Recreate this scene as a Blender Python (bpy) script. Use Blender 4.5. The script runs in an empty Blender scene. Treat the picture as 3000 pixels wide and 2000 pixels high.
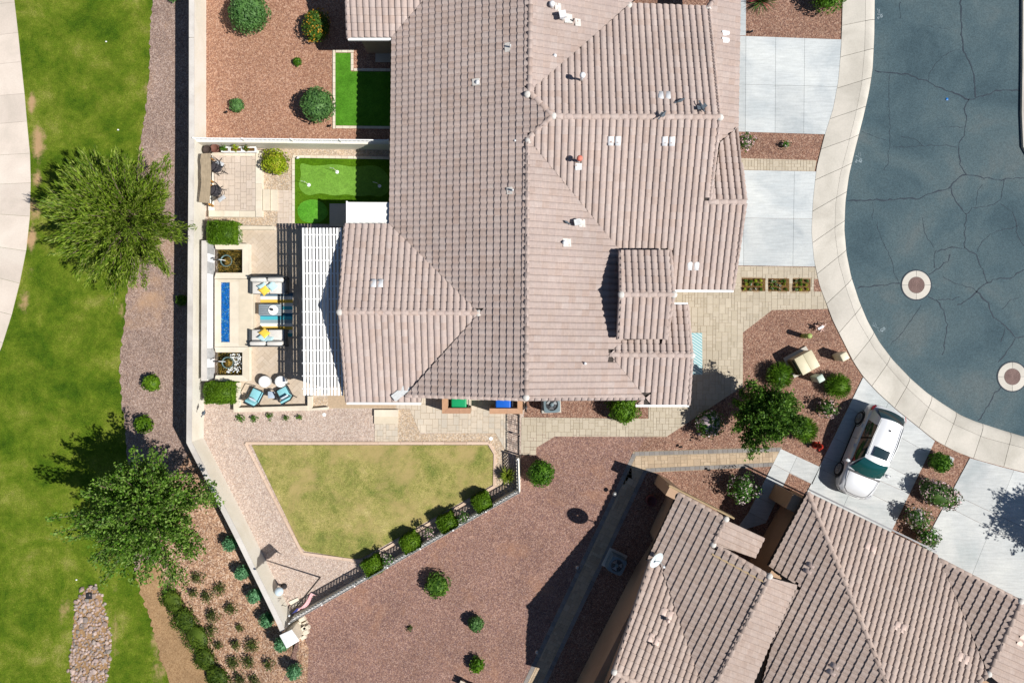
import bpy, bmesh, math, random
import numpy as np
from mathutils import Vector, Matrix
random.seed(7)
rng = np.random.default_rng(7)
scene = bpy.context.scene
C = scene.collection
PI = math.pi
# ---------------------------------------------------------------- camera, sky, sun, exposure
H = 100 / 3            # flying height in metres
S = 60.0               # photograph pixels per metre on the ground
cam = bpy.data.cameras.new('camera'); cam.lens = 24; cam.sensor_width = 36; cam.sensor_fit = 'HORIZONTAL'
cam.clip_end = 2000; cam.clip_start = 0.1
co = bpy.data.objects.new('camera', cam); co.location = (0, 0, H); C.objects.link(co); scene.camera = co
SUN_EL, SUN_AZ = math.radians(49.6), math.radians(107.5)    # azimuth clockwise from +Y
w = bpy.data.worlds.new('World'); scene.world = w; w.use_nodes = True
nt = w.node_tree; bg = nt.nodes['Background']
sky = nt.nodes.new('ShaderNodeTexSky'); sky.sky_type = 'NISHITA'; sky.sun_disc = False
sky.sun_elevation = SUN_EL; sky.sun_rotation = SUN_AZ; sky.air_density = 1.0; sky.dust_density = 0.3; sky.ozone_density = 4.0
nt.links.new(sky.outputs[0], bg.inputs[0]); bg.inputs[1].default_value = 0.05
sl = bpy.data.lights.new('sun', 'SUN'); sl.energy = 4.9; sl.angle = math.radians(0.55); sl.color = (1.0, 0.965, 0.915)
so = bpy.data.objects.new('sun', sl); C.objects.link(so); so.location = (20, -8, 60)
sd = Vector((math.sin(SUN_AZ) * math.cos(SUN_EL), math.cos(SUN_AZ) * math.cos(SUN_EL), math.sin(SUN_EL)))
so.rotation_euler = sd.to_track_quat('Z', 'Y').to_euler()
vs = scene.view_settings; vs.view_transform = 'Standard'; vs.look = 'None'; vs.gamma = 1; vs.use_curve_mapping = False
vs.exposure = 0.35
scene.cycles.max_bounces = 6; scene.cycles.diffuse_bounces = 3; scene.cycles.glossy_bounces = 3
scene.cycles.transmission_bounces = 4; scene.cycles.transparent_max_bounces = 8
# ---------------------------------------------------------------- helpers
def P(px, py, z=0.0):
    k = (H - z) / H
    return ((px - 1500) / S * k, (1000 - py) / S * k, z)
def PL(pts, z=0.0): return [P(x, y, z)[:2] for x, y in pts]
def lin(c): c /= 255.0; return c / 12.92 if c <= 0.04045 else ((c + 0.055) / 1.055) ** 2.4
def sc(r, g, b, k=1.32): return tuple(min(lin(x) / k, 0.9) for x in (r, g, b)) + (1.0,)
def tag(o, label=None, cat=None, group=None, kind=None):
    for k, v in (('label', label), ('category', cat), ('group', group), ('kind', kind)):
        if v: o[k] = v
    return o
def wpos(o):
    v = Vector((0, 0, 0))
    while o: v += o.location; o = o.parent
    return v
def thing(name, label, cat, loc=(0, 0, 0), rz=0.0, group=None, kind=None):
    o = bpy.data.objects.new(name, None); C.objects.link(o); o.location = loc; o.rotation_euler = (0, 0, rz)
    o.empty_display_size = 0.3
    return tag(o, label, cat, group, kind)
def mesh_obj(name, me, parent=None, loc=None, world=False):
    o = bpy.data.objects.new(name, me); C.objects.link(o)
    if parent: o.parent = parent
    if world and parent: o.location = -wpos(parent)
    if loc is not None: o.location = loc
    return o
def setattr_rnd(me, vals):
    a = me.attributes.new('rnd', 'FLOAT', 'FACE'); a.data.foreach_set('value', np.asarray(vals, dtype=np.float32))
class MB:
    def __init__(s): s.v = []; s.f = []; s.r = []
    def add(s, vs_, fs_, rnd=0.0):
        n = len(s.v); s.v += [tuple(q) for q in vs_]; s.f += [tuple(i + n for i in f) for f in fs_]; s.r += [rnd] * len(fs_); return s
    def box(s, c, d, rz=0.0, rnd=0.0, tilt=None):
        hx, hy, hz = d[0] / 2, d[1] / 2, d[2] / 2
        m = Matrix.Rotation(rz, 3, 'Z')
        if tilt is not None: m = m @ tilt
        vv = [Vector(c) + m @ Vector((x * hx, y * hy, z * hz)) for z in (-1, 1) for x, y in ((-1, -1), (1, -1), (1, 1), (-1, 1))]
        return s.add(vv, [(3, 2, 1, 0), (4, 5, 6, 7), (0, 1, 5, 4), (1, 2, 6, 5), (2, 3, 7, 6), (3, 0, 4, 7)], rnd)
    def prism(s, poly, z0, z1, rnd=0.0, bottom=False):
        poly = ccw(poly); n = len(poly)
        f0 = z0 if callable(z0) else (lambda x, y: z0); f1 = z1 if callable(z1) else (lambda x, y: z1)
        vv = [(x, y, f0(x, y)) for x, y in poly] + [(x, y, f1(x, y)) for x, y in poly]
        ff = [tuple(range(n, 2 * n))] + [(i, (i + 1) % n, n + (i + 1) % n, n + i) for i in range(n)]
        if bottom: ff.append(tuple(range(n - 1, -1, -1)))
        return s.add(vv, ff, rnd)
    def tube(s, pts, r, n=7, rnd=0.0, cap=True):
        pts = [Vector(p) for p in pts]; rs = r if isinstance(r, (list, tuple)) else [r] * len(pts)
        vv = []; ff = []
        for i, p in enumerate(pts):
            d = (pts[min(i + 1, len(pts) - 1)] - pts[max(i - 1, 0)]).normalized()
            a = d.cross(Vector((0, 0, 1)));  a = a if a.length > 1e-3 else d.cross(Vector((1, 0, 0)))
            a.normalize(); b = d.cross(a)
            vv += [p + (a * math.cos(t) + b * math.sin(t)) * rs[i] for t in (2 * PI * k / n for k in range(n))]
        for i in range(len(pts) - 1):
            for k in range(n): ff.append((i * n + k, i * n + (k + 1) % n, (i + 1) * n + (k + 1) % n, (i + 1) * n + k))
        if cap: ff += [tuple(range(n - 1, -1, -1)), tuple(range((len(pts) - 1) * n, len(pts) * n))]
        return s.add(vv, ff, rnd)
    def lathe(s, prof, c=(0, 0, 0), n=20, rnd=0.0, sx=1.0, sy=1.0):
        vv = []; ff = []
        for r, z in prof: vv += [(c[0] + r * sx * math.cos(2 * PI * k / n), c[1] + r * sy * math.sin(2 * PI * k / n), c[2] + z) for k in range(n)]
        for i in range(len(prof) - 1):
            for k in range(n): ff.append((i * n + k, i * n + (k + 1) % n, (i + 1) * n + (k + 1) % n, (i + 1) * n + k))
        ff += [tuple(range(n - 1, -1, -1)), tuple(range((len(prof) - 1) * n, len(prof) * n))]
        return s.add(vv, ff, rnd)
    def build(s, name, mat, parent=None, smooth=False, world=False, loc=None, bevel=0.0):
        me = bpy.data.meshes.new(name); me.from_pydata(s.v, [], s.f); me.materials.append(mat)
        if bevel:
            bm = bmesh.new(); bm.from_mesh(me); bmesh.ops.remove_doubles(bm, verts=bm.verts, dist=1e-5)
            bmesh.ops.bevel(bm, geom=list(bm.edges), offset=bevel, segments=2, affect='EDGES', clamp_overlap=True, profile=0.5)
            bm.to_mesh(me); bm.free()
        else: setattr_rnd(me, s.r)
        if smooth: me.polygons.foreach_set('use_smooth', [True] * len(me.polygons))
        me.update()
        return mesh_obj(name, me, parent, loc, world)
def area2(p): return sum(p[i][0] * p[(i + 1) % len(p)][1] - p[(i + 1) % len(p)][0] * p[i][1] for i in range(len(p)))
def ccw(p): return list(p) if area2(p) > 0 else list(reversed(p))
def clip_half(poly, a, b, off=0.0):
    """keep the part of poly to the left of the line a->b, off metres away from it"""
    dx, dy = b[0] - a[0], b[1] - a[1]; L = math.hypot(dx, dy); nx, ny = -dy / L, dx / L
    out = []
    for i in range(len(poly)):
        p, q = poly[i], poly[(i + 1) % len(poly)]
        dp = (p[0] - a[0]) * nx + (p[1] - a[1]) * ny - off; dq = (q[0] - a[0]) * nx + (q[1] - a[1]) * ny - off
        if dp >= 0: out.append(p)
        if dp * dq < 0:
            t = dp / (dp - dq); out.append(tuple(p[k] + (q[k] - p[k]) * t for k in range(len(p))))
    return out
def inpoly(x, y, poly):
    c = False; j = len(poly) - 1
    for i in range(len(poly)):
        xi, yi = poly[i][0], poly[i][1]; xj, yj = poly[j][0], poly[j][1]
        if (yi > y) != (yj > y) and x < (xj - xi) * (y - yi) / (yj - yi) + xi: c = not c
        j = i
    return c
def clean(p, e=1e-4):
    out = []
    for q in p:
        if not out or abs(q[0] - out[-1][0]) + abs(q[1] - out[-1][1]) > e: out.append(q)
    if len(out) > 1 and abs(out[0][0] - out[-1][0]) + abs(out[0][1] - out[-1][1]) < e: out.pop()
    return out
def rough(px, amp=4.0, step=9.0, seed=1):
    rd = random.Random(seed); out = []
    for (ax, ay), (bx, by) in zip(px, px[1:]):
        n = max(1, int(math.hypot(bx - ax, by - ay) / step))
        for k in range(n): t = k / n; out.append((ax + (bx - ax) * t + rd.uniform(-amp, amp), ay + (by - ay) * t + rd.uniform(-amp, amp) * .5))
    return out + [px[-1]]
# ground outside the west wall is three quarters of a metre lower and rises again around its south end
EX, EY = P(850, 1850)[:2]
WALL_PX = [(604.5,-400),(604,420),(600,900),(597,1282),(734,1550),(851,1790),(860,1812)]
WALL_XY = [P(x, y)[:2] for x, y in WALL_PX]
def gz(x, y):
    if y >= WALL_XY[-1][1]:
        for (ax, ay), (bx, by) in zip(WALL_XY, WALL_XY[1:]):
            if by <= y <= ay:
                if x > ax + (bx - ax) * (ay - y) / (ay - by) - 0.04: return 0.0
    a = math.degrees(math.atan2(y - EY, x - EX)) % 360
    if y >= WALL_XY[-1][1] and x < EX + 0.3: a = min(max(a, 117), 200)
    if a < 30: a += 360
    if a < 117: return 0.0
    t = min(max((a - 160) / 140, 0), 1); t = t * t * (3 - 2 * t)
    return -0.75 * (1 - t)
def G(px, py, dz=0.0):
    """a point on the ground that shows at this place of the photograph"""
    z = 0.0
    for _ in range(6): x, y, _z = P(px, py, z); z = gz(x, y)
    return (x, y, z + dz)
def sheet(name, px, mat, dz, label=None, cat=None, step=None, flat=True, bare=None, kind='structure', parent=None, thick=0.0):
    """a ground sheet given by photograph pixels; step cuts it into a grid so that it can follow the ground"""
    pts = [P(x, y, 0)[:2] if flat else G(x, y)[:2] for x, y in px]
    pts = ccw(pts); me = bpy.data.meshes.new(name); bm = bmesh.new()
    bm.faces.new([bm.verts.new((x, y, 0)) for x, y in pts])
    if step:
        xs = [p[0] for p in pts]; ys = [p[1] for p in pts]
        x = min(xs) + step
        while x < max(xs): bmesh.ops.bisect_plane(bm, geom=bm.verts[:] + bm.edges[:] + bm.faces[:], plane_co=(x, 0, 0), plane_no=(1, 0, 0)); x += step
        y = min(ys) + step
        while y < max(ys): bmesh.ops.bisect_plane(bm, geom=bm.verts[:] + bm.edges[:] + bm.faces[:], plane_co=(0, y, 0), plane_no=(0, 1, 0)); y += step
        bmesh.ops.triangulate(bm, faces=[f for f in bm.faces if len(f.verts) > 4])
    for v in bm.verts: v.co.z = (0.0 if flat else gz(v.co.x, v.co.y)) + dz
    if thick:
        r = bmesh.ops.extrude_face_region(bm, geom=bm.faces[:])
        for v in [e for e in r['geom'] if isinstance(e, bmesh.types.BMVert)]: v.co.z -= thick
        bmesh.ops.recalc_face_normals(bm, faces=bm.faces[:])
    bm.to_mesh(me); bm.free(); me.materials.append(mat)
    if bare:
        at = me.attributes.new('bare', 'FLOAT', 'POINT')
        bl = [(G(x, y)[:2], rx / S, ry / S, a) for x, y, rx, ry, a in bare]
        vals = []
        for v in me.vertices:
            m = 0.0
            for c, rx, ry, a in bl:
                d = math.hypot((v.co.x - c[0]) / rx, (v.co.y - c[1]) / ry); m = max(m, a * max(0, 1.25 - d))
            vals.append(min(m, 1.0))
        at.data.foreach_set('value', vals)
    o = mesh_obj(name, me, parent)
    return tag(o, label, cat, None, kind)
# ---------------------------------------------------------------- materials
def mat(name):
    m = bpy.data.materials.new(name); m.use_nodes = True; t = m.node_tree; b = t.nodes['Principled BSDF']
    return m, t, b
def N(t, typ, **kw):
    n = t.nodes.new('ShaderNode' + typ)
    for k, v in kw.items():
        if k.startswith('i_'): n.inputs[k[2:].replace('_', ' ')].default_value = v
        else: setattr(n, k, v)
    return n
def ramp(t, fac, cols, const=False, lo=0.0, hi=1.0):
    r = t.nodes.new('ShaderNodeValToRGB'); e = r.color_ramp.elements
    if const: r.color_ramp.interpolation = 'CONSTANT'
    n = len(cols)
    while len(e) < n: e.new(0.5)
    for i, c in enumerate(cols):
        e[i].position = lo + (hi - lo) * (i / n if const else i / max(n - 1, 1)); e[i].color = c
    t.links.new(fac, r.inputs[0]); return r.outputs[0]
def mixc(t, fac, a, b, mode='MIX'):
    n = N(t, 'Mix', data_type='RGBA', blend_type=mode)
    for s_, v in ((0, fac), (6, a), (7, b)):
        if hasattr(v, 'is_linked') or isinstance(v, bpy.types.NodeSocket): t.links.new(v, n.inputs[s_])
        else: n.inputs[s_].default_value = v
    return n.outputs[2]
def mth(t, op, a, b=None):
    n = N(t, 'Math', operation=op)
    for i, v in enumerate((a, b)):
        if v is None: continue
        if isinstance(v, bpy.types.NodeSocket): t.links.new(v, n.inputs[i])
        else: n.inputs[i].default_value = v
    return n.outputs[0]
def pos(t): return N(t, 'NewGeometry').outputs['Position']
def noise(t, scale, detail=4.0, rough=0.55, vec=None, dist=0.0):
    n = N(t, 'TexNoise'); n.inputs['Scale'].default_value = scale; n.inputs['Detail'].default_value = detail
    n.inputs['Roughness'].default_value = rough; n.inputs['Distortion'].default_value = dist
    t.links.new(vec if vec else pos(t), n.inputs['Vector']); return n.outputs[0]
def voro(t, scale, out='Color', vec=None):
    n = N(t, 'TexVoronoi'); n.inputs['Scale'].default_value = scale
    t.links.new(vec if vec else pos(t), n.inputs['Vector']); return n.outputs[out]
def rnd(t):
    a = N(t, 'Attribute', attribute_name='rnd'); o = N(t, 'ObjectInfo')
    return mth(t, 'FRACT', mth(t, 'ADD', a.outputs['Fac'], o.outputs['Random']))
def sep(t, col):
    s = N(t, 'SeparateColor'); t.links.new(col, s.inputs[0]); return s.outputs[0]
def bright(t, col, fac, lo, hi):
    mr = N(t, 'MapRange'); t.links.new(fac, mr.inputs[0]); mr.inputs[1].default_value = 0.3; mr.inputs[2].default_value = 0.7
    mr.inputs[3].default_value = lo; mr.inputs[4].default_value = hi
    n = N(t, 'VectorMath', operation='SCALE'); t.links.new(col, n.inputs[0]); t.links.new(mr.outputs[0], n.inputs['Scale']); return n.outputs[0]
def bump(t, b, hgt, strength, dist=0.02):
    n = N(t, 'Bump'); n.inputs['Strength'].default_value = strength; n.inputs['Distance'].default_value = dist
    t.links.new(hgt, n.inputs['Height']); t.links.new(n.outputs[0], b.inputs['Normal'])
def plain(name, col, rough=0.6, metal=0.0, var=0.12, scale=6.0, bmp=0.0, spec=0.3):
    m, t, b = mat(name)
    n = noise(t, scale, 5)
    t.links.new(bright(t, mixc(t, 0.0, col, col), n, 1 - var, 1 + var), b.inputs['Base Color'])
    b.inputs['Roughness'].default_value = rough; b.inputs['Metallic'].default_value = metal; b.inputs['Specular IOR Level'].default_value = spec
    if bmp: bump(t, b, noise(t, scale * 12, 4), bmp, 0.01)
    return m
def gravel(name, cols, scale=17.0, low=0.16, lows=0.55, patch=None, bs=0.4):
    m, t, b = mat(name); p = pos(t)
    c = ramp(t, sep(t, voro(t, scale, 'Color', p)), cols, True)
    c2 = ramp(t, sep(t, voro(t, scale * 1.7, 'Color', p)), cols, True)
    c = mixc(t, 0.35, c, c2)
    c = bright(t, c, noise(t, lows, 5, 0.6, p), 1 - low, 1 + low)
    c = bright(t, c, noise(t, 5.0, 3, 0.6, p), 0.9, 1.1)
    if patch:
        f = N(t, 'MapRange'); t.links.new(noise(t, 0.33, 5, 0.65, p, 0.4), f.inputs[0]); f.inputs[1].default_value = 0.55; f.inputs[2].default_value = 0.72; f.inputs[4].default_value = 0.75
        c = mixc(t, f.outputs[0], c, patch)
    t.links.new(c, b.inputs['Base Color']); b.inputs['Roughness'].default_value = 0.95; b.inputs['Specular IOR Level'].default_value = 0.15
    bump(t, b, voro(t, scale, 'Distance', p), bs, 0.03); return m
def turf(name, cols, low=0.35, dirt=None, fine=22.0, stripes=False, patch=None, bs=0.5):
    m, t, b = mat(name); p = pos(t)
    f = mth(t, 'ADD', mth(t, 'MULTIPLY', noise(t, low, 6, 0.66, p, 0.3), 0.55), mth(t, 'MULTIPLY', noise(t, fine, 4, 0.75, p), 0.45))
    c = ramp(t, f, cols, False, 0.36, 0.64)
    c = bright(t, c, sep(t, voro(t, fine * 1.3, 'Color', p)), 0.9, 1.1)
    c = bright(t, c, noise(t, 3.2, 4, 0.7, p), 0.86, 1.14)
    c = bright(t, c, noise(t, 13, 3, 0.8, p), 0.78, 1.22)
    if patch:
        g = N(t, 'MapRange'); t.links.new(noise(t, 0.5, 6, 0.7, p, 0.5), g.inputs[0]); g.inputs[1].default_value = 0.47; g.inputs[2].default_value = 0.66; g.inputs[4].default_value = 0.85
        c = mixc(t, g.outputs[0], c, patch)
    if dirt:
        a = N(t, 'Attribute', attribute_name='bare').outputs['Fac']
        g = N(t, 'MapRange', interpolation_type='SMOOTHSTEP'); t.links.new(mth(t, 'ADD', a, mth(t, 'MULTIPLY', noise(t, 1.7, 7, 0.78, p), 1.5)), g.inputs[0])
        g.inputs[1].default_value = 0.95; g.inputs[2].default_value = 1.5
        c = mixc(t, g.outputs[0], c, mixc(t, noise(t, 8, 4, 0.7, p), dirt[0], dirt[1]))
    t.links.new(c, b.inputs['Base Color']); b.inputs['Roughness'].default_value = 1.0; b.inputs['Specular IOR Level'].default_value = 0.08
    bump(t, b, noise(t, fine * 2.5, 4, 0.8, p), bs, 0.05); return m
def concrete(name, cols, stain=0.1, lows=0.45, streak=None, var=0.05, bs=0.15):
    m, t, b = mat(name); p = pos(t)
    vec = p
    c = ramp(t, noise(t, lows, 6, 0.6, p, 0.6), cols, False, 0.35, 0.65)
    if streak is not None:
        mp = N(t, 'Mapping'); mp.inputs['Rotation'].default_value = (0, 0, streak); mp.inputs['Scale'].default_value = (1.1, 9, 1); t.links.new(p, mp.inputs[0])
        c = bright(t, c, noise(t, 1.2, 5, 0.6, mp.outputs[0]), 1 - stain, 1 + stain * 0.6)
    c = bright(t, c, noise(t, 14, 5, 0.7, p), 0.94, 1.06)
    c = bright(t, c, rnd(t), 1 - var, 1 + var)
    sp = N(t, 'MapRange'); t.links.new(noise(t, 2.3, 7, 0.72, p), sp.inputs[0]); sp.inputs[1].default_value = 0.62; sp.inputs[2].default_value = 0.8; sp.inputs[4].default_value = stain * 2.2
    c = mixc(t, sp.outputs[0], c, (0.16, 0.14, 0.12, 1))
    t.links.new(c, b.inputs['Base Color']); b.inputs['Roughness'].default_value = 0.85; b.inputs['Specular IOR Level'].default_value = 0.25
    bump(t, b, noise(t, 60, 4, 0.7, p), bs, 0.01); return m
def pieces(name, cols, grain=10.0, gr=0.1, rough=0.85, specks=0.0, streak=None, bs=0.25, lows=None):
    """tiles, bricks, pavers: every piece takes its own tone"""
    m, t, b = mat(name); p = pos(t)
    c = ramp(t, rnd(t), cols, False)
    if streak is not None:
        mp = N(t, 'Mapping'); mp.inputs['Rotation'].default_value = (0, 0, streak); mp.inputs['Scale'].default_value = (24, 2.2, 2.2); t.links.new(p, mp.inputs[0])
        c = bright(t, c, noise(t, 1.0, 4, 0.6, mp.outputs[0]), 1 - gr, 1 + gr)
    c = bright(t, c, noise(t, grain, 5, 0.65, p), 1 - gr, 1 + gr)
    if lows: c = bright(t, c, noise(t, lows, 4, 0.6, p), 0.92, 1.08)
    if specks:
        f = N(t, 'MapRange'); t.links.new(noise(t, 7.5, 6, 0.8, p), f.inputs[0]); f.inputs[1].default_value = 0.63; f.inputs[2].default_value = 0.69
        g = N(t, 'MapRange'); t.links.new(noise(t, 0.35, 3, 0.6, p), g.inputs[0]); g.inputs[1].default_value = 0.42; g.inputs[2].default_value = 0.6; g.inputs[4].default_value = specks
        c = mixc(t, mth(t, 'MULTIPLY', f.outputs[0], g.outputs[0]), c, (0.72, 0.7, 0.66, 1))
    t.links.new(c, b.inputs['Base Color']); b.inputs['Roughness'].default_value = rough; b.inputs['Specular IOR Level'].default_value = 0.25
    bump(t, b, noise(t, 45, 4, 0.7, p), bs, 0.01); return m
def foliage(name, cols, tr=0.35, flower=None, amount=0.0, rough=0.55):
    m, t, b = mat(name); r = rnd(t)
    c = ramp(t, r, cols, False)
    c = bright(t, c, noise(t, 1.6, 3, 0.6), 1.15, 1.65)
    if flower:
        f = mth(t, 'GREATER_THAN', r, 1 - amount); c = mixc(t, f, c, flower)
    t.links.new(c, b.inputs['Base Color']); b.inputs['Roughness'].default_value = rough; b.inputs['Specular IOR Level'].default_value = 0.25
    tl = N(t, 'BsdfTranslucent'); t.links.new(c, tl.inputs[0]); mx = N(t, 'MixShader'); mx.inputs[0].default_value = tr
    t.links.new(b.outputs[0], mx.inputs[1]); t.links.new(tl.outputs[0], mx.inputs[2])
    t.links.new(mx.outputs[0], t.nodes['Material Output'].inputs[0]); return m
def glass_dark(name, col, rough=0.05):
    m, t, b = mat(name); b.inputs['Base Color'].default_value = col; b.inputs['Roughness'].default_value = rough
    b.inputs['Specular IOR Level'].default_value = 0.8; b.inputs['Coat Weight'].default_value = 0.6; b.inputs['Coat Roughness'].default_value = 0.03; return m
M = {}
M['gravel_out'] = gravel('pink_grey_gravel', [sc(122,98,88), sc(178,154,140), sc(152,130,120), sc(202,180,166), sc(134,114,108), sc(166,138,120)], 24, 0.14, 0.8, sc(196,160,128))
M['gravel_brown'] = gravel('brown_gravel', [sc(144,100,78), sc(190,146,118), sc(168,124,100), sc(214,176,150), sc(134,96,84), sc(178,134,108)], 24, 0.09, 0.6)
M['gravel_south'] = gravel('purple_brown_gravel', [sc(112,84,78), sc(166,130,114), sc(140,108,96), sc(190,158,142), sc(122,96,96), sc(152,116,98)], 24, 0.12, 0.5, sc(176,132,104))
M['gravel_front'] = gravel('red_brown_gravel', [sc(112,80,66), sc(166,130,110), sc(142,106,90), sc(196,164,142), sc(108,82,76), sc(156,116,96)], 24, 0.12, 0.7)
M['gravel_light'] = gravel('pale_pink_gravel', [sc(166,145,132), sc(214,195,180), sc(194,173,159), sc(230,214,200), sc(178,158,148), sc(206,180,160)], 24, 0.06, 0.6)
M['gravel_mix'] = gravel('mixed_pebbles', [sc(168,148,126), sc(220,200,174), sc(196,174,148), sc(232,214,192), sc(178,164,150), sc(204,174,140)], 21, 0.08, 0.7)
M['gravel_bed'] = gravel('orange_brown_mulch_gravel', [sc(132,96,74), sc(204,166,134), sc(174,136,108), sc(228,200,174), sc(122,92,80), sc(190,148,116)], 18, 0.14, 0.6)
M['soil'] = gravel('planting_soil', [sc(108,82,50), sc(140,110,66), sc(90,66,42), sc(126,96,60)], 20, 0.1, 0.8)
M['dirt'] = gravel('bare_dirt', [sc(165,132,96), sc(182,150,112), sc(150,118,84), sc(172,140,102)], 20, 0.12, 0.7)
M['pebbles'] = gravel('pond_pebbles', [sc(96,78,34), sc(150,122,52), sc(70,58,26), sc(176,140,70), sc(60,62,30), sc(120,96,40)], 11, 0.25, 1.8)
M['firemedia'] = gravel('blue_fire_glass', [sc(8,84,140), sc(12,106,170), sc(5,70,124), sc(130,190,215), sc(10,95,155), sc(6,76,132), sc(14,116,180), sc(8,88,146)], 26, 0.08, 1.5)
M['lawn'] = turf('golf_lawn', [sc(46,78,12), sc(74,102,20), sc(98,120,28), sc(124,136,46), sc(158,154,86)], 0.6, (sc(205,172,132), sc(180,146,104)), 24)
M['dry_lawn'] = turf('dry_back_lawn', [sc(100,120,54), sc(132,138,70), sc(158,154,86), sc(180,168,104), sc(198,182,126)], 0.75, None, 26, patch=sc(190,168,114))
M['fake_turf'] = turf('artificial_turf', [sc(70,126,30), sc(84,142,38), sc(98,156,48)], 0.8, None, 30)
M['fringe_turf'] = turf('putting_fringe_turf', [sc(66,104,12), sc(82,122,18), sc(96,134,26)], 0.8, None, 26)
M['green_turf'] = turf('putting_green_turf', [sc(108,154,54), sc(118,164,62), sc(128,172,72)], 0.5, None, 40, bs=0.15)
M['chip_turf'] = turf('bright_chipping_turf', [sc(76,146,36), sc(94,164,48), sc(110,178,60)], 0.9, None, 26)
M['path_concrete'] = concrete('cart_path_concrete', [sc(212,200,186), sc(226,212,198), sc(234,222,208)], 0.08, 0.4)
M['walk_concrete'] = concrete('sidewalk_concrete', [sc(196,190,178), sc(210,204,192), sc(220,213,201)], 0.1, 0.5)
M['drive_concrete'] = concrete('driveway_concrete', [sc(192,199,201), sc(208,213,213), sc(218,222,220)], 0.13, 0.4, 0.02)
M['drive_concrete_turned'] = concrete('neighbour_driveway_concrete', [sc(190,196,196), sc(206,209,208), sc(216,218,215)], 0.13, 0.4, 1.1)
M['cap_stone'] = pieces('cream_cap_stone', [sc(226,212,188), sc(238,228,208), sc(232,218,196)], 4, 0.05, lows=1.2)
M['stucco'] = concrete('cream_stucco', [sc(236,228,210), sc(243,236,220), sc(247,242,230)], 0.04, 0.6)
M['wall_cap'] = concrete('wall_cap_grey', [sc(205,198,190), sc(218,212,204), sc(226,220,212)], 0.06, 0.9)
M['house_stucco'] = concrete('house_stucco', [sc(170,146,122), sc(178,154,130), sc(184,160,136)], 0.03, 0.5)
M['neighbour_stucco'] = concrete('neighbour_stucco', [(0.36,0.235,0.15,1), (0.4,0.265,0.17,1), (0.43,0.29,0.19,1)], 0.03, 0.5)
M['white'] = plain('white_paint', (0.84, 0.84, 0.82, 1), 0.5, var=0.03)
M['white_flat'] = concrete('white_flat_roof', [sc(236,236,228), sc(244,244,238), sc(248,248,244)], 0.05, 0.8)
M['white_wall'] = concrete('white_ledger_stone', [(0.72,0.72,0.72,1), (0.8,0.8,0.8,1), (0.84,0.84,0.84,1)], 0.05, 2.5, 1.57)
M['grey_panel'] = concrete('grey_panel_stone', [sc(182,182,182), sc(196,196,196), sc(208,208,208)], 0.06, 3.0, 1.57)
M['black_metal'] = plain('black_metal', (0.012, 0.012, 0.014, 1), 0.45, 0.3, 0.1)
M['dark_metal'] = plain('dark_grey_metal', (0.045, 0.045, 0.05, 1), 0.4, 0.4, 0.1)
M['grey_metal'] = plain('grey_metal', (0.35, 0.36, 0.36, 1), 0.4, 0.6, 0.08)
M['galv'] = plain('galvanised_flashing', (0.62, 0.63, 0.62, 1), 0.45, 0.2, 0.12, 9)
M['vent_grey'] = plain('pale_grey_vent', (0.7, 0.71, 0.72, 1), 0.5, 0.0, 0.05)
M['vent_pink'] = plain('pale_pink_vent', sc(238,212,198), 0.6, 0.0, 0.05)
M['orange_cap'] = plain('orange_cap', sc(232,132,112), 0.6)
M['asphalt'] = None
M['sealer'] = plain('crack_sealer', sc(46,58,70), 0.75, 0, 0.15, 9)
M['chalk'] = plain('faded_white_spray_paint', sc(150,166,172), 0.9, 0, 0.25, 30)
def asphalt():
    m, t, b = mat('asphalt'); p = pos(t)
    c = ramp(t, noise(t, 0.28, 6, 0.6, p, 0.5), [sc(68,88,96), sc(78,98,105), sc(87,105,110), sc(99,111,113)], False, 0.34, 0.68)
    c = bright(t, c, sep(t, voro(t, 30, 'Color', p)), 0.86, 1.14)
    c = bright(t, c, noise(t, 9, 4, 0.8, p), 0.9, 1.1)
    f = N(t, 'MapRange'); t.links.new(noise(t, 16, 3, 0.8, p), f.inputs[0]); f.inputs[1].default_value = 0.76; f.inputs[2].default_value = 0.8; f.inputs[4].default_value = 0.5
    c = mixc(t, f.outputs[0], c, sc(190,195,195))
    t.links.new(c, b.inputs['Base Color']); b.inputs['Roughness'].default_value = 0.9; b.inputs['Specular IOR Level'].default_value = 0.2
    bump(t, b, voro(t, 45, 'Distance', p), 0.5, 0.01); return m
M['asphalt'] = asphalt()
TILE = [sc(186,165,154), sc(190,171,161), sc(193,175,166), sc(189,171,163), sc(191,173,164), sc(195,179,171)]
M['tile'] = pieces('roof_tile_clay', TILE, 9, 0.08, 0.8, 0.75, 0.0, 0.3, 0.4)
TILE2 = [sc(180,160,148), sc(184,165,153), sc(188,170,159), sc(182,163,152)]
M['tile2'] = pieces('neighbour_roof_tile_clay', TILE2, 9, 0.08, 0.8, 0.5, 1.1, 0.3, 0.4)
M['deck'] = plain('roof_underlay', (0.05, 0.04, 0.035, 1), 0.9)
M['mortar'] = plain('white_mortar', sc(225,220,212), 0.9, 0, 0.15, 10, 0.4)
M['paver'] = pieces('tan_paver', [sc(190,178,156), sc(200,188,166), sc(206,194,173), sc(194,182,161), sc(203,191,170)], 12, 0.06, lows=0.5)
M['paver_joint'] = plain('paver_joint_sand', sc(182,164,138), 0.95, 0, 0.15, 12)
M['patio_paver'] = pieces('patio_brick', [sc(204,186,164), sc(211,193,171), sc(215,198,178), sc(207,190,168)], 10, 0.05, lows=0.5)
M['patio_joint'] = plain('patio_joint_sand', sc(196,172,144), 0.95, 0, 0.12, 12)
M['slab_paver'] = pieces('blended_slab_paver', [sc(208,195,176), sc(218,203,182), sc(204,194,178), sc(222,208,188), sc(212,198,178)], 10, 0.05, lows=0.6)
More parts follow.
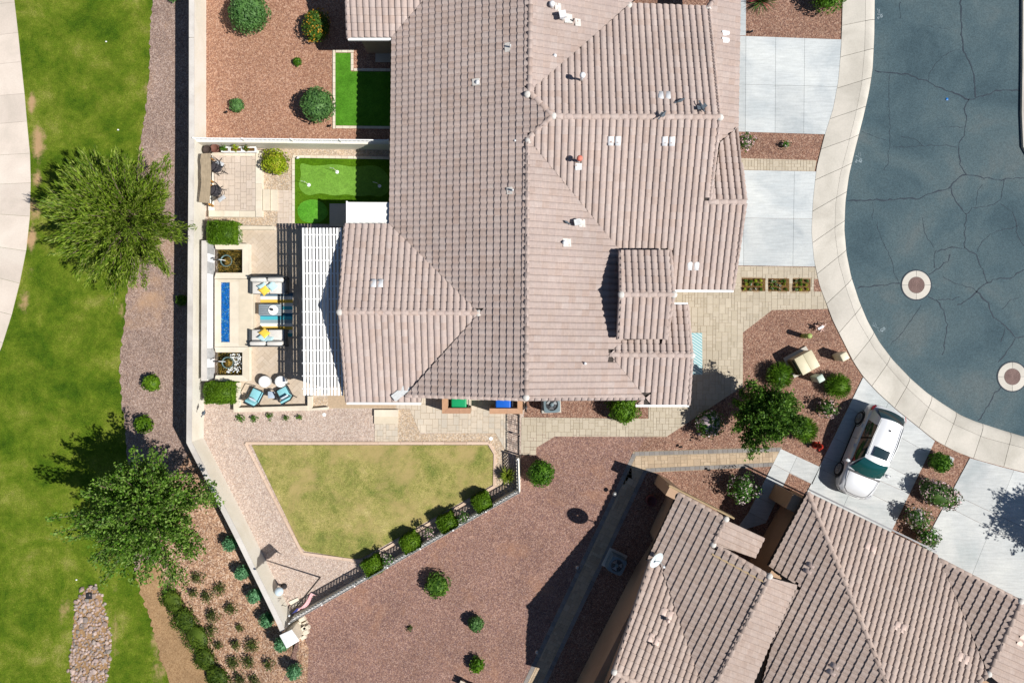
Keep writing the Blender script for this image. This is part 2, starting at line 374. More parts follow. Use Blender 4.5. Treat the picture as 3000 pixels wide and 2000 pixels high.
M['pink_paver'] = pieces('pinkish_slab_paver', [sc(214,196,178), sc(219,202,184), sc(211,194,177), sc(222,206,190)], 10, 0.05, lows=0.6)
M['path_paver'] = pieces('neighbour_path_paver', [sc(188,166,138), sc(202,178,148), sc(180,158,132), sc(206,184,156), sc(194,172,144)], 12, 0.08)
M['border_paver'] = pieces('grey_border_paver', [sc(140,134,130), sc(156,150,144), sc(128,124,122)], 12, 0.08)
M['kerb_stone'] = pieces('pinkish_mow_kerb', [sc(218,190,166), sc(228,202,180), sc(212,184,160)], 8, 0.06)
M['red_stone'] = pieces('salmon_cap_stone', [sc(196,152,118), sc(208,164,130), sc(188,146,118), sc(214,174,142)], 6, 0.1)
ROCK = [sc(160,140,130), sc(186,162,150), sc(142,136,130), sc(206,184,172), sc(170,150,138), sc(192,170,162), sc(132,122,114)]
M['rock'] = pieces('river_rock', ROCK, 8, 0.15, bs=0.5)
M['juniper'] = foliage('juniper_foliage', [sc(58,94,46), sc(80,120,58), sc(100,140,74), sc(68,104,56), sc(112,148,90)])
M['bluebush'] = foliage('blue_green_foliage', [sc(62,112,72), sc(92,144,98), sc(116,166,120), sc(76,126,84)])
M['hedge'] = foliage('hedge_foliage', [sc(60,92,10), sc(82,118,18), sc(106,140,30), sc(72,104,14)])
M['lime'] = foliage('lime_foliage', [sc(96,118,10), sc(136,156,24), sc(168,182,44), sc(110,130,16), sc(180,176,60)])
M['green'] = foliage('mid_green_foliage', [sc(44,82,16), sc(70,112,24), sc(96,136,38), sc(56,94,20)])
M['grassy'] = foliage('grassy_clump_foliage', [sc(58,94,14), sc(80,118,20), sc(102,140,32), sc(66,102,16)])
M['tree1'] = foliage('tree_foliage', [sc(62,92,14), sc(98,126,26), sc(126,148,44), sc(150,164,76), sc(80,110,20), sc(112,136,38)])
M['tree2'] = foliage('oak_foliage', [sc(46,82,14), sc(74,112,26), sc(104,140,44), sc(130,156,78), sc(58,96,18)])
M['citrus'] = foliage('citrus_foliage', [sc(42,74,18), sc(62,100,26), sc(86,124,38), sc(108,142,54), sc(50,84,20)])
M['pinkflower'] = foliage('pink_flowering_foliage', [sc(40,66,24), sc(62,92,34), sc(84,112,48), sc(52,78,28)], 0.2, sc(240,206,208), 0.34)
M['whiteflower'] = foliage('white_flowering_foliage', [sc(46,84,26), sc(66,108,36), sc(88,124,50), sc(56,94,30)], 0.2, sc(238,218,218), 0.22)
M['orangeflower'] = foliage('orange_flowering_foliage', [sc(44,76,22), sc(70,100,30), sc(90,116,36)], 0.2, sc(214,160,50), 0.24)
M['scrub'] = foliage('dark_scrub_foliage', [sc(50,66,26), sc(76,94,36), sc(100,112,52), sc(62,78,30), sc(120,110,80)])
M['lowhedge'] = foliage('low_spreading_foliage', [sc(48,70,18), sc(70,92,24), sc(92,112,34), sc(60,82,20)])
M['yucca'] = foliage('yucca_blades', [sc(84,110,24), sc(122,142,40), sc(150,160,62), sc(100,124,30)])
M['redyucca'] = foliage('red_flowering_yucca_blades', [sc(40,72,28), sc(60,94,40), sc(84,116,56)], 0.2, sc(224,110,110), 0.14)
M['bark'] = plain('bark', (0.16, 0.12, 0.085, 1), 0.95, 0, 0.3, 9, 0.6)
# ---------------------------------------------------------------- paving pieces
def seg_cross(rc, poly, R, cx, cy):
    for i in range(len(poly)):
        ax, ay = poly[i]; bx, by = poly[(i + 1) % len(poly)]
        dx, dy = bx - ax, by - ay; L2 = dx * dx + dy * dy or 1e-9
        t = min(max(((cx - ax) * dx + (cy - ay) * dy) / L2, 0), 1)
        if math.hypot(ax + dx * t - cx, ay + dy * t - cy) < R: return True
    return False
def lay(parent, polys, rects, matl, z0, z1, name, rest, most=300, gap=0.006, hole=None, bev=0.006):
    """lay pieces (cx, cy, w, h, rot) inside the polygons: whole ones as objects that share meshes, cut ones and the surplus as one part"""
    whole = []; cut = MB()
    for (cx, cy, w_, h_, r) in rects:
        R = math.hypot(w_, h_) / 2
        cr, sr = math.cos(r), math.sin(r); hw, hh = w_ / 2 - gap, h_ / 2 - gap
        rc = [(cx + x * cr - y * sr, cy + x * sr + y * cr) for x, y in ((-hw, -hh), (hw, -hh), (hw, hh), (-hw, hh))]
        for poly in polys:
            if not seg_cross(rc, poly, R, cx, cy):
                if inpoly(cx, cy, poly): whole.append((cx, cy, w_, h_, r)); break
                continue
            if all(inpoly(x, y, poly) for x, y in rc) : whole.append((cx, cy, w_, h_, r)); break
            if not any(inpoly(x, y, poly) for x, y in rc) and not inpoly(cx, cy, poly): continue
            sub = list(poly)
            for k in range(4):
                if len(sub) < 3: break
                sub = clip_half(sub, rc[k], rc[(k + 1) % 4])
            sub = clean(sub)
            if len(sub) >= 3 and abs(area2(sub)) > 0.002: cut.prism(sub, z0, z1, random.random())
    if hole: whole = [q for q in whole if not hole(q[0], q[1])]
    whole.sort(key=lambda q: q[0] ** 2 + q[1] ** 2)
    meshes = {}
    for i, (cx, cy, w_, h_, r) in enumerate(whole):
        dzr = random.uniform(-0.002, 0.002)
        if i < most:
            k = (round(w_, 3), round(h_, 3))
            if k not in meshes:
                b = bev; hw, hh = w_ / 2 - gap, h_ / 2 - gap
                q = MB()
                lo = [(-hw, -hh, z0), (hw, -hh, z0), (hw, hh, z0), (-hw, hh, z0)]
                md = [(x, y, z1 - b) for x, y, _ in lo]; tp = [(x - math.copysign(b, x), y - math.copysign(b, y), z1) for x, y, _ in lo]
                q.add(lo + md + tp, [(a + s_, (a + 1) % 4 + s_, (a + 1) % 4 + 4 + s_, a + 4 + s_) for s_ in (0, 4) for a in range(4)] + [(8, 9, 10, 11)])
                me = bpy.data.meshes.new(name); me.from_pydata(q.v, [], q.f); me.materials.append(matl); setattr_rnd(me, [0.0] * len(q.f)); meshes[k] = me
            o = bpy.data.objects.new(name, meshes[k]); C.objects.link(o); o.parent = parent
            o.location = Vector((cx, cy, dzr)) - wpos(parent); o.rotation_euler = (0, 0, r)
        else:
            cr, sr = math.cos(r), math.sin(r); hw, hh = w_ / 2 - gap, h_ / 2 - gap
            cut.prism([(cx + x * cr - y * sr, cy + x * sr + y * cr) for x, y in ((-hw, -hh), (hw, -hh), (hw, hh), (-hw, hh))], z0, z1 + dzr, random.random())
    if cut.f: tag(cut.build(rest, matl, parent, world=True), kind='stuff')
def bbox(polys):
    xs = [p[0] for q in polys for p in q]; ys = [p[1] for q in polys for p in q]; return min(xs), min(ys), max(xs), max(ys)
def ashlar(polys, u, sizes, rot=0.0, seed=1):
    rd = random.Random(seed); x0, y0, x1, y1 = bbox(polys); cx, cy = (x0 + x1) / 2, (y0 + y1) / 2
    R = math.hypot(x1 - x0, y1 - y0) / 2 + u * 4; n = int(2 * R / u) + 1; occ = np.zeros((n, n), bool); out = []
    cr, sr = math.cos(rot), math.sin(rot)
    for j in range(n):
        for i in range(n):
            if occ[j, i]: continue
            ss = sizes[:]; rd.shuffle(ss)
            for (a, b) in ss + [(1, 1)]:
                if i + a <= n and j + b <= n and not occ[j:j + b, i:i + a].any(): break
            else: continue
            occ[j:j + b, i:i + a] = True
            lx, ly = -R + (i + a / 2) * u, -R + (j + b / 2) * u
            X, Y = cx + lx * cr - ly * sr, cy + lx * sr + ly * cr
            if x0 - u * 3 < X < x1 + u * 3 and y0 - u * 3 < Y < y1 + u * 3: out.append((X, Y, a * u, b * u, rot))
    return out
def herring(polys, W, rot):
    x0, y0, x1, y1 = bbox(polys); cx, cy = (x0 + x1) / 2, (y0 + y1) / 2; n = int(math.hypot(x1 - x0, y1 - y0) / W / 2) + 3; out = []
    cr, sr = math.cos(rot), math.sin(rot)
    for j in range(-n, n):
        for i in range(-n, n):
            m_ = (i - j) % 4
            if m_ == 0: lx, ly, a, b = (i + 1) * W, (j + .5) * W, 2 * W, W
            elif m_ == 3: lx, ly, a, b = (i + .5) * W, (j + 1) * W, W, 2 * W
            else: continue
            X, Y = cx + lx * cr - ly * sr, cy + lx * sr + ly * cr
            if x0 - W * 2 < X < x1 + W * 2 and y0 - W * 2 < Y < y1 + W * 2: out.append((X, Y, a, b, rot))
    return out
def row(p, q, width, length):
    """a single row of pieces along the line p-q"""
    dx, dy = q[0] - p[0], q[1] - p[1]; L = math.hypot(dx, dy); n = max(1, round(L / length)); r = math.atan2(dy, dx)
    return [(p[0] + dx * (i + .5) / n, p[1] + dy * (i + .5) / n, L / n, width, r) for i in range(n)]
def slabs(parent, poly, lines, matl, z0, z1, name='slab', gap=0.012):
    polys = [ccw(poly)]
    for a, b in lines:
        nxt = []
        for p in polys:
            l = clean(clip_half(p, a, b, gap / 2)); r = clean(clip_half(p, b, a, gap / 2))
            for q in (l, r):
                if len(q) >= 3 and abs(area2(q)) > 0.02: nxt.append(q)
        polys = nxt
    for p in polys:
        q = MB(); q.prism(p, z0, z1, random.random()); q.build(name, matl, parent, world=True)
    return polys
def raised(name, px, z0, z1, matl, parent=None, bevel=0.0):
    q = MB(); q.prism(PL(px, z1), z0, z1); return q.build(name, matl, parent, world=bool(parent), bevel=bevel)
# ---------------------------------------------------------------- ground
g = MB(); g.prism([(-300, -300), (300, -300), (300, 300), (-300, 300)], -1.3, -1.1)
tag(g.build('ground', M['gravel_south']), 'brown desert ground around the houses', 'ground', None, 'structure')
CPE = [(30,-200),(42,0),(53,95),(62,182),(72,275),(79,356),(88,450),(90,530),(88,632),(77,733),(58,828),(35,920),(5,1015),(-40,1120),(-120,1260)]
LAWN_R = [(450,-200),(446,0),(440,100),(437,200),(430,300),(418,390),(404,470),(395,560),(385,700),(375,810),(369,900),(360,980),(353,1050),(351,1110),(358,1190),(366,1250),(372,1310),(376,1400),(380,1500),(385,1600),(398,1690),(415,1760),(440,1830),(455,1900),(480,1985),(520,2200)]
bare = [(95,300,16,45,.8),(112,420,22,60,1.0),(108,520,20,40,.7),(100,610,20,45,.8),(92,700,20,50,.9),(85,800,16,30,.5),(70,880,18,40,.6),(425,380,14,60,.45),(430,250,10,60,.4),(436,120,10,60,.4),
        (362,900,12,60,.5),(352,1010,10,50,.4),(190,1790,22,70,.45),(340,1850,14,110,.45),(335,1730,20,40,.3),(45,60,14,60,.35),(470,1960,30,60,.5),(455,1880,18,60,.6),(300,1600,30,30,.2)]
sheet('lawn', CPE + list(reversed(LAWN_R)) if False else [(-400,-200)] + [(x + 26, y) for x, y in LAWN_R] + [(-400,2200)], M['lawn'], 0.0, 'mown green golf course lawn beside the cart path', 'lawn', 0.3, False, bare)
BED_L = [(452,-200),(446,0),(440,100),(437,200),(430,300),(418,390),(404,470),(395,560),(385,700),(375,810),(369,900),(360,980),(353,1050),(351,1110),(358,1190),(366,1250),(372,1310),(376,1400),(380,1500),(385,1600),(398,1680)]
sheet('gravel_strip', rough(BED_L, 3.5) + [(640,1690),(602,1330),(596,1290),(600,900),(602,-200)], M['gravel_out'], 0.012, 'pinkish grey gravel strip outside the long white wall', 'gravel', 1.0, False)
sheet('planting_bed', [(420,1560),(560,1310),(604,1312),(725,1545),(846,1796),(880,1840),(905,1900),(890,2200),(700,2200),(612,1990),(560,1900),(520,1810),(490,1745),(470,1690)], M['gravel_bed'], 0.02, 'orange brown mulch bed planted with rows of small shrubs', 'planting bed', 1.0, False)
sheet('bare_dirt', rough([(398,1680),(420,1640),(470,1660),(490,1745),(520,1810),(560,1900),(612,1990),(700,2200)], 3, 9, 2) + rough([(540,2200),(490,1985),(462,1900),(447,1830),(420,1760),(398,1680)], 6, 8, 3)[:-1], M['dirt'], 0.024, 'strip of bare tan dirt between lawn and mulch bed', 'dirt', 1.0, False)
cp = thing('cart_path', 'pale concrete cart path curving along the golf lawn', 'path', kind='structure')
joints = [((0,12),(42,8)),((0,103),(53,97)),((0,188),(62,182)),((0,281),(72,275)),((0,363),(79,356)),((0,455),(88,450)),((0,540),(90,536)),((0,628),(88,634)),((0,724),(77,735)),((0,815),(58,830)),((0,913),(35,922)),((0,1000),(20,1008)),((0,-90),(40,-95))]
slabs(cp, [G(x, y)[:2] for x, y in [(-400,-200)] + CPE + [(-400,1260)]], [(G(*a)[:2], G(*b)[:2]) for a, b in joints], M['path_concrete'], -0.9, -0.72)
sheet('back_gravel', [(592,-200),(1860,-200),(1860,300),(1500,435),(592,430)], M['gravel_brown'], 0.0, 'orange brown gravel of the neighbour back yard', 'gravel')
sheet('side_gravel', [(600,428),(1200,428),(1560,900),(1540,1165),(1526,1300),(1526,1445),(868,1822),(852,1800),(734,1552),(597,1284)], M['gravel_light'], 0.002, 'pale pink gravel around the back lawn and patio', 'gravel')
SW_IN = [(2470,-200),(2468,0),(2466,80),(2463,150),(2455,240),(2440,320),(2416,395),(2392,490),(2381,590),(2377,680),(2384,760),(2400,835),(2440,940),(2500,1060),(2528,1102),(2570,1148),(2625,1198),(2690,1250),(2740,1290),(2800,1322),(2860,1345),(2930,1364),(3000,1382),(3300,1440)]
SW_KB = [(2538,-200),(2535,0),(2534,80),(2532,150),(2523,250),(2505,340),(2480,440),(2460,515),(2447,600),(2445,680),(2457,770),(2480,850),(2510,935),(2560,1020),(2600,1072),(2650,1130),(2725,1198),(2800,1245),(2880,1280),(3000,1312),(3300,1365)]
RD_ED = [(2568,-200),(2566,0),(2565,100),(2560,200),(2550,265),(2533,340),(2510,430),(2491,510),(2480,590),(2477,670),(2483,740),(2497,810),(2520,880),(2545,940),(2580,1002),(2620,1055),(2675,1112),(2719,1150),(2765,1182),(2820,1217),(2863,1235),(2940,1260),(3000,1278),(3300,1330)]
sheet('front_gravel', [(1500,-200)] + SW_IN + [(3300,2200),(1500,2200)], M['gravel_front'], -0.006, 'red brown gravel of the front yards', 'gravel')
sheet('south_gravel', [(1526,1318),(1560,1270),(1900,1270),(1862,1330),(1700,1690),(1520,2060),(1460,2200),(760,2200),(880,1840),(868,1812),(1526,1437)], M['gravel_south'], 0.004, 'purple brown gravel yard south of the fence', 'gravel', 1.0, False)
sheet('road', RD_ED + [(3300,-200)], M['asphalt'], -0.1, 'grey blue asphalt street ending in a cul-de-sac', 'road')
# sidewalk and kerb in panels
def resample(px, step):
    pts = [Vector(P(x, y)[:2]) for x, y in px]; L = [0.0]
    for a, b in zip(pts, pts[1:]): L.append(L[-1] + (b - a).length)
    n = int(round(L[-1] / step)); out = []
    for i in range(n + 1):
        d = L[-1] * i / n; k = max(j for j in range(len(L)) if L[j] <= d + 1e-9); k = min(k, len(pts) - 2)
        t = (d - L[k]) / (L[k + 1] - L[k]); out.append(pts[k].lerp(pts[k + 1], t))
    return out
sw = thing('sidewalk', 'cream concrete sidewalk curving round the cul-de-sac', 'sidewalk', kind='structure')
kb = thing('kerb', 'rolled concrete kerb between sidewalk and asphalt', 'kerb', kind='structure')
A_, B_, D_ = [resample(e, 0.24) for e in (SW_IN, SW_KB, RD_ED)]
nn = 24; per = 6
def at(L, f):
    i = f * (len(L) - 1); k = min(int(i), len(L) - 2); return L[k].lerp(L[k + 1], i - k)
for i in range(nn):
    f = [(i + (j / per)) / nn for j in range(per + 1)]; e = 0.0003
    f[0] += e; f[-1] -= e
    inn = [at(A_, x) for x in f]; mid = [at(B_, x) for x in f]; out = [at(D_, x) for x in f]
    q = MB(); q.prism([tuple(p) for p in inn] + [tuple(p + (a - p).normalized() * 0.008) for p, a in reversed(list(zip(mid, inn)))], -0.12, 0.035, random.random()); q.build('slab', M['walk_concrete'], sw, world=True)
    q = MB(); cols = [(0.004, 0.035), (0.35, 0.035), (0.7, 0.01), (0.93, -0.06), (1.0, -0.11)]
    vv = []; ff = []
    for m_, o_ in zip(mid, out):
        for s_, z in cols: p = m_.lerp(o_, s_); vv.append((p.x, p.y, z))
    nc = len(cols)
    for j in range(per):
        for k in range(nc - 1): ff.append((j * nc + k, j * nc + k + 1, (j + 1) * nc + k + 1, (j + 1) * nc + k))
    q.add(vv, ff, random.random()); q.build('kerb_section', M['walk_concrete'], kb, True, world=True)
fk = thing('far_kerb', 'pale kerb edge on the far side of the street', 'kerb', kind='structure')
raised('kerb_section', [(2998,-200),(2996,200),(2994,330),(2998,430),(3020,470),(3060,470),(3060,-200)], -0.15, 0.03, M['walk_concrete'], fk)
raised('kerb_section', [(3022,474),(3090,640),(3180,700),(3180,474)], -0.15, 0.03, M['walk_concrete'], fk)
# cracks in the asphalt
road = bpy.data.objects['road']
def ribbon(px, wd, z, jit=0.02, seed=0):
    rd = random.Random(seed); pts = [Vector(P(x, y, z)[:2]) for x, y in px]; fine = []
    for a, b in zip(pts, pts[1:]):
        n = max(1, int((b - a).length / 0.16))
        for k in range(n): fine.append(a.lerp(b, k / n) + Vector((rd.uniform(-1, 1), rd.uniform(-1, 1))) * jit * 1.6)
    fine.append(pts[-1]); q = MB(); vv = []; ff = []
    for i, p in enumerate(fine):
        d = (fine[min(i + 1, len(fine) - 1)] - fine[max(i - 1, 0)]).normalized(); n_ = Vector((-d.y, d.x)); w_ = wd * rd.uniform(0.35, 1.25) / 2
        vv += [(p.x + n_.x * w_, p.y + n_.y * w_, z), (p.x - n_.x * w_, p.y - n_.y * w_, z)]
    ff = [(2 * i, 2 * i + 1, 2 * i + 3, 2 * i + 2) for i in range(len(fine) - 1)]
    return q.add(vv, ff)
CR = [([(2562,209),(2600,212),(2660,220),(2712,238),(2760,260),(2800,275),(2840,293)],.075),([(2840,293),(2880,280),(2930,264),(2998,264)],.07),([(2814,0),(2816,80),(2824,150),(2850,210),(2856,250),(2858,285)],.08),
      ([(2840,293),(2827,310),(2830,350),(2825,395),(2808,420),(2808,440),(2815,490),(2832,512),(2870,520),(2935,527),(2990,520),(3010,515)],.06),
      ([(2807,430),(2760,425),(2700,428),(2610,432)],.04),([(2482,590),(2540,586),(2610,585),(2690,582),(2740,562),(2785,548),(2810,520),(2830,512)],.08),
      ([(2785,552),(2800,590),(2830,628),(2827,680),(2826,726)],.06),([(2826,726),(2790,724),(2740,738),(2734,760),(2738,785)],.07),([(2826,726),(2860,745),(2880,790),(2893,828)],.06),
      ([(2514,843),(2560,837),(2600,833),(2636,830)],.08),([(2722,803),(2750,785),(2775,765),(2783,745)],.06),([(2720,870),(2740,880),(2790,876),(2810,870)],.07),([(2805,893),(2835,880),(2862,855),(2893,828),(2920,816),(2960,814),(3000,790)],.07),
      ([(2862,855),(2895,885),(2905,920),(2930,945),(2960,970),(2975,988),(3000,985)],.08),([(2745,880),(2765,910),(2775,950),(2770,1000),(2760,1040)],.06),
      ([(2930,1000),(2945,960)],.04),([(2925,1060),(2945,1040),(2975,990)],.06),([(2865,1233),(2890,1195),(2917,1150),(2945,1120)],.06),([(2700,895),(2670,935),(2640,980),(2610,1010)],.035),
      ([(2605,220),(2606,280),(2606,330),(2607,420),(2600,480),(2590,500)],.03),([(2718,240),(2725,210),(2760,165),(2790,150),(2812,145)],.03),([(2525,386),(2560,400),(2595,410)],.03),([(2570,650),(2580,700),(2605,745),(2620,800),(2632,828)],.03),
      ([(2700,640),(2710,680),(2735,725)],.03),([(2862,740),(2880,708),(2910,680),(2950,672),(2985,660)],.03),([(2827,630),(2850,610),(2890,605),(2930,590),(2935,570),(2942,527)],.045),([(2930,595),(2965,620),(2975,650),(2980,690),(3000,720)],.04),
      ([(2763,812),(2800,830),(2850,845),(2862,855)],.04),([(2860,605),(2865,560),(2880,540)],.025),([(2935,905),(2960,880),(2990,870)],.03),([(2638,5),(2637,55)],.03),([(2715,75),(2760,84),(2790,80)],.02),([(2750,375),(2790,372),(2825,372)],.025),([(2640,400),(2680,408),(2705,428)],.03),([(2556,592),(2556,640)],.025)]
for i, (px, wd) in enumerate(CR): ribbon(px, wd * 0.8, -0.095, 0.028, i).build('sealed_crack', M['sealer'], road)
def scrawl(px, parent):
    for s_ in px: ribbon(s_, 0.035, -0.093, 0.006, len(s_)).build('paint_mark', M['chalk'], parent)
def loops(cx, cy, r, n=9): return [(cx + r * math.cos(t * 2 * PI / n) * (1 - .04 * t), cy + r * math.sin(t * 2 * PI / n) * (1 - .04 * t)) for t in range(n + 5)]
scrawl([[(2571,26),(2574,38),(2572,46)],[(2576,28),(2578,42),(2575,46)],[(2570,42),(2580,44),(2586,40)], loops(2583,47,4), loops(2573,53,3), [(2572,50),(2584,52)]], road)
scrawl([[(2514,446),(2516,456)],[(2519,446),(2521,458)],[(2507,456),(2514,460),(2526,466)], loops(2521,470,5), loops(2508,474,3), [(2508,468),(2520,476),(2526,478)]], road)
scrawl([[(2558,946),(2562,954)],[(2563,944),(2568,956)],[(2556,952),(2566,958),(2574,962)],[(2570,966),(2578,972)], loops(2584,966,5), loops(2590,962,4)], road)
# manholes
for (x, y, lab) in ((2684, 835, 'round brown manhole cover in a concrete collar, nearer the sidewalk curve'), (2965, 1103, 'round brown manhole cover in a concrete collar at the picture edge')):
    p = P(x, y, -0.1); t_ = thing('manhole', lab, 'manhole', p, 0, 'manholes in the street')
    q = MB(); q.lathe([(0.76, 0.0), (0.76, 0.012), (0.40, 0.014)], n=40); q.build('sealer_ring', M['sealer'], t_)
    for k in range(4):
        a0, a1 = PI / 2 * k + 0.012, PI / 2 * (k + 1) - 0.012; aa = [a0 + (a1 - a0) * j / 10 for j in range(11)]
        q = MB(); q.prism([(0.70 * math.cos(a), 0.70 * math.sin(a)) for a in aa] + [(0.405 * math.cos(a), 0.405 * math.sin(a)) for a in reversed(aa)], 0.0, 0.022, random.random()); q.build('collar_section', M['walk_concrete'], t_)
    pr = [(0.395, 0.0), (0.395, 0.03)]
    for k in range(7): r_ = 0.36 - k * 0.05; pr += [(r_ + 0.012, 0.03), (r_ + 0.008, 0.022), (r_ - 0.008, 0.022), (r_ - 0.012, 0.03)]
    q = MB(); q.lathe(pr, n=36); q.build('cover', plain('rusty_iron', sc(128,104,98), 0.7, 0.2, 0.15, 20) if 'rusty_iron' not in bpy.data.materials else bpy.data.materials['rusty_iron'], t_)
q = MB(); q.prism([(-.06,-.06),(.06,-.06),(.05,.06),(-.05,.06)], 0, 0.02); q.add([(-.06,-.06,.02),(.06,-.06,.02),(.05,.06,.02),(-.05,.06,.02),(0,0,.045)], [(0,1,4),(1,2,4),(2,3,4),(3,0,4)])
tag(q.build('road_marker', plain('blue_reflector', sc(30,130,215), 0.3), None, loc=P(2774,291,-0.1)), 'small bright blue reflective marker on the asphalt', 'road marker')
# driveways
def drive(name, label, px, lines, matl):
    t_ = thing(name, label, 'driveway', kind='structure')
    slabs(t_, PL(px), [(P(*a)[:2], P(*b)[:2]) for a, b in lines], matl, -0.1, 0.026); return t_
drive('driveway', 'pale concrete driveway of the upper house unit', [(2130,105),(2464,117),(2456,237),(2440,318),(2418,394),(2130,385)], [((2272,100),(2270,400)),((2185,100),(2183,400)),((2357,100),(2354,400)),((2100,246),(2500,256))], M['drive_concrete'])
drive('driveway', 'pale concrete driveway of the middle house unit', [(2130,498),(2390,503),(2381,590),(2377,680),(2387,781),(2130,777)], [((2179,480),(2178,790)),((2327,480),(2322,790)),((2100,638),(2450,642))], M['drive_concrete'])
raised('porch_strip', [(2100,-200),(2187,-200),(2185,104),(2100,104)], -0.1, 0.02, M['drive_concrete'], bpy.data.objects['driveway'])
NDL = [((2400,1367),(2560,1122)),((2370,1435),(2330,1500))]
drive('driveway', 'pale concrete driveway under the silver car', [(2528,1105),(2570,1150),(2625,1200),(2690,1252),(2738,1291),(2570,1640),(2330,1510),(2400,1368)], [((2480,1190),(2690,1310)),((2400,1370),(2640,1490)),((2420,1340),(2560,1400)),((2640,1090),(2420,1600)),((2440,1280),(2690,1410))], M['drive_concrete_turned'])
drive('driveway', 'pale concrete driveway with a tree shadow at the picture edge', [(2841,1341),(2930,1366),(3000,1384),(3300,1442),(3300,2000),(2680,1640)], [((2970,1375),(2840,1700)),((2800,1450),(3200,1640)),((2770,1480),(3200,1700)),((3130,1420),(3000,1760))], M['drive_concrete_turned'])
drive('front_step_walk', 'pale concrete slab walk leading to the lower house door', [(2287,1314),(2402,1367),(2379,1418),(2312,1385),(2245,1530),(2150,1560),(2193,1500)], [((2335,1336),(2312,1385)),((2264,1358),(2314,1384)),((2243,1405),(2292,1430)),((2218,1455),(2270,1480)),((2195,1500),(2248,1528))], M['drive_concrete_turned'])
# front walkway in tan pavers
WALK = PL([(1528,1222),(1900,1226),(1900,1150),(1985,1150),(1985,900),(1940,880),(1940,820),(2130,820),(2130,779),(2390,783),(2402,838),(2425,905),(2262,908),(2176,974),(2176,1131),(1952,1279),(1625,1278),(1572,1310),(1570,1332),(1526,1332)])
fw = sheet('front_walkway', [(1528,1222),(1900,1226),(1900,1150),(1985,1150),(1985,900),(1940,880),(1940,820),(2130,820),(2130,779),(2390,783),(2402,838),(2425,905),(2262,908),(2176,974),(2176,1131),(1952,1279),(1625,1278),(1572,1310),(1570,1332),(1526,1332)], M['paver_joint'], 0.002, 'tan paver walkway wrapping round the front entry', 'walkway')
HOLES = [PL([(2174,814),(2242,815),(2242,853),(2174,853)]), PL([(2250,815),(2312,816),(2312,854),(2250,853)]), PL([(2322,816),(2374,817),(2374,854),(2322,854)]), PL([(2384,817),(2402,818),(2410,854),(2384,854)])]
lay(fw, [WALK], ashlar([WALK], 0.15, [(2, 2), (1, 2), (2, 1), (1, 1), (2, 2), (2, 3)], -0.011, 3), M['paver'], -0.02, 0.014, 'paver', 'pavers', hole=lambda x, y: any(inpoly(x, y, h) for h in HOLES))
for i, (hp, mt) in enumerate(zip(HOLES, ('soil', 'soil', 'soil', 'gravel_front'))):
    q = MB(); q.prism(hp, 0.0, 0.02); o = q.build('planting_square' if i < 3 else 'gravel_corner', M[mt])
    tag(o, ['square soil bed next to the garage, rows of seedlings', 'square soil bed in the middle, rows of seedlings', 'square soil bed nearest the sidewalk among pavers, rows of seedlings', 'tiny gravel corner between pavers and sidewalk'][i], 'planting bed', None, 'structure')
W2P = [(2130,463),(2392,470),(2386,502),(2130,497)]
pw = sheet('paver_strip', W2P, M['paver_joint'], 0.004, 'tan paver strip between gravel and the middle driveway', 'walkway')
lay(pw, [PL(W2P)], ashlar([PL(W2P)], 0.15, [(2, 2), (1, 2), (2, 1), (1, 1)], -0.011, 5), M['paver'], -0.02, 0.016, 'paver', 'pavers')
# neighbour path with a grey border
NP_OUT = [(1856,1322),(2292,1309),(2262,1366),(1895,1384),(1540,2130),(1470,2130)]
np_ = sheet('garden_path', NP_OUT, M['paver_joint'], 0.008, 'tan paver path with a grey border along the lower house', 'path')
def inset(a, b, d):
    a, b = Vector(a), Vector(b); n_ = Vector((-(b - a).y, (b - a).x)).normalized(); return tuple(a + n_ * d), tuple(b + n_ * d)
WQ = [P(*p)[:2] for p in NP_OUT]
bw = 0.2
INN = PL([(1863,1337),(2285,1324),(2268,1352),(1888,1370),(1526,2130),(1484,2130)])
lay(np_, [INN], ashlar([PL([(1400,1300),(2300,1300),(2300,1380),(1400,1380)])], 0.16, [(2, 1), (1, 1), (2, 2), (1, 2)], 0.03, 8), M['path_paver'], -0.02, 0.02, 'paver', 'pavers', 200, hole=lambda x, y: y < P(0, 1392)[1])
lay(np_, [clip_half(INN, P(1900,1392)[:2], P(1800,1350)[:2])], [r for r in ashlar([PL([(1440,1380),(1900,1380),(1900,2140),(1440,2140)])], 0.16, [(2, 1), (1, 1), (2, 2), (1, 2)], -0.45, 9)], M['path_paver'], -0.02, 0.02, 'paver', 'pavers', 150)
rows_ = []
for a, b in (((1859,1329),(2289,1316)), ((1892,1377),(2264,1360)), ((1859,1329),(1477,2130)), ((1892,1377),(1533,2130))): rows_ += row(P(*a)[:2], P(*b)[:2], 0.2, 0.24)
lay(np_, [PL([(1400,1200),(2400,1200),(2400,2200),(1400,2200)])], rows_, M['border_paver'], -0.02, 0.021, 'border_paver', 'border_pavers', 200)
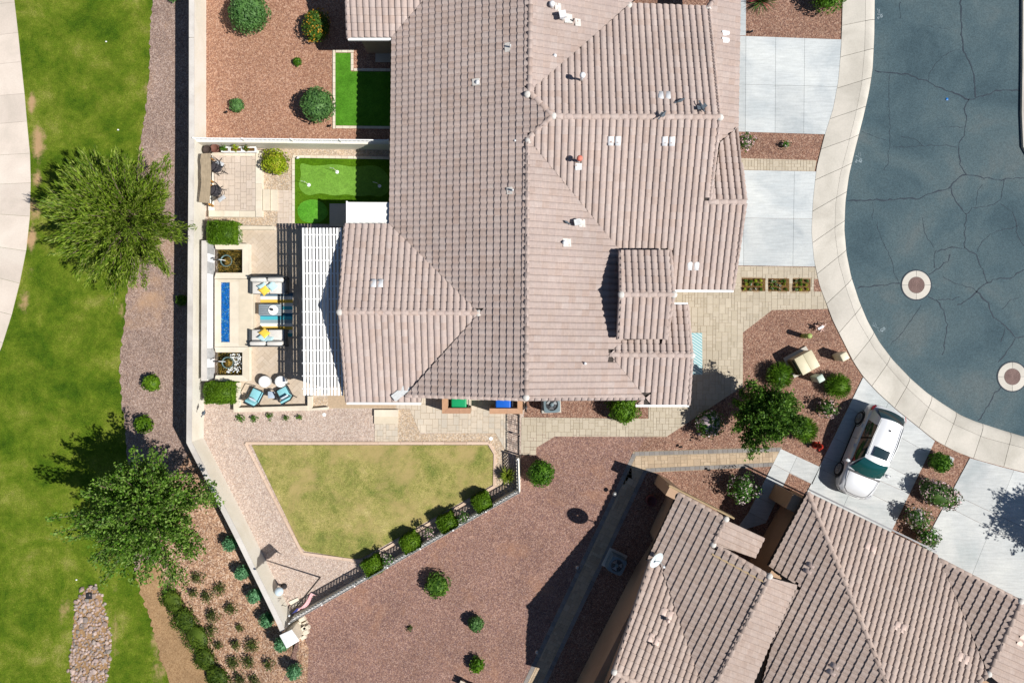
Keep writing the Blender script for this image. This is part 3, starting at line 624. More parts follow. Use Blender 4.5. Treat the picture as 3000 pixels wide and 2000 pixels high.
# neighbour yard artificial turf with paver edging
TF = [(983,156),(1028,156),(1028,210),(1190,211),(1190,371),(983,368)]
sheet('turf_patch', TF, M['fake_turf'], 0.02, 'L-shaped artificial turf patch behind the upper house unit', 'turf')
te = thing('turf_edging', 'cream paver edging round the L-shaped turf patch', 'edging', kind='structure')
rr = []
for a, b in (((979,147),(979,378)), ((984,151),(1037,151)), ((1032,156),(1032,208)), ((1037,205),(1190,206)), ((984,373),(1190,375))): rr += row(P(*a)[:2], P(*b)[:2], 0.135, 0.33)
lay(te, [PL([(900,100),(1300,100),(1300,400),(900,400)])], rr, M['cap_stone'], -0.02, 0.05, 'edging_paver', 'edging_pavers')
sheet('shaded_pad', [(966,597),(1160,597),(1160,664),(966,664)], M['slab_paver'], 0.034, 'paving in the shade under the white flat canopy', 'paving')
sheet('shaded_pad', [(1100,146),(1190,146),(1190,183),(1100,183)], M['slab_paver'], 0.012, 'small paver pad in the house shadow beside the turf patch', 'paving')
# our yard: pebbles, putting green
sheet('pebble_area', [(764,428),(1160,428),(1160,455),(858,455),(858,560),(815,560),(770,560)], M['gravel_mix'], 0.008, 'mixed pebbles between the seating terrace and putting green', 'gravel')
sheet('pebble_area', [(610,612),(815,612),(815,662),(610,662)], M['gravel_mix'], 0.008, 'mixed pebbles below the seating terrace', 'gravel')
sheet('pebble_area', [(1166,1198),(1200,1198),(1231,1270),(1452,1268),(1486,1330),(1486,1445),(1452,1425),(1452,1328),(1434,1296),(1166,1296)], M['gravel_mix'], 0.008, 'mixed pebbles between the slab paving and the dry lawn', 'gravel')
sheet('putting_green', [(864,463),(1160,467),(1160,660),(864,655)], M['fringe_turf'], 0.02, 'dark green artificial turf fringe of the putting green', 'putting green')
def blob(px, n=8):
    """closed Catmull-Rom curve through pixel points"""
    out = []
    m_ = len(px)
    for i in range(m_):
        p0, p1, p2, p3 = [np.array(px[(i + k - 1) % m_], float) for k in range(4)]
        for j in range(n):
            t = j / n; out.append(tuple(0.5 * (2 * p1 + (p2 - p0) * t + (2 * p0 - 5 * p1 + 4 * p2 - p3) * t * t + (3 * p1 - p0 - 3 * p2 + p3) * t ** 3)))
    return out
sheet('putting_surface', blob([(882,481),(915,486),(945,485),(975,482),(1005,485),(1030,489),(1060,487),(1100,486),(1125,500),(1140,525),(1138,560),(1115,576),(1085,573),(1050,575),(1015,570),(980,573),(940,567),(905,572),(884,560),(876,540),(882,515)]), M['green_turf'], 0.026, 'light green wavy putting surface with two flags', 'putting green')
sheet('chipping_patch', blob([(905,586),(935,588),(955,605),(960,630),(940,650),(910,653),(884,645),(872,620),(880,598)]), M['chip_turf'], 0.027, 'round bright green turf patch below the putting surface', 'putting green')
ge = thing('green_edging', 'cream paver edging round the putting green', 'edging', kind='structure')
rr = row(P(860,463)[:2], P(860,655)[:2], 0.14, 0.3) + row(P(858,459)[:2], P(1160,464)[:2], 0.14, 0.3)
lay(ge, [PL([(800,400),(1300,400),(1300,700),(800,700)])], rr, M['cap_stone'], -0.02, 0.05, 'edging_paver', 'edging_pavers')
YW = [(813,558),(856,558),(856,660),(813,660)]
yw = sheet('yard_walkway', YW, M['paver_joint'], 0.012, 'short slab walkway beside the putting green', 'walkway')
lay(yw, [PL(YW)], ashlar([PL(YW)], 0.14, [(2, 2), (2, 2), (2, 3), (1, 2)], 0, 4), M['pink_paver'], -0.02, 0.022, 'paver', 'pavers')
# patio
PT = [(690,668),(1160,668),(1160,1195),(905,1195),(690,1195)]
pt = sheet('patio', PT, M['patio_joint'], 0.03, 'tan herringbone brick patio with pergola and sofas', 'patio')
PTV = [(696,668),(960,668),(960,1193),(696,1193)]
lay(pt, [PL(PTV)], herring([PL(PTV)], 0.2, PI / 4), M['patio_paver'], 0.0, 0.04, 'patio_brick', 'patio_bricks', gap=0.003, bev=0.002)
SP = [(1180,1150),(1530,1158),(1530,1212),(1487,1214),(1487,1330),(1452,1268),(1231,1268),(1200,1196),(905,1196),(905,1160),(1180,1160)]
sp_ = sheet('slab_paving', SP, M['paver_joint'], 0.012, 'large mixed slab paving behind the bins', 'paving')
lay(sp_, [PL(SP)], ashlar([PL(SP)], 0.145, [(2, 2), (2, 2), (1, 2), (2, 3), (3, 2)], -0.011, 6), M['slab_paver'], -0.02, 0.022, 'slab_paver', 'slab_pavers')
SP2 = [(1098,1238),(1166,1238),(1166,1296),(1098,1296)]
sp2 = sheet('stepping_paving', SP2, M['paver_joint'], 0.014, 'small square of slab paving above the dry lawn', 'paving')
lay(sp2, [PL(SP2)], ashlar([PL(SP2)], 0.145, [(2, 2), (1, 1), (2, 2), (1, 2)], 0, 11), M['slab_paver'], -0.02, 0.024, 'slab_paver', 'slab_pavers')
b_ = thing('step_block', 'cream concrete step block by the slab paving', 'step', P(1130,1220))
raised('lower_tread', [(1096,1220),(1166,1220),(1166,1241),(1096,1241)], 0, 0.09, M['cap_stone'], b_)
raised('upper_tread', [(1096,1200),(1166,1200),(1166,1220),(1096,1220)], 0, 0.17, M['cap_stone'], b_)
# dry lawn with mow kerb
LK = [(720,1297),(1432,1297),(1450,1328),(1448,1424),(1064,1643),(886,1619)]
LI = [(738,1303),(1428,1303),(1446,1332),(1444,1418),(1060,1634),(1040,1636),(893,1613),(880,1598)]
sheet('back_lawn', LI, M['dry_lawn'], 0.03, 'patchy dry yellow green lawn inside the back yard', 'lawn')
lk = thing('mow_kerb', 'pinkish concrete mow kerb round the dry lawn', 'kerb', kind='structure')
rr = []
for a, b in zip(LK, LK[1:] + LK[:1]): rr += row(P(*a)[:2], P(*b)[:2], 0.14, 1.05)
lay(lk, [PL([(600,1200),(1600,1200),(1600,1800),(600,1800)])], rr, M['kerb_stone'], -0.02, 0.07, 'kerb_section', 'kerb_sections', gap=0.004)
# ---------------------------------------------------------------- walls and fences
def offset_line(pts, d):
    out = []
    for i, p in enumerate(pts):
        a = Vector(pts[max(i - 1, 0)]); b = Vector(p); c = Vector(pts[min(i + 1, len(pts) - 1)])
        d1 = (b - a).normalized() if i else (c - b).normalized(); d2 = (c - b).normalized() if i < len(pts) - 1 else d1
        n1 = Vector((-d1.y, d1.x)); n2 = Vector((-d2.y, d2.x)); m_ = (n1 + n2).normalized(); out.append(tuple(b + m_ * d / max(m_.dot(n1), 0.3)))
    return out
def wall_run(parent, pts, th, z0, z1, matl, capm=None, cap=0.05, over=0.03, name='wall_body', joints=0):
    """th > 0: thickness to the left of the direction of travel"""
    o_ = offset_line(pts, th)
    q = MB(); q.prism(list(pts) + list(reversed(o_)), z0, z1); q.build(name, matl, parent, world=True)
    if capm:
        a = offset_line(pts, -over if th > 0 else over); b = offset_line(pts, th + (over if th > 0 else -over))
        for i in range(len(pts) - 1):
            seg = [a[i], a[i + 1], b[i + 1], b[i]]; L = math.hypot(a[i + 1][0] - a[i][0], a[i + 1][1] - a[i][1]); n = max(1, int(L / 4.5))
            for k in range(n):
                t0, t1 = k / n, (k + 1) / n - (0.002 if k < n - 1 else 0)
                l = lambda u, v, t: tuple(u[j] + (v[j] - u[j]) * t for j in (0, 1))
                q = MB(); q.prism([l(a[i], a[i + 1], t0), l(a[i], a[i + 1], t1), l(b[i], b[i + 1], t1), l(b[i], b[i + 1], t0)], z1, z1 + cap, random.random()); q.build('cap', capm, parent, world=True)
pw_ = thing('perimeter_wall', 'long cream stucco wall between the yards and the golf course', 'wall', P(600,900))
wall_run(pw_, WALL_XY, -0.2, -1.0, 1.27, M['stucco'], M['wall_cap'], 0.05, 0.02)
def lattice(parent, a, b, z0, z1, matl, step=0.13, wd=0.03, posts=2.4, name='lattice'):
    a, b = Vector((a[0], a[1], 0)), Vector((b[0], b[1], 0)); d = (b - a); L = d.length; d.normalize(); n_ = Vector((-d.y, d.x, 0)); h = z1 - z0
    q = MB(); k = -int(h / step) - 1
    for sgn, off in ((1, 0.008), (-1, -0.008)):
        for i in range(-int(h / step) - 1, int(L / step) + int(h / step) + 2):
            x0 = i * step; pa, pb = (x0, 0.0), (x0 + sgn * h, h)
            def cl(p, q_, lim, lo):
                if (p[0] - lim) * (1 if lo else -1) < 0:
                    t = (lim - p[0]) / (q_[0] - p[0]); return (lim, p[1] + (q_[1] - p[1]) * t)
                return p
            if max(pa[0], pb[0]) <= 0.02 or min(pa[0], pb[0]) >= L - 0.02: continue
            pa2 = cl(cl(pa, pb, 0, True), pb, L, False); pb2 = cl(cl(pb, pa, 0, True), pa, L, False)
            c = a + d * ((pa2[0] + pb2[0]) / 2) + n_ * off; ln = math.hypot(pb2[0] - pa2[0], pb2[1] - pa2[1])
            u = (d * sgn + Vector((0, 0, 1))).normalized(); v = u.cross(n_).normalized()
            cz = c + Vector((0, 0, z0 + (pa2[1] + pb2[1]) / 2)); hw = wd / 2; vv = []
            for s_ in (-1, 1):
                for t_ in (-1, 1):
                    for w_ in (-1, 1): vv.append(cz + u * (ln / 2 * s_) + v * (hw * t_) + n_ * (0.006 * w_))
            q.add(vv, [(0, 1, 3, 2), (4, 6, 7, 5), (0, 4, 5, 1), (2, 3, 7, 6), (0, 2, 6, 4), (1, 5, 7, 3)])
    tag(q.build(name, matl, parent, world=True), kind='stuff')
    for zz in (z0 + 0.02, z1 - 0.01):
        q = MB(); q.box((a + b) / 2 + Vector((0, 0, zz)), (L, 0.045, 0.045), math.atan2(d.y, d.x)); q.build('rail', matl, parent, world=True)
    n = max(1, round(L / posts))
    for i in range(n + 1):
        p = a + d * (L * i / n); q = MB(); q.box(p + Vector((0, 0, (z0 + z1) / 2 + 0.03)), (0.06, 0.06, h + 0.06), math.atan2(d.y, d.x)); q.build('post', M['white'], parent, world=True)
dw = thing('divider_wall', 'cream divider wall with white lattice top between the two back yards', 'wall', P(870,436))
dA, dB = P(604,434)[:2], P(1190,441)[:2]
wall_run(dw, [dA, dB], 0.18, 0, 1.0, M['stucco'])
dA2, dB2 = P(604,434)[:2], P(1152,440)[:2]
lattice(dw, (dA2[0], dA2[1] + 0.09), (dB2[0], dB2[1] + 0.09), 1.0, 1.34, M['white'], 0.2, 0.045)
vf = thing('view_fence', 'low cream wall with white lattice fence along the south yard', 'fence', P(1200,1630))
f0, f1, f2 = P(868,1806)[:2], P(1524,1434)[:2], P(1521,1335)[:2]
wall_run(vf, [f0, f1, f2], 0.16, -0.3, 0.45, M['stucco'])
fo = offset_line([f0, f1, f2], 0.08)
lattice(vf, fo[0], fo[1], 0.45, 0.92, M['white'], 0.16, 0.045, 1.9); lattice(vf, fo[1], fo[2], 0.45, 0.92, M['white'], 0.16, 0.045, 1.9)
for z_ in (0.94,):
    for a, b in ((fo[0], fo[1]), (fo[1], fo[2])):
        q = MB(); q.tube([(a[0], a[1], z_), (b[0], b[1], z_)], 0.014, 6); q.build('top_rail', M['black_metal'], vf, world=True)
# gate
gt = thing('yard_gate', 'black metal double gate of stepped rectangles by the bins', 'gate', P(1521,1272))
ga, gb = P(1520.5,1214), P(1522,1331)
gl = ga[1] - gb[1]
for y_, lab in ((ga[1], 'post'), (gb[1], 'post')):
    q = MB(); q.box((ga[0], y_, 0.44), (0.06, 0.06, 0.88)); q.build('post', M['black_metal'], gt, world=True)
for lf in (0, 1):
    ya = ga[1] - 0.05 - lf * gl / 2; yb = ya - gl / 2 + 0.07
    q = MB()
    for z_ in (0.06, 0.8): q.box((ga[0], (ya + yb) / 2, z_), (0.03, abs(ya - yb), 0.035))
    for y_ in (ya, yb): q.box((ga[0], y_, 0.43), (0.03, 0.035, 0.78))
    q.build('gate_frame', M['black_metal'], gt, world=True)
    rd = random.Random(lf + 5); q = MB()
    for k in range(1, 9):
        y_ = ya + (yb - ya) * k / 9; z0_ = 0.06 if k % 2 else rd.choice((0.25, 0.4)); z1_ = 0.8 if k % 3 else rd.choice((0.5, 0.62))
        q.box((ga[0], y_, (z0_ + z1_) / 2), (0.014, 0.016, z1_ - z0_))
    for k in range(9):
        z_ = 0.14 + k * 0.075; a = rd.uniform(0, 0.5); b = a + rd.uniform(0.3, 0.5)
        q.box((ga[0], ya + (yb - ya) * (a + b) / 2, z_), (0.013, abs(yb - ya) * (b - a), 0.014))
    q.build('bar_pattern', M['black_metal'], gt, world=True)
q = MB(); q.box((ga[0], (ga[1] + gb[1]) / 2, 0.5), (0.09, 0.05, 0.12)); q.build('latch', M['black_metal'], gt, world=True)
# corner pillar with stone ledge
cpil = thing('corner_pillar', 'square stone-clad pillar with white cap at the fence corner', 'pillar', P(852,1862,-0.1))
cap_px = [(822,1862),(852,1848),(872,1876),(840,1895)]
q = MB(); pp = PL(cap_px, 1.55); q.prism(pp, -0.8, 1.46); q.build('shaft', M['cap_stone'], cpil, world=True)
cx_, cy_ = sum(p[0] for p in pp) / 4, sum(p[1] for p in pp) / 4
pq = [(cx_ + (x - cx_) * 1.16, cy_ + (y - cy_) * 1.16) for x, y in pp]
q = MB(); q.prism(pq, 1.461, 1.52); n0 = [(x, y, 1.521) for x, y in ccw(pq)]; q.add(n0 + [(cx_, cy_, 1.64)], [(0, 1, 4), (1, 2, 4), (2, 3, 4), (3, 0, 4)]); q.build('cap', M['white'], cpil, world=True)
led = thing('stone_ledge', 'curved dry-stacked ledge of cream blocks beside the white-capped pillar', 'stone ledge', P(885,1845))
rd = random.Random(2)
for lv in range(4):
    for (x, y) in [(868,1850),(872,1836),(878,1822),(888,1812),(884,1850),(888,1836),(894,1824),(900,1836),(898,1848),(876,1862),(890,1862)]:
        p = P(x + rd.uniform(-2, 2), y + rd.uniform(-2, 2), 0.16 * lv); q = MB(); q.box((p[0], p[1], 0.08 + 0.16 * lv), (0.26, 0.16, 0.15), 0.5 + rd.uniform(-.15, .15), rd.random())
        if lv < 3 or rd.random() < 0.6: q.build('block', M['cap_stone'], led, world=True)
# ---------------------------------------------------------------- roofs
class Pl:
    def __init__(s, p, d, m=1 / 3):
        d = Vector(d).normalized(); s.d = d; s.m = m; s.b = -m * d.x; s.c = -m * d.y; s.a = p[2] - s.b * p[0] - s.c * p[1]
    def z(s, x, y): return s.a + s.b * x + s.c * y
    def hit(s, px, py):
        dx, dy = (px - 1500) / 2000, (1000 - py) / 2000; t = (H - s.a) / (1 + s.b * dx + s.c * dy); return Vector((dx * t, dy * t, H - t))
TW, TC = 0.283, 0.30                     # tile width, course in plan
TP = [(f * TW, h) for f, h in ((0, .018), (.06, .044), (.18, .062), (.4, .066), (.6, .05), (.78, .02), (.9, .003), (1.0, .0))]
def tile_mesh(matl, flip):
    L = TC / math.cos(math.atan(1 / 3)); n = len(TP)
    tp = [(TW - u, h) for u, h in reversed(TP)] if flip else TP
    vv = [(u, -0.02, h) for u, h in tp] + [(u, L, h + 0.05) for u, h in tp] + [(u, L, h - 0.004) for u, h in tp]
    e = n - 1 if flip else 0
    vv += [(tp[e][0], -0.02, tp[e][1] - 0.03), (tp[e][0], L, tp[e][1] + 0.02)]
    ff = [(i + 1, i, n + i, n + i + 1) for i in range(n - 1)] + [(n + i + 1, n + i, 2 * n + i, 2 * n + i + 1) for i in range(n - 1)]
    ff.append((e, 3 * n, 3 * n + 1, n + e))
    me = bpy.data.meshes.new('roof_tile'); me.from_pydata(vv, [], ff); me.materials.append(matl); setattr_rnd(me, [0.0] * len(ff)); return me, vv, ff
class Roof:
    def __init__(s, house, matl, name='roof'):
        s.house = house; s.mat = matl; s.tk = [tile_mesh(matl, f) for f in (False, True)]; s.whole = []; s.rest = MB(); s.deck = MB(); s.caps = []
    def facet(s, pl, px, shift=(0.0, 0.0), jag=0.05):
        poly3 = [pl.hit(x, y) for x, y in px]; poly = ccw([(p.x, p.y) for p in poly3]); s.deck_add(pl, poly)
        d = pl.d; u = Vector((d.y, -d.x)) * -1          # u x d right-handed: tile x = u, y = down
        U = Vector((u.x, u.y, 0)); V = Vector((d.x, d.y, -pl.m)).normalized(); Nn = U.cross(V)
        if Nn.z < 0: U = -U; u = -u; Nn = U.cross(V)
        fl = 1 if U.x * 0.954 - U.y * 0.3 < 0 else 0
        if d.x * 0.954 - d.y * 0.3 < -0.7: fl = 1 - fl
        tv, tf = s.tk[fl][1:]
        us = [p[0] * u.x + p[1] * u.y for p in poly]; vs_ = [p[0] * d.x + p[1] * d.y for p in poly]
        i0, i1 = int(math.floor((min(us) - shift[0]) / TW)) - 1, int(math.ceil((max(us) - shift[0]) / TW)) + 1
        v_eave = max(vs_)
        n = int((v_eave - min(vs_)) / TC) + 2; R = math.hypot(TW, TC) / 2 + 0.02
        for j in range(n):
            for i in range(i0, i1):
                uu, vv = shift[0] + i * TW, v_eave - (j + 1) * TC + shift[1]
                ox, oy = uu * u.x + vv * d.x, uu * u.y + vv * d.y; cx, cy = ox + u.x * TW / 2 + d.x * TC / 2, oy + u.y * TW / 2 + d.y * TC / 2
                edges = []
                for k in range(len(poly)):
                    (ax, ay), (bx, by) = poly[k], poly[(k + 1) % len(poly)]; ex, ey = bx - ax, by - ay; L2 = ex * ex + ey * ey or 1e-9
                    t = min(max(((cx - ax) * ex + (cy - ay) * ey) / L2, 0), 1)
                    if math.hypot(ax + ex * t - cx, ay + ey * t - cy) < R: edges.append(k)
                ins = inpoly(cx, cy, poly)
                if not edges and not ins: continue
                o = Vector((ox, oy, pl.z(ox, oy) + 0.02 + random.uniform(-0.004, 0.004)))
                yaw = random.uniform(-0.006, 0.006)
                if not edges: s.whole.append((o, U, V, Nn, fl)); continue
                pts = [o + U * a + V * b + Nn * c for a, b, c in tv]; r_ = random.random(); got = MB()
                for f in tf:
                    fp = [tuple(pts[q]) for q in f]
                    for k in edges:
                        if len(fp) < 3: break
                        a, b = poly[k], poly[(k + 1) % len(poly)]
                        fp = clip_half(fp, a, b)
                    if len(fp) >= 3: got.add(fp, [tuple(range(len(fp)))])
                for f in got.f: s.rest.add([got.v[q] for q in f], [tuple(range(len(f)))], r_)
    def deck_add(s, pl, poly):
        s.deck.prism(poly, lambda x, y: pl.z(x, y) - 0.12, lambda x, y: pl.z(x, y) + 0.0, 0.0, True)
    def cap(s, a, b, r=0.125, step=0.38, lift=0.07, matl=None, name='ridge_cap'):
        s.caps.append((Vector(a), Vector(b), r, step, lift, matl, name))
    def finish(s, most=300, vis=None):
        rf = s.roof = s.deck.build('roof', M['deck'], s.house, world=True)
        s.whole.sort(key=lambda t: (0 if (vis is None or vis(t[0])) else 1, (t[0] - Vector((0, 0, H))).length))
        for i, (o, U, V, Nn, fl) in enumerate(s.whole):
            if i < most:
                ob = bpy.data.objects.new('roof_tile', s.tk[fl][0]); C.objects.link(ob); ob.parent = rf
                m_ = Matrix((U, V, Nn)).transposed().to_4x4(); m_.translation = o - wpos(rf); ob.matrix_basis = m_
            else:
                s.rest.add([o + U * a + V * b + Nn * c for a, b, c in s.tk[fl][1]], s.tk[fl][2], random.random())
        tag(s.rest.build('roof_tiles', s.mat, rf, world=True), kind='stuff')
        for (a, b, r, step, lift, matl, nm) in s.caps:
            d = b - a; L = d.length; d.normalize(); n = max(1, round(L / step)); sd_ = d.cross(Vector((0, 0, 1))).normalized(); up = sd_.cross(d)
            if up.z < 0: up = -up
            for i in range(n):
                p0 = a + d * (L * i / n - 0.03); p1 = a + d * (L * (i + 1) / n); q = MB(); vv = []; k7 = 7
                for p, rr, lf in ((p0, r * 0.9, lift - 0.03), (p1, r * 1.05, lift + 0.012), (p1, r * 1.05 - 0.03, lift - 0.015)):
                    for k in range(k7):
                        t = PI * k / (k7 - 1); vv.append(p + sd_ * (math.cos(t) * rr) + up * (math.sin(t) * rr + lf - 0.05))
                ff = [(k, k + 1, k7 + k + 1, k7 + k) for k in range(k7 - 1)] + [(k7 + k, k7 + k + 1, 2 * k7 + k + 1, 2 * k7 + k) for k in range(k7 - 1)]
                q.add(vv, ff); o = q.build(nm, matl or s.mat, rf, True, world=True)
        return rf
    def part(s, q, name, matl, smooth=False): return q.build(name, matl, s.roof, smooth, world=True)
DEL = math.radians(0.62)
ex, ey = (math.cos(DEL), -math.sin(DEL)), (math.sin(DEL), math.cos(DEL)); nex, ney = (-ex[0], -ex[1]), (-ey[0], -ey[1])
EV = 2.54
house = thing('duplex_house', 'large pink brown tiled duplex house with three driveways of roofs and vents'.replace('with three driveways of roofs', 'with white pergola'), 'house', P(1550,600))
PW = Pl(P(1147,400,EV), nex); R0 = PW.hit(1547,600); PE = Pl(R0, ex)
R1 = PW.hit(1621,340); G1S = Pl(R1, ney); G1N = Pl(R1, ey)
G2N = Pl(G1S.hit(2130,591), ey); PST = Pl(P(2165,200,EV), ex)
TR = P(1895,862,4.45); TN = Pl(TR, ey); TS = Pl(TR, ney)
PR = PE.hit(1785,1037); PN = Pl(PR, ey); PS = Pl(PR, ney)
AR = PW.hit(1405,915); AN = Pl(AR, ey); AS = Pl(AR, ney)
BS = Pl(P(1080,112,EV), ney)
rf = Roof(house, M['tile'])
rf.facet(PW, [(1148,112),(1340,-110),(1554,-110),(1550,270),(1621,341),(1545,411),(1541,1166),(1190,1156),(1404,918),(1141,655)])
rf.facet(PE, [(1554,-110),(1975,-110),(1848,10),(1552,272)])
rf.facet(PE, [(1546,408),(1828,748),(1828,1000),(1788,1040),(1890,1164),(1541,1166)])
rf.facet(G1N, [(1551,270),(1848,12),(2076,20),(2107,343),(1621,340)])
rf.facet(G1S, [(1546,408),(1621,342),(2107,344),(2077,590),(2183,592),(2146,849),(1955,849),(1955,733),(1815,733)])
rf.facet(G2N, [(2084,590),(2183,590),(2172,500),(2161,374),(2108,419)])
rf.facet(PST, [(2070,28),(2100,0),(2130,-60),(2169,-60),(2165,200),(2162,372),(2107,420),(2080,588),(2100,400),(2105,346)])
rf.facet(TN, [(1818,733),(1962,733),(1971,861),(1819,861)])
rf.facet(TS, [(1819,863),(1972,863),(1951,993),(1812,993)])
rf.facet(PN, [(1788,1035),(2024,1038),(2013,893),(1960,893),(1940,992),(1822,996)])
rf.facet(PS, [(1787,1038),(2025,1041),(2017,1185),(1860,1185),(1890,1164)])
rf.facet(AN, [(1141,656),(1404,915),(995,912),(1013,656)])
rf.facet(AS, [(995,914),(1404,917),(1190,1154),(1236,1163),(1233,1177),(1016,1177)])
rf.facet(BS, [(1015,-110),(1340,-110),(1148,112),(1020,113)])
def capline(R_, pl, a, b, **k): R_.cap(pl.hit(*a), pl.hit(*b), **k)
capline(rf, PW, (1551,275), (1554,-60)); capline(rf, PW, (1541,1166), (1545,405)); capline(rf, PW, (1551,272), (1619,340)); capline(rf, PW, (1546,408), (1619,342))
capline(rf, G1S, (1622,342), (2108,344)); capline(rf, G1S, (2077,592), (2184,592)); capline(rf, TS, (1819,863), (1973,863)); capline(rf, PS, (1787,1038), (2027,1041)); capline(rf, AS, (994,914), (1403,917)); capline(rf, PST, (2108,-30), (2072,28))
for pl, a, b in ((AN, (1013,657), (996,908)), (AS, (1017,1176), (996,918)), (TN, (1817,735), (1819,858)), (TS, (1811,992), (1818,866)), (TN, (1963,735), (1972,858)), (TS, (1951,992), (1973,866)), (PS, (2017,1184), (2026,1044)), (PN, (2013,894), (2025,1036)), (G1S, (2146,848), (2183,596)), (G1S, (2080,588), (2107,350)), (G1N, (2076,22), (2107,340)), (G2N, (2171,480), (2183,586)), (PW, (1190,1158), (1538,1168)), (PE, (1886,1166), (1545,1168)), (BS, (1020,112), (1014,-60))):
    capline(rf, pl, a, b, r=0.1, step=0.31, lift=0.05, name='rake_tile')
rf.finish()
# walls under the roofs
def wallpoly(pts, z1=2.4): q = MB(); q.prism(pts, 0, z1); q.build('wall', M['house_stucco'], house, world=True)
def hp(px, z=2.4): return [P(x, y, z)[:2] for x, y in px]
wallpoly(hp([(1172,-100),(1800,-100),(1800,60),(2040,60),(2040,100),(2120,100),(2120,832),(1975,832),(1975,905),(1955,1150),(1565,1150),(1200,1140),(1175,1140)]))
wallpoly(hp([(1045,672),(1174,672),(1174,1158),(1045,1158)]))
wallpoly(hp([(1985,910),(1955,910),(1955,1168),(1985,1168)]))
wallpoly(hp([(1045,-100),(1171,-100),(1171,92),(1045,92)]))
def gable(px3, pls, inset_, thick=0.12, zb=2.3, depth=0.12):
    """triangular gable wall below two roof planes, moved inwards"""
    pts = [pl.hit(x, y) + Vector((inset_[0], inset_[1], 0)) for (x, y), pl in zip(px3, pls)]
    n_ = Vector((inset_[0], inset_[1], 0)).normalized() * thick; q = MB()
    top = [p + Vector((0, 0, -depth)) for p in pts]; bot = [Vector((p.x, p.y, zb)) for p in (pts[0], pts[-1])]
    ring = [bot[0]] + top + [bot[1]]; m_ = len(ring)
    q.add(ring + [p + n_ for p in ring], [tuple(range(m_)), tuple(range(2 * m_ - 1, m_ - 1, -1))] + [(i, (i + 1) % m_, m_ + (i + 1) % m_, m_ + i) for i in range(m_)])
    q.build('gable_wall', M['house_stucco'], house, world=True)
gable([(1013,660),(996,913),(1017,1175)], (AN, AN, AS), (0.35, 0)); gable([(1818,735),(1819,862),(1812,991)], (TN, TN, TS), (0.3, 0), zb=2.5); gable([(1963,735),(1972,862),(1951,991)], (TN, TN, TS), (-0.3, 0), zb=2.5)
gable([(2078,30),(2106,343),(2079,588)], (G1N, G1N, G1S), (-0.25, 0)); gable([(2170,480),(2183,591),(2147,846)], (G2N, G1S, G1S), (-0.35, 0)); gable([(2013,895),(2025,1039),(2017,1183)], (PN, PN, PS), (-0.35, 0)); gable([(1195,1157),(1541,1167),(1885,1165)], (PW, PW, PE), (0, 0.35))
q = MB(); q.prism(hp([(1835,752),(1948,752),(1940,975),(1830,975)], 3.6), 2.4, 3.62); q.build('tower_wall', M['house_stucco'], house, world=True)
def gutter(a, b, z, matl=None):
    a, b = Vector(P(*a, z)), Vector(P(*b, z)); d = b - a; q = MB(); q.box((a + b) / 2, (d.length, 0.1, 0.1), math.atan2(d.y, d.x)); q.build('gutter', matl or M['white'], house, world=True)
gutter((1020,116), (1147,116), EV - 0.02); gutter((1976,852), (2148,853), EV + 0.06); gutter((1016,1181), (1234,1182), EV - 0.03); gutter((1972,890), (2015,890), EV + 0.05); gutter((1862,1188), (2018,1188), EV + 0.05)
q = MB(); v0, v1 = AS.hit(1160,1162), AS.hit(1192,1136); q.box((v0 + v1) / 2 + Vector((0, 0, 0.14)), ((v1 - v0).length + .2, 0.34, 0.03), math.atan2((v1 - v0).y, (v1 - v0).x)); rf.part(q, 'valley_flashing', M['galv'])
for pl, x, y in ((PE,1545,278),(PW,1621,341),(PE,1548,412),(G1S,2108,345),(AS,996,914),(AS,1402,917),(TS,1820,863),(TS,1973,863),(PS,2026,1041),(G1N,1843,18),(PW,1541,1164),(PST,2073,28)):
    p = pl.hit(x, y); q = MB(); rd = random.Random(x); q.lathe([(0.15, 0.0), (0.16, 0.06), (0.12, 0.12), (0.05, 0.15)], tuple(p + Vector((0, 0, 0.0))), 9); rf.part(q, 'mortar_patch', M['mortar'], True)
def vent_pair(R_, pl, x, y, matl, house_axis):
    c = pl.hit(x, y); u = Vector((pl.d.y, -pl.d.x, 0)); V = Vector((pl.d.x, pl.d.y, -pl.m)).normalized(); Nn = u.cross(V)
    if Nn.z < 0: Nn = -Nn
    for s_ in (-0.5, 0.5):
        q = MB(); o = c + u * (s_ * TW * 1.08); vv = []; ff = []
        for b_ in (-0.17, 0.2):
            for k in range(7): t = PI * k / 6; vv.append(o + u * (-0.125 * math.cos(t)) + V * b_ + Nn * (0.05 + 0.055 * math.sin(t) ** 0.6 + (0.03 if b_ > 0 else 0.012)))
        for k in range(7): t = PI * k / 6; vv.append(o + u * (-0.125 * math.cos(t)) + V * 0.2 + Nn * 0.04)
        for k in range(6): ff += [(k, k + 1, 7 + k + 1, 7 + k), (7 + k, 8 + k, 15 + k, 14 + k)]
        q.add(vv, ff); R_.part(q, 'roof_vent', matl, True)
for pl, x, y in ((G1S,1799,412),(G1S,1957,413),(G1N,1945,285),(PST,2121,110),(AN,1105,833),(G1S,2029,777)): vent_pair(rf, pl, x, y, M['vent_grey'], 0)
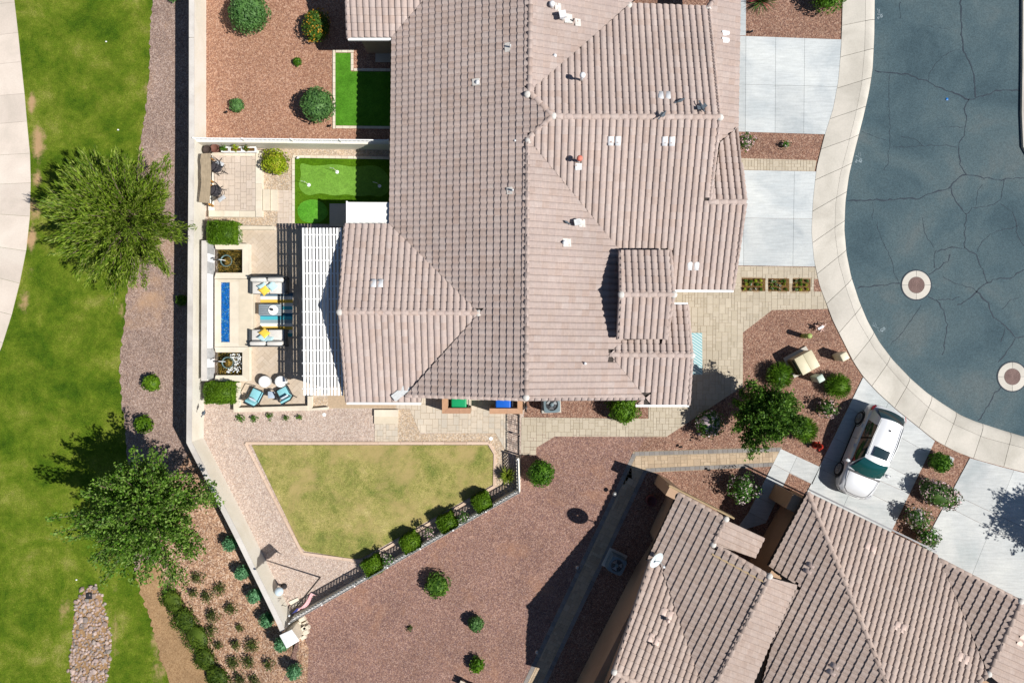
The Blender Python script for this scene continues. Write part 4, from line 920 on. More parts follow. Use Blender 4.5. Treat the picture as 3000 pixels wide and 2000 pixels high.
def flash(R_, pl, x, y, w_=0.3, l_=0.34, matl=None):
    c = pl.hit(x, y); V = Vector((pl.d.x, pl.d.y, -pl.m)).normalized(); u = Vector((pl.d.y, -pl.d.x, 0)); Nn = u.cross(V); Nn = Nn if Nn.z > 0 else -Nn; q = MB()
    vv = []
    for z_ in (0.05, 0.125):
        for a, b in ((-.5, -.5), (.5, -.42), (.46, .5), (-.5, .42)): vv.append(c + u * (a * w_) + V * (b * l_) + Nn * z_)
    q.add(vv, [(4, 5, 6, 7), (0, 1, 5, 4), (1, 2, 6, 5), (2, 3, 7, 6), (3, 0, 4, 7)]); R_.part(q, 'flashing', matl or M['mortar'])
def pipe(R_, pl, x, y, h, r, matl, capm=None, capr=None, box=False):
    c = pl.hit(x, y); q = MB(); q.tube([c, c + Vector((0, 0, h))], r, 10); R_.part(q, 'vent_pipe', matl, True)
    if capm:
        q = MB()
        if box: q.box(c + Vector((0, 0, h + 0.07)), (capr * 2, capr * 2, 0.14), 0.2)
        else: q.lathe([(capr * .8, h - 0.05), (capr, h), (capr, h + 0.1), (capr * 0.55, h + 0.15)], tuple(c), 14)
        R_.part(q, 'vent_cap', capm, not box)
flash(rf, PW, 1397,243, 0.3, 0.36); pipe(rf, PW, 1399,244, 0.16, 0.09, M['vent_grey']); flash(rf, PW, 1489,142, 0.4, 0.26); pipe(rf, PW, 1495,142, 0.35, 0.035, M['galv'])
flash(rf, PE, 1632,25, 0.35, 0.3); pipe(rf, PE, 1616,20, 0.2, 0.1, M['galv'], M['vent_grey'], 0.12); flash(rf, PE, 1662,58, 0.4, 0.4); pipe(rf, PE, 1646,58, 0.4, 0.1, M['galv'], M['vent_grey'], 0.14, True); flash(rf, PE, 1690,70, 0.32, 0.28); pipe(rf, PE, 1678,66, 0.3, 0.03, M['dark_metal'])
pipe(rf, PE, 1625,166, 0.12, 0.08, M['vent_grey']); pipe(rf, G1N, 1702,238, 0.6, 0.06, M['galv'], M['vent_grey'], 0.12); pipe(rf, G1S, 1694,475, 0.55, 0.06, M['galv'], M['orange_cap'], 0.12); flash(rf, G1S, 1694,488, 0.28, 0.3, M['galv'])
pipe(rf, PE, 1689,655, 0.25, 0.09, M['galv'], M['galv'], 0.13, True); flash(rf, PE, 1702,655, 0.34, 0.32); pipe(rf, PE, 1653,712, 0.22, 0.1, M['vent_grey']); flash(rf, PE, 1658,712, 0.36, 0.4); pipe(rf, PE, 1713,1064, 0.2, 0.06, M['vent_grey']); pipe(rf, PW, 1509,413, 0.1, 0.05, M['vent_grey']); flash(rf, PW, 1495,560, 0.3, 0.26); pipe(rf, PW, 1502,560, 0.3, 0.04, M['galv'])
# neighbour house
TH = math.radians(26.3); e1 = (math.cos(TH), -math.sin(TH)); e2 = (-math.sin(TH), -math.cos(TH)); ne1, ne2 = (-e1[0], -e1[1]), (-e2[0], -e2[1])
house2 = thing('corner_house', 'brown stucco house with rotated tile roofs beside the silver car', 'house', P(2300,1800))
N1 = Pl(P(2365,1440,EV), ne2); W1 = Pl(P(2365,1440,EV), ne1); W2 = Pl(P(2749,1637,EV + 0.02), ne1); E2 = Pl(W2.hit(2989,1762), e1)
WA = Pl(P(1985,1443,EV), ne1); EA = Pl(WA.hit(2253,1687), e1); E3 = Pl(WA.hit(2124,1520), e1); NB = Pl(P(1925,1640,EV + 0.15), ne2); SB = Pl(NB.hit(1797,1966), e2)
r2 = Roof(house2, M['tile2'])
r2.facet(N1, [(2366,1440),(2744,1622),(2750,1637),(2890,1973),(2850,2005),(2800,2160),(2662,2160),(2598,2000)])
r2.facet(W1, [(2364,1440),(2594,2000),(2656,2160),(2190,2160),(2262,1872),(2334,1712),(2250,1655)])
r2.facet(W2, [(2750,1638),(2988,1760),(2892,1972)])
r2.facet(E2, [(2989,1761),(3160,1845),(3060,2110),(2893,1973)])
r2.facet(WA, [(1985,1443),(2124,1520),(2090,1592),(2253,1687),(2096,2000),(2059,2075),(2051,2000),(1927,1632),(1893,1640)])
r2.facet(E3, [(2124,1521),(2239,1574),(2211,1632),(2089,1592)])
r2.facet(EA, [(2253,1688),(2334,1711),(2262,1868),(2205,2000),(2170,2085),(2060,2085),(2096,2000)])
r2.facet(NB, [(1929,1634),(2054,2000),(2078,2066),(1960,2047),(1797,1966),(1906,1640)])
r2.facet(SB, [(1797,1967),(1960,2048),(1900,2160),(1730,2110)])
capline(r2, W1, (2366,1442), (2596,2000)); capline(r2, W1, (2596,2000), (2640,2110)); capline(r2, W2, (2989,1762), (2893,1972)); capline(r2, N1, (2893,1972), (2845,2010)); capline(r2, WA, (2253,1690), (2090,2012)); capline(r2, WA, (2124,1521), (2089,1592), r=0.11); capline(r2, NB, (1797,1966), (1880,2007))
for pl, a, b in ((NB, (1906,1643), (1799,1962)), (W2, (2752,1639), (2986,1760)), (WA, (1987,1444), (2122,1519)), (WA, (2094,1596), (2250,1686))): capline(r2, pl, a, b, r=0.11, step=0.33, lift=0.05, name='rake_tile')
r2.finish(300, lambda o: o.y > -16.2)
def w2(px, z1=2.4): q = MB(); q.prism([P(x, y, z1)[:2] for x, y in px], 0, z1); q.build('wall', M['neighbour_stucco'], house2, world=True)
q = MB(); q.prism([P(1862,1662)[:2], P(1687,2000)[:2], P(1600,2170)[:2], P(2150,2200,2.3)[:2], P(2190,1700,2.3)[:2], P(1960,1600,2.3)[:2]], 0, 2.3); q.build('wall', M['neighbour_stucco'], house2, world=True)
w2([(1998,1462),(2140,1535),(2100,1620),(2240,1700),(2100,2050),(1935,1600)])
w2([(2378,1465),(2730,1640),(2960,1760),(3140,1870),(3000,2180),(2100,2180),(2230,1720),(2262,1668)])
pa, pb, pc = NB.hit(1797,1966), NB.hit(1906,1643), SB.hit(1735,2105)
q = MB(); iv = Vector((e1[0], e1[1], 0)) * 0.22
ring = [pb + iv + Vector((0, 0, -.14)), pa + iv + Vector((0, 0, -.14)), pc + iv + Vector((0, 0, -.14)), Vector((pc.x + iv.x, pc.y + iv.y, 2.2)), Vector((pb.x + iv.x, pb.y + iv.y, 2.2))]
th_ = Vector((e1[0], e1[1], 0)) * 0.15
q.add(ring + [p + th_ for p in ring], [tuple(range(5)), tuple(range(9, 4, -1))] + [(i, (i + 1) % 5, 5 + (i + 1) % 5, 5 + i) for i in range(5)]); q.build('gable_wall', M['neighbour_stucco'], house2, world=True)
fas = plain('pale_wood_fascia', sc(212,184,140), 0.7, 0, 0.1, 12)
def fascia(pl, a, b, h=0.22, lift=0.1, off=0.1, matl=None):
    a, b = pl.hit(*a), pl.hit(*b); d = b - a; ang = math.atan2(d.y, d.x); n_ = Vector((-d.y, d.x, 0)).normalized(); L = d.length; q = MB()
    vv = []
    for s_ in (0, 0.07):
        for p in (a, b):
            for z_ in (lift, lift - h): vv.append(p - n_ * (off + s_) * -1 + Vector((0, 0, z_)))
    q.add(vv, [(0, 2, 3, 1), (4, 5, 7, 6), (0, 4, 6, 2), (1, 3, 7, 5), (0, 1, 5, 4), (2, 6, 7, 3)]); q.build('fascia', matl or fas, house2, world=True)
fascia(WA, (1956,1421), (2146,1517), 0.5, 0.22, 0.0); fascia(WA, (2092,1604), (2250,1688), 0.22, 0.1, -0.3)
fascia(N1, (2366,1436), (2742,1619), 0.12, 0.02, 0.03, M['dark_metal'])
q = MB(); q.box(P(1954,1425,1.3), (0.55, 0.5, 2.6), -TH); q.build('pilaster', M['neighbour_stucco'], house2, world=True)
q = MB(); q.box(P(2300,1458,1.1), (0.5, 0.75, 2.2), -TH); q.build('pilaster', M['neighbour_stucco'], house2, world=True)
for pl, x, y in ((N1,2547,1605),(N1,2633,1837),(N1,2817,1927),(W1,2370,1662),(W1,2440,1957),(NB,1952,1797),(NB,1914,1872),(E2,2985,1870)): vent_pair(r2, pl, x, y, M['vent_pink'], 0)
pipe(r2, NB, 1952,1808, 0.3, 0.06, M['galv'], M['vent_pink'], 0.09); pipe(r2, NB, 1907,1880, 0.3, 0.04, M['dark_metal'])
for pl, x, y in ((WA,2253,1686),(WA,2126,1519),(WA,2089,1594),(NB,1799,1966),(W2,2988,1760),(N1,2894,1972)):
    p = pl.hit(x, y); q = MB(); q.lathe([(0.14, 0.0), (0.15, 0.06), (0.11, 0.12), (0.05, 0.15)], tuple(p), 9); r2.part(q, 'mortar_patch', M['mortar'], True)
# ---------------------------------------------------------------- plants
def leaf_mesh(name, Cn, Ax, Ln, Wd, matl, parent=None, core=None, world=True):
    """many small rhombic leaves (centres, long axes) plus an optional inner body"""
    n = len(Cn); Cn = np.asarray(Cn); Ax = np.asarray(Ax); Ax = Ax / np.linalg.norm(Ax, axis=1, keepdims=True)
    rv = rng.normal(size=(n, 3)); B = np.cross(Ax, rv); B /= np.linalg.norm(B, axis=1, keepdims=True) + 1e-9
    Ln = (np.ones(n) * Ln * rng.uniform(0.7, 1.3, n))[:, None]; Wd = (np.ones(n) * Wd * rng.uniform(0.7, 1.3, n))[:, None]
    V = np.stack([Cn - Ax * Ln / 2, Cn + B * Wd / 2, Cn + Ax * Ln / 2, Cn - B * Wd / 2], 1).reshape(-1, 3)
    cv, cf = core if core else ([], [])
    me = bpy.data.meshes.new(name); nv = len(V) + len(cv); me.vertices.add(nv)
    allv = np.concatenate([V, np.asarray(cv).reshape(-1, 3)]) if len(cv) else V
    me.vertices.foreach_set('co', allv.ravel().astype(np.float32))
    loops = np.arange(4 * n); cl = np.array([i + 4 * n for f in cf for i in f], dtype=int) if cf else np.array([], int)
    me.loops.add(4 * n + len(cl)); me.loops.foreach_set('vertex_index', np.concatenate([loops, cl]).astype(np.int32))
    me.polygons.add(n + len(cf)); st = [4 * i for i in range(n)]; k = 4 * n
    for f in cf: st.append(k); k += len(f)
    me.polygons.foreach_set('loop_start', st)
    me.update(calc_edges=True); me.validate(); me.materials.append(matl)
    setattr_rnd(me, np.concatenate([rng.uniform(0, 1, n), rng.uniform(0, .45, len(cf))]))
    return mesh_obj(name, me, parent, None, world)
def ellipsoid(c, r, nu=12, nv=8, zmin=None):
    vv = []; ff = []
    for j in range(nv + 1):
        ph = PI * j / nv
        for i in range(nu):
            th = 2 * PI * i / nu; z = c[2] + r[2] * math.cos(ph)
            vv.append((c[0] + r[0] * math.sin(ph) * math.cos(th), c[1] + r[1] * math.sin(ph) * math.sin(th), max(z, zmin) if zmin is not None else z))
    for j in range(nv):
        for i in range(nu): ff.append((j * nu + i, j * nu + (i + 1) % nu, (j + 1) * nu + (i + 1) % nu, (j + 1) * nu + i))
    return vv, ff
def lumps(D, amp, seed, n=7, fr=3.0):
    r_ = np.random.default_rng(seed); k = r_.normal(size=(n, 3)) * fr; ph = r_.uniform(0, 6.28, n)
    return 1 + amp * np.sin(D @ k.T + ph).mean(1) * 1.6
def shrub(name, label, cat, px, py, rpx, h, matl, group=None, dens=1.0, leaf=(0.13, 0.07), aspect=1.0, amp=0.12, spike=0.35, stem=True, rot=0.0, core=0.82, trunk=0.0, jit=0.22, z0=None):
    """round bush; px, py: where its middle shows; rpx: radius in photograph pixels"""
    zc = trunk + (h - trunk) * 0.5
    gx = G(px, py); zg = gz(*P(px, py, zc)[:2]) if z0 is None else z0; X, Y, _ = P(px, py, zc + zg); k = (H - zc) / H; R = rpx / S * k
    t_ = thing(name, label, cat, (X, Y, zg), 0, group)
    rx, ry, rz = R, R * aspect, (h - trunk) * 0.5
    n = int(dens * 2.2 * PI * (rx * ry + rx * rz * 1.4) / (leaf[0] * leaf[1]) * 0.9)
    D = rng.normal(size=(n, 3)); D /= np.linalg.norm(D, axis=1, keepdims=True); D[:, 2] = np.where(D[:, 2] < -0.55, -D[:, 2], D[:, 2])
    seed = int(px * 7 + py)
    rad = lumps(D, amp, seed) * (1 - jit * rng.uniform(0, 1, n) ** 1.5)
    Pt = D * rad[:, None] * np.array([rx, ry, rz]); c, s_ = math.cos(rot), math.sin(rot)
    Pt[:, :2] = Pt[:, :2] @ np.array([[c, s_], [-s_, c]]); Pt[:, 2] += zc; Pt[:, 2] = np.maximum(Pt[:, 2], 0.03)
    tang = np.cross(D, rng.normal(size=(n, 3))); Ax = D * spike + tang / (np.linalg.norm(tang, axis=1, keepdims=True) + 1e-9) * (1 - spike)
    cv, cf = ellipsoid((0, 0, zc), (rx * core, ry * core, rz * core)) if core else ([], [])
    if core and rot: cv = [(x * c - y * s_, x * s_ + y * c, z) for x, y, z in cv]
    leaf_mesh('foliage', Pt, Ax, leaf[0], leaf[1], matl, t_, (cv, cf) if core else None, False)
    if stem:
        q = MB(); q.tube([(0, 0, -0.05), (0.02, 0, zc * 0.6), (0, 0.02, zc)], [0.05 + R * 0.03, 0.04, 0.02]); q.build('stem', M['bark'], t_)
    return t_
def hedge(name, label, px, py, wpx, dpx, h, matl, rot=0.0, group=None, leaf=(0.065, 0.04), dens=1.35):
    X, Y, _ = P(px, py, h); k = (H - h) / H; wx, wy = wpx / S * k / 2, dpx / S * k / 2
    t_ = thing(name, label, 'hedge', (X, Y, 0), rot, group)
    A = 4 * wx * wy + 4 * h * (wx + wy); n = int(dens * A / (leaf[0] * leaf[1]) * 1.4); pts = []; D = []
    for _ in range(n):
        u = random.random() * A
        a, b = random.uniform(-1, 1), random.uniform(-1, 1)
        if u < 4 * wx * wy: p = [a * wx, b * wy, h]; d = (0, 0, 1)
        elif u < 4 * wx * wy + 4 * h * wx: s_ = random.choice((-1, 1)); p = [a * wx, s_ * wy, h * (b * .5 + .5)]; d = (0, s_, 0)
        else: s_ = random.choice((-1, 1)); p = [s_ * wx, a * wy, h * (b * .5 + .5)]; d = (s_, 0, 0)
        i = random.uniform(-0.02, 0.08) + 0.035 * math.sin(p[0] * 9 + py) * math.sin(p[1] * 8 + px)
        e = (abs(p[0]) / wx) ** 8 + (abs(p[1]) / wy) ** 8 + (p[2] / h) ** 8; f = 1 - max(0, e - 1.0) * 0.022
        pts.append(((p[0] - d[0] * i) * f, (p[1] - d[1] * i) * f, max((p[2] - d[2] * i) * (0.4 + 0.6 * f), 0.03))); D.append((d[0] * .5 + random.uniform(-1, 1), d[1] * .5 + random.uniform(-1, 1), d[2] * .5 + random.uniform(-1, 1)))
    q = MB(); q.box((0, 0, h * 0.46), (wx * 1.82, wy * 1.82, h * 0.88))
    leaf_mesh('foliage', pts, D, leaf[0], leaf[1], matl, t_, (q.v, q.f), False)
    q = MB(); q.tube([(0, 0, 0), (0, 0, h * 0.6)], 0.05); q.build('stem', M['bark'], t_)
    return t_
def tree(name, label, basepx, cz, R, Rz, matl, ntw, per, leaf, seed, tr=0.14, flat=0.4, cc=None, spread=0.26, outward=0.8, lean=(0, 0)):
    """trunk, limbs and feathery sprays of leaves; basepx: where the middle of the crown shows"""
    r_ = np.random.default_rng(seed); zg = gz(*P(*basepx, cz)[:2]); X, Y, _ = P(*basepx, cz + zg)
    t_ = thing(name, label, 'tree', (X, Y, zg))
    fork = cz - Rz * 0.75
    q = MB(); q.tube([(0, 0, -0.1), (0.05, 0.03, fork * 0.5), (0.02, 0.06, fork), (0, 0, cz)], [tr * 1.25, tr, tr * 0.85, tr * 0.3], 9); q.build('trunk', M['bark'], t_, True)
    LB = MB(); CT = []; AX = []
    ga_ = PI * (3 - 5 ** 0.5)
    for i in range(ntw):
        zz = 1 - (i + .5) / ntw * 1.5; th = i * ga_ + r_.uniform(-.3, .3); rr = math.sqrt(max(0, 1 - min(zz * zz, 1)))
        d = np.array([rr * math.cos(th), rr * math.sin(th), zz]); k = r_.uniform(0.62, 1.08) if i % 3 else r_.uniform(0.9, 1.15)
        k *= lumps(d[None], 0.34, seed, 6, 2.4)[0]
        tip = d * np.array([R, R, Rz]) * k + np.array([0, 0, cz]); root = np.array([d[0] * R * 0.12, d[1] * R * 0.12, fork + (cz - fork) * r_.uniform(0, .8)])
        midp = root * 0.45 + tip * 0.55 + np.array([0, 0, 0.15 * R * flat])
        if i % 4 == 0: LB.tube([root, midp, tip], [0.045, 0.028, 0.008], 5)
        else: LB.tube([midp, tip], [0.014, 0.005], 4)
        m_ = per; tt = r_.uniform(0.15, 1.05, m_); base = (1 - tt)[:, None] * (root * .3 + midp * .7) + tt[:, None] * tip
        ax = (tip - midp); ax /= np.linalg.norm(ax); sp = r_.normal(size=(m_, 3)) * (spread * R * 0.42 * (1.1 - 0.55 * tt))[:, None]
        CT.append(base + sp); AX.append(ax[None] * outward + r_.normal(size=(m_, 3)) * 0.55)
    LB.build('limbs', M['bark'], t_)
    leaf_mesh('crown', np.concatenate(CT), np.concatenate(AX), leaf[0], leaf[1], matl, t_, None, False)
    return t_
def blades(name, label, cat, px, py, n, L, matl, tilt=(0.25, 1.2), wd=0.03, z=0.0, group=None, h0=0.0):
    X, Y, _ = P(px, py, z + L * 0.4); t_ = thing(name, label, cat, (X, Y, z), 0, group); q = MB()
    for i in range(n):
        th = random.uniform(0, 2 * PI); tl = random.uniform(*tilt); l = L * random.uniform(0.7, 1.1); d = Vector((math.cos(th) * math.sin(tl), math.sin(th) * math.sin(tl), math.cos(tl)))
        s_ = Vector((-math.sin(th), math.cos(th), 0)) * wd / 2; o = Vector((math.cos(th) * .04, math.sin(th) * .04, h0)); m_ = o + d * l * 0.55; e = o + d * l + Vector((0, 0, -0.18 * l * math.sin(tl)))
        q.add([o - s_, o + s_, m_ - s_, m_ + s_, e], [(0, 1, 3, 2), (2, 3, 4)], random.random())
    q.build('leaf_blades', matl, t_)
    if h0:
        q = MB(); q.tube([(0, 0, 0), (0, 0, h0)], [0.07, 0.05]); q.build('stem', M['bark'], t_)
    return t_
# trees on the golf side
tree('feathery_tree', 'large feathery green tree between lawn and white wall', (348,640), 3.3, 2.8, 2.2, M['tree1'], 230, 170, (0.24, 0.045), 4, 0.17, 0.5, spread=0.125, outward=1.7)
tree('oak_tree', 'dark green spreading tree below the feathery one, by the mulch bed', (422,1503), 3.7, 2.45, 2.2, M['tree2'], 160, 150, (0.15, 0.085), 9, 0.15, 0.3, spread=0.17, outward=0.7)
tree('street_tree', 'tree off the picture edge throwing its shadow on the driveway', (3345,1630), 3.3, 1.5, 1.5, M['tree2'], 110, 50, (0.17, 0.08), 12, 0.12)
# front corner citrus-like tree
tree('yard_tree', 'irregular bright green bushy tree on the front gravel corner', (2248,1212), 2.3, 1.5, 1.25, M['citrus'], 115, 140, (0.13, 0.08), 21, 0.1, 0.2, spread=0.24, outward=0.4)
# round shrubs
SH = [
 ('juniper_ball', 'big clipped juniper ball at the top edge beside the long wall', 'shrub', 727,36,62,1.5,'juniper', 1.0),
 ('juniper_ball', 'big clipped juniper ball beside the L-shaped turf patch', 'shrub', 931,308,52,1.4,'juniper', 1.0),
 ('small_bush', 'small round dark bush on the brown gravel near the long wall', 'shrub', 694,308,22,0.45,'juniper', 1.0),
 ('small_bush', 'tiny green bush alone on the brown gravel above the turf', 'shrub', 871,181,13,0.3,'green', 1.0),
 ('lantana_bush', 'orange flowering bush in the shade of the upper patio roof', 'shrub', 928,75,42,1.0,'orangeflower', 0.9),
 ('lime_bush', 'round lime yellow bush beside the seating terrace', 'shrub', 807,477,38,1.0,'lime', 1.2),
 ('strip_bush', 'upper of two round green bushes on the outer gravel strip', 'shrub', 444,1122,28,0.7,'hedge', 0.9),
 ('strip_bush', 'lower of two round green bushes on the outer gravel strip, near the tree shadow', 'shrub', 421,1242,28,0.7,'hedge', 0.9),
 ('strip_bush', 'dark bush in the long wall shadow', 'shrub', 533,880,18,0.6,'green', 0.9),
 ('globe_bush', 'large round green bush outside the yard gate', 'shrub', 1584,1385,41,1.2,'green', 1.0),
 ('globe_bush', 'round light green bush under the lower roof corner by the walkway', 'shrub', 1826,1198,46,1.3,'grassy', 1.0),
 ('globe_bush', 'dark green round bush below the front walkway corner', 'shrub', 2079,1241,41,1.0,'whiteflower', 1.0),
 ('south_bush', 'largest bush on the purple gravel south of the fence', 'shrub', 1281,1714,38,0.9,'citrus', 0.9),
 ('south_bush', 'small grey green bush in the middle of the purple gravel', 'shrub', 1394,1826,24,0.75,'juniper', 1.0),
 ('south_bush', 'small bright green bush near the bottom picture edge', 'shrub', 1397,1947,24,0.6,'grassy', 1.0),
 ('south_bush', 'tiny dry sprig on the purple gravel', 'shrub', 1200,1840,10,0.2,'scrub', 0.6),
 ('oleander_bush', 'pink flowering bush in the lower house front yard', 'shrub', 2175,1432,46,1.3,'whiteflower', 0.85),
 ('flower_bush', 'sparse pink flowering bush by the round grassy clump', 'shrub', 2424,1195,34,0.8,'pinkflower', 0.7),
 ('flower_bush', 'pink flowering bush at the garage corner between driveways', 'shrub', 2184,417,28,0.9,'pinkflower', 0.8),
 ('flower_bush', 'small flowering tuft on the gravel between driveways', 'shrub', 2302,424,15,0.35,'whiteflower', 0.6),
 ('drive_bush', 'round dark green bush beside the grey utility lid', 'shrub', 2755,1354,31,1.0,'green', 1.0),
 ('drive_bush', 'long pink flowering bush between the two lower driveways', 'shrub', 2750,1447,66,1.1,'pinkflower', 0.9),
 ('drive_bush', 'upper of two dark flowering bushes next to the lower garage roof', 'shrub', 2686,1515,38,1.1,'whiteflower', 0.85),
 ('drive_bush', 'lower of two dark flowering bushes next to the lower garage roof', 'shrub', 2718,1575,36,1.1,'whiteflower', 0.85),
 ('edge_bush', 'green bush overhanging the sidewalk at the top edge', 'shrub', 2425,-8,52,1.3,'green', 0.8),
 ('edge_bush', 'dark plant poking in at the top edge beside the wall shadow', 'shrub', 507,-6,14,0.5,'juniper', 0.8),
]
for nm, lab, cat, x, y, r_, h_, mt, dn in SH:
    kw = {}
    if 'long pink' in lab: kw = dict(aspect=0.6, rot=-0.42)
    if 'orange flowering' in lab: kw = dict(aspect=1.2)
    small = r_ < 20
    shrub(nm, lab, cat, x, y, r_, h_, M[mt], None, dn, (0.09, 0.05) if small else (0.125, 0.065), amp=0.1 if mt in ('juniper', 'hedge', 'green') else 0.26, core=0.84 if dn > 0.85 else 0.6, spike=0.25, jit=0.2 if dn > 0.85 else 0.45, **kw)
for x, y, lab in ((2455,1130,'round clump of fine grassy leaves beside the green cabinet'), (2357,1258,'round clump of fine grassy leaves beside the red hydrant'), (2285,1100,'grassy clump on top of the bushy tree, near the beige cabinet')):
    shrub('grassy_clump', lab, 'shrub', x, y, 36, 0.85, M['grassy'], 'grassy clumps', 1.3, (0.26, 0.022), amp=0.05, spike=0.9, jit=0.12)
for i, (x, y) in enumerate([(675,1592),(710,1677),(746,1744),(782,1814),(826,1886),(862,1966)]):
    shrub('blue_bush', ['first (uppermost)', 'second', 'third', 'fourth', 'fifth, beside the pillar', 'sixth, nearest the bottom edge'][i] + ' of the blue green bushes along the diagonal wall', 'shrub', x, y, 22, 0.85, M['bluebush'], 'blue green bushes along the wall', 1.0, (0.12, 0.05), spike=0.6)
ORD = 'first second third fourth fifth sixth seventh eighth ninth tenth eleventh twelfth thirteenth fourteenth fifteenth sixteenth seventeenth'.split()
for i, (x, y) in enumerate(sorted([(578,1692),(643,1725),(567,1738),(606,1747),(676,1782),(622,1803),(703,1838),(617,1845),(692,1888),(739,1891),(683,1942),(728,1937),(640,1890),(786,1946),(702,1990),(745,1992),(600,1935)], key=lambda q: q[1])):
    shrub('bed_sprig', 'small dark scrubby sprig on the mulch bed, ' + ORD[i] + ' from the top', 'shrub', x, y, random.uniform(12, 22), random.uniform(0.3, 0.5), M['scrub'], 'sprigs on the mulch bed', 0.8, (0.1, 0.04), amp=0.35, core=0.4, spike=0.6, jit=0.55, stem=False)
for i, (x, y, r_, rot) in enumerate([(505,1760,36,-1.05),(540,1815,38,-1.05),(578,1868,40,-1.0),(600,1930,36,-1.1),(635,1985,40,-1.0)]):
    shrub('low_shrub', ['top', 'second', 'middle', 'fourth', 'bottom'][i] + ' one of the low dark shrubs lining the bare dirt', 'shrub', x, y, r_ * 1.2, 0.42, M['lowhedge'], 'low shrubs along the dirt', 1.0, (0.14, 0.04), aspect=0.75, rot=rot, amp=0.4, stem=False, spike=0.4)
# clipped hedges
hedge('box_hedge', 'square clipped hedge above the upper pond', 645,679,85,66,1.0,M['hedge'], -0.02)
hedge('box_hedge', 'square clipped hedge below the lower pond', 638,1151,86,64,1.0,M['hedge'], 0.0)
for (x, y, lab) in ((1411,1475,'uppermost, nearest the yucca'), (1308,1536,'second from the yucca'), (1199,1594,'third from the yucca'), (1088,1664,'lowest, farthest from the yucca')):
    hedge('cube_hedge', 'cube-cut hedge along the white fence, ' + lab, x, y, 52, 50, 0.85, M['hedge'], 0.5, 'cube hedges along the fence')
for (x, y, lab) in ((1358,1515,'upper red flowering rose standard between cube hedges'), (1257,1560,'middle flowering rose standard between cube hedges'), (1136,1640,'lower rose standard between cube hedges')):
    shrub('rose_standard', lab, 'rose bush', x, y, 17, 1.05, M['whiteflower'] if x != 1257 else M['pinkflower'], 'rose standards', 0.9, (0.09, 0.06), amp=0.3, core=0.3, jit=0.6, trunk=0.6)
blades('yucca', 'spiky yellow green yucca at the corner of the dry lawn', 'plant', 1486,1390,170,0.46,M['yucca'], (0.2, 1.5), 0.035, 0.0, None, 0.3)
blades('red_yucca', 'spiky plant with red flower stalks at the top edge', 'plant', 2238,-8,150,0.95,M['redyucca'], (0.3, 1.35), 0.03)
for i, (x, y, r_) in enumerate([(704,1225,13),(745,1226,12),(791,1218,11),(838,1224,10),(877,1222,9)]):
    shrub('border_plant', ['leftmost', 'second', 'third', 'fourth', 'rightmost'][i] + ' of the five little plants below the patio', 'plant', x, y, r_, 0.25, M['green'], 'little plants below the patio', 0.8, (0.1, 0.06), amp=0.35, core=0.3, jit=0.6, stem=False)
seed_i = 0
for bi, (x0, x1, mid) in enumerate(((2178,2236,'bed next to the garage'), (2254,2306,'middle bed'), (2325,2369,'bed nearest the sidewalk'))):
    for j in range(3):
        for i in range(4 if bi < 2 else 3):
            n_ = 3 if bi < 2 else 2; x = x0 + 6 + (x1 - x0 - 12) * i / n_ + random.uniform(-3, 3); y = 823 + j * 11.5 + random.uniform(-2, 2)
            shrub('seedling', 'tiny leafy seedling in the ' + mid + ', ' + ('top', 'centre', 'bottom')[j] + ' row, ' + ('nearest the house', 'second from the house', 'third from the house', 'farthest from the house')[i], 'seedling', x, y, random.uniform(4, 6), 0.14, M[random.choice(('green', 'whiteflower', 'lime'))], 'seedlings in the ' + mid, 0.9, (0.06, 0.04), amp=0.3, core=0.5, jit=0.4, stem=False, z0=0.02)
# ---------------------------------------------------------------- back terrace
def rbox(parent, name, c, d, matl, bev=0.03, rz=0.0, tilt=None, smooth=True):
    q = MB(); q.box((0, 0, 0), d); o = q.build(name, matl, parent, smooth, bevel=bev); o.location = c; e = Matrix.Rotation(rz, 3, 'Z')
    if tilt is not None: e = e @ tilt
    o.rotation_euler = e.to_euler(); return o
def cushion(parent, name, c, sx, sy, t, matl, rz=0.0, tilt=None, n=8):
    """a stuffed pillow with pinched corners"""
    q = MB(); vv = []; ff = []
    for s_ in (1, -1):
        for j in range(n + 1):
            for i in range(n + 1):
                u, v = i / n * 2 - 1, j / n * 2 - 1; pin = 1 - 0.09 * (1 - abs(u) ** 2) * abs(v) ** 3; pin2 = 1 - 0.09 * (1 - abs(v) ** 2) * abs(u) ** 3
                hgt = t / 2 * ((1 - u ** 4) * (1 - v ** 4)) ** 0.5; vv.append((u * sx / 2 * pin2, v * sy / 2 * pin, s_ * hgt))
    m_ = (n + 1) ** 2
    for j in range(n):
        for i in range(n):
            a = j * (n + 1) + i; ff.append((a, a + 1, a + n + 2, a + n + 1)); ff.append((m_ + a, m_ + a + n + 1, m_ + a + n + 2, m_ + a + 1))
    q.add(vv, ff); o = q.build(name, matl, parent, True); o.location = c; e = Matrix.Rotation(rz, 3, 'Z')
    if tilt is not None: e = e @ tilt
    o.rotation_euler = e.to_euler(); return o
RX = lambda a: Matrix.Rotation(a, 3, 'X')
RY = lambda a: Matrix.Rotation(a, 3, 'Y')
tz = 0.3
ter = thing('seating_terrace', 'raised slab terrace with cream coping beside the long wall', 'terrace', P(690,535), kind='structure')
TPX = [(606,436),(768,440),(768,636),(610,636)]
raised('terrace_body', [(607,437),(767,441),(767,635),(611,635)], 0, tz - 0.05, M['stucco'], ter)
IN = [(625,456),(748,457),(748,617),(630,616)]
lay(ter, [PL(IN, tz)], ashlar([PL(IN, tz)], 0.14, [(2, 2), (3, 2), (2, 3), (2, 2), (1, 2)], 0, 14), M['pink_paver'], tz - 0.06, tz - 0.005, 'paver', 'pavers')
rr = []
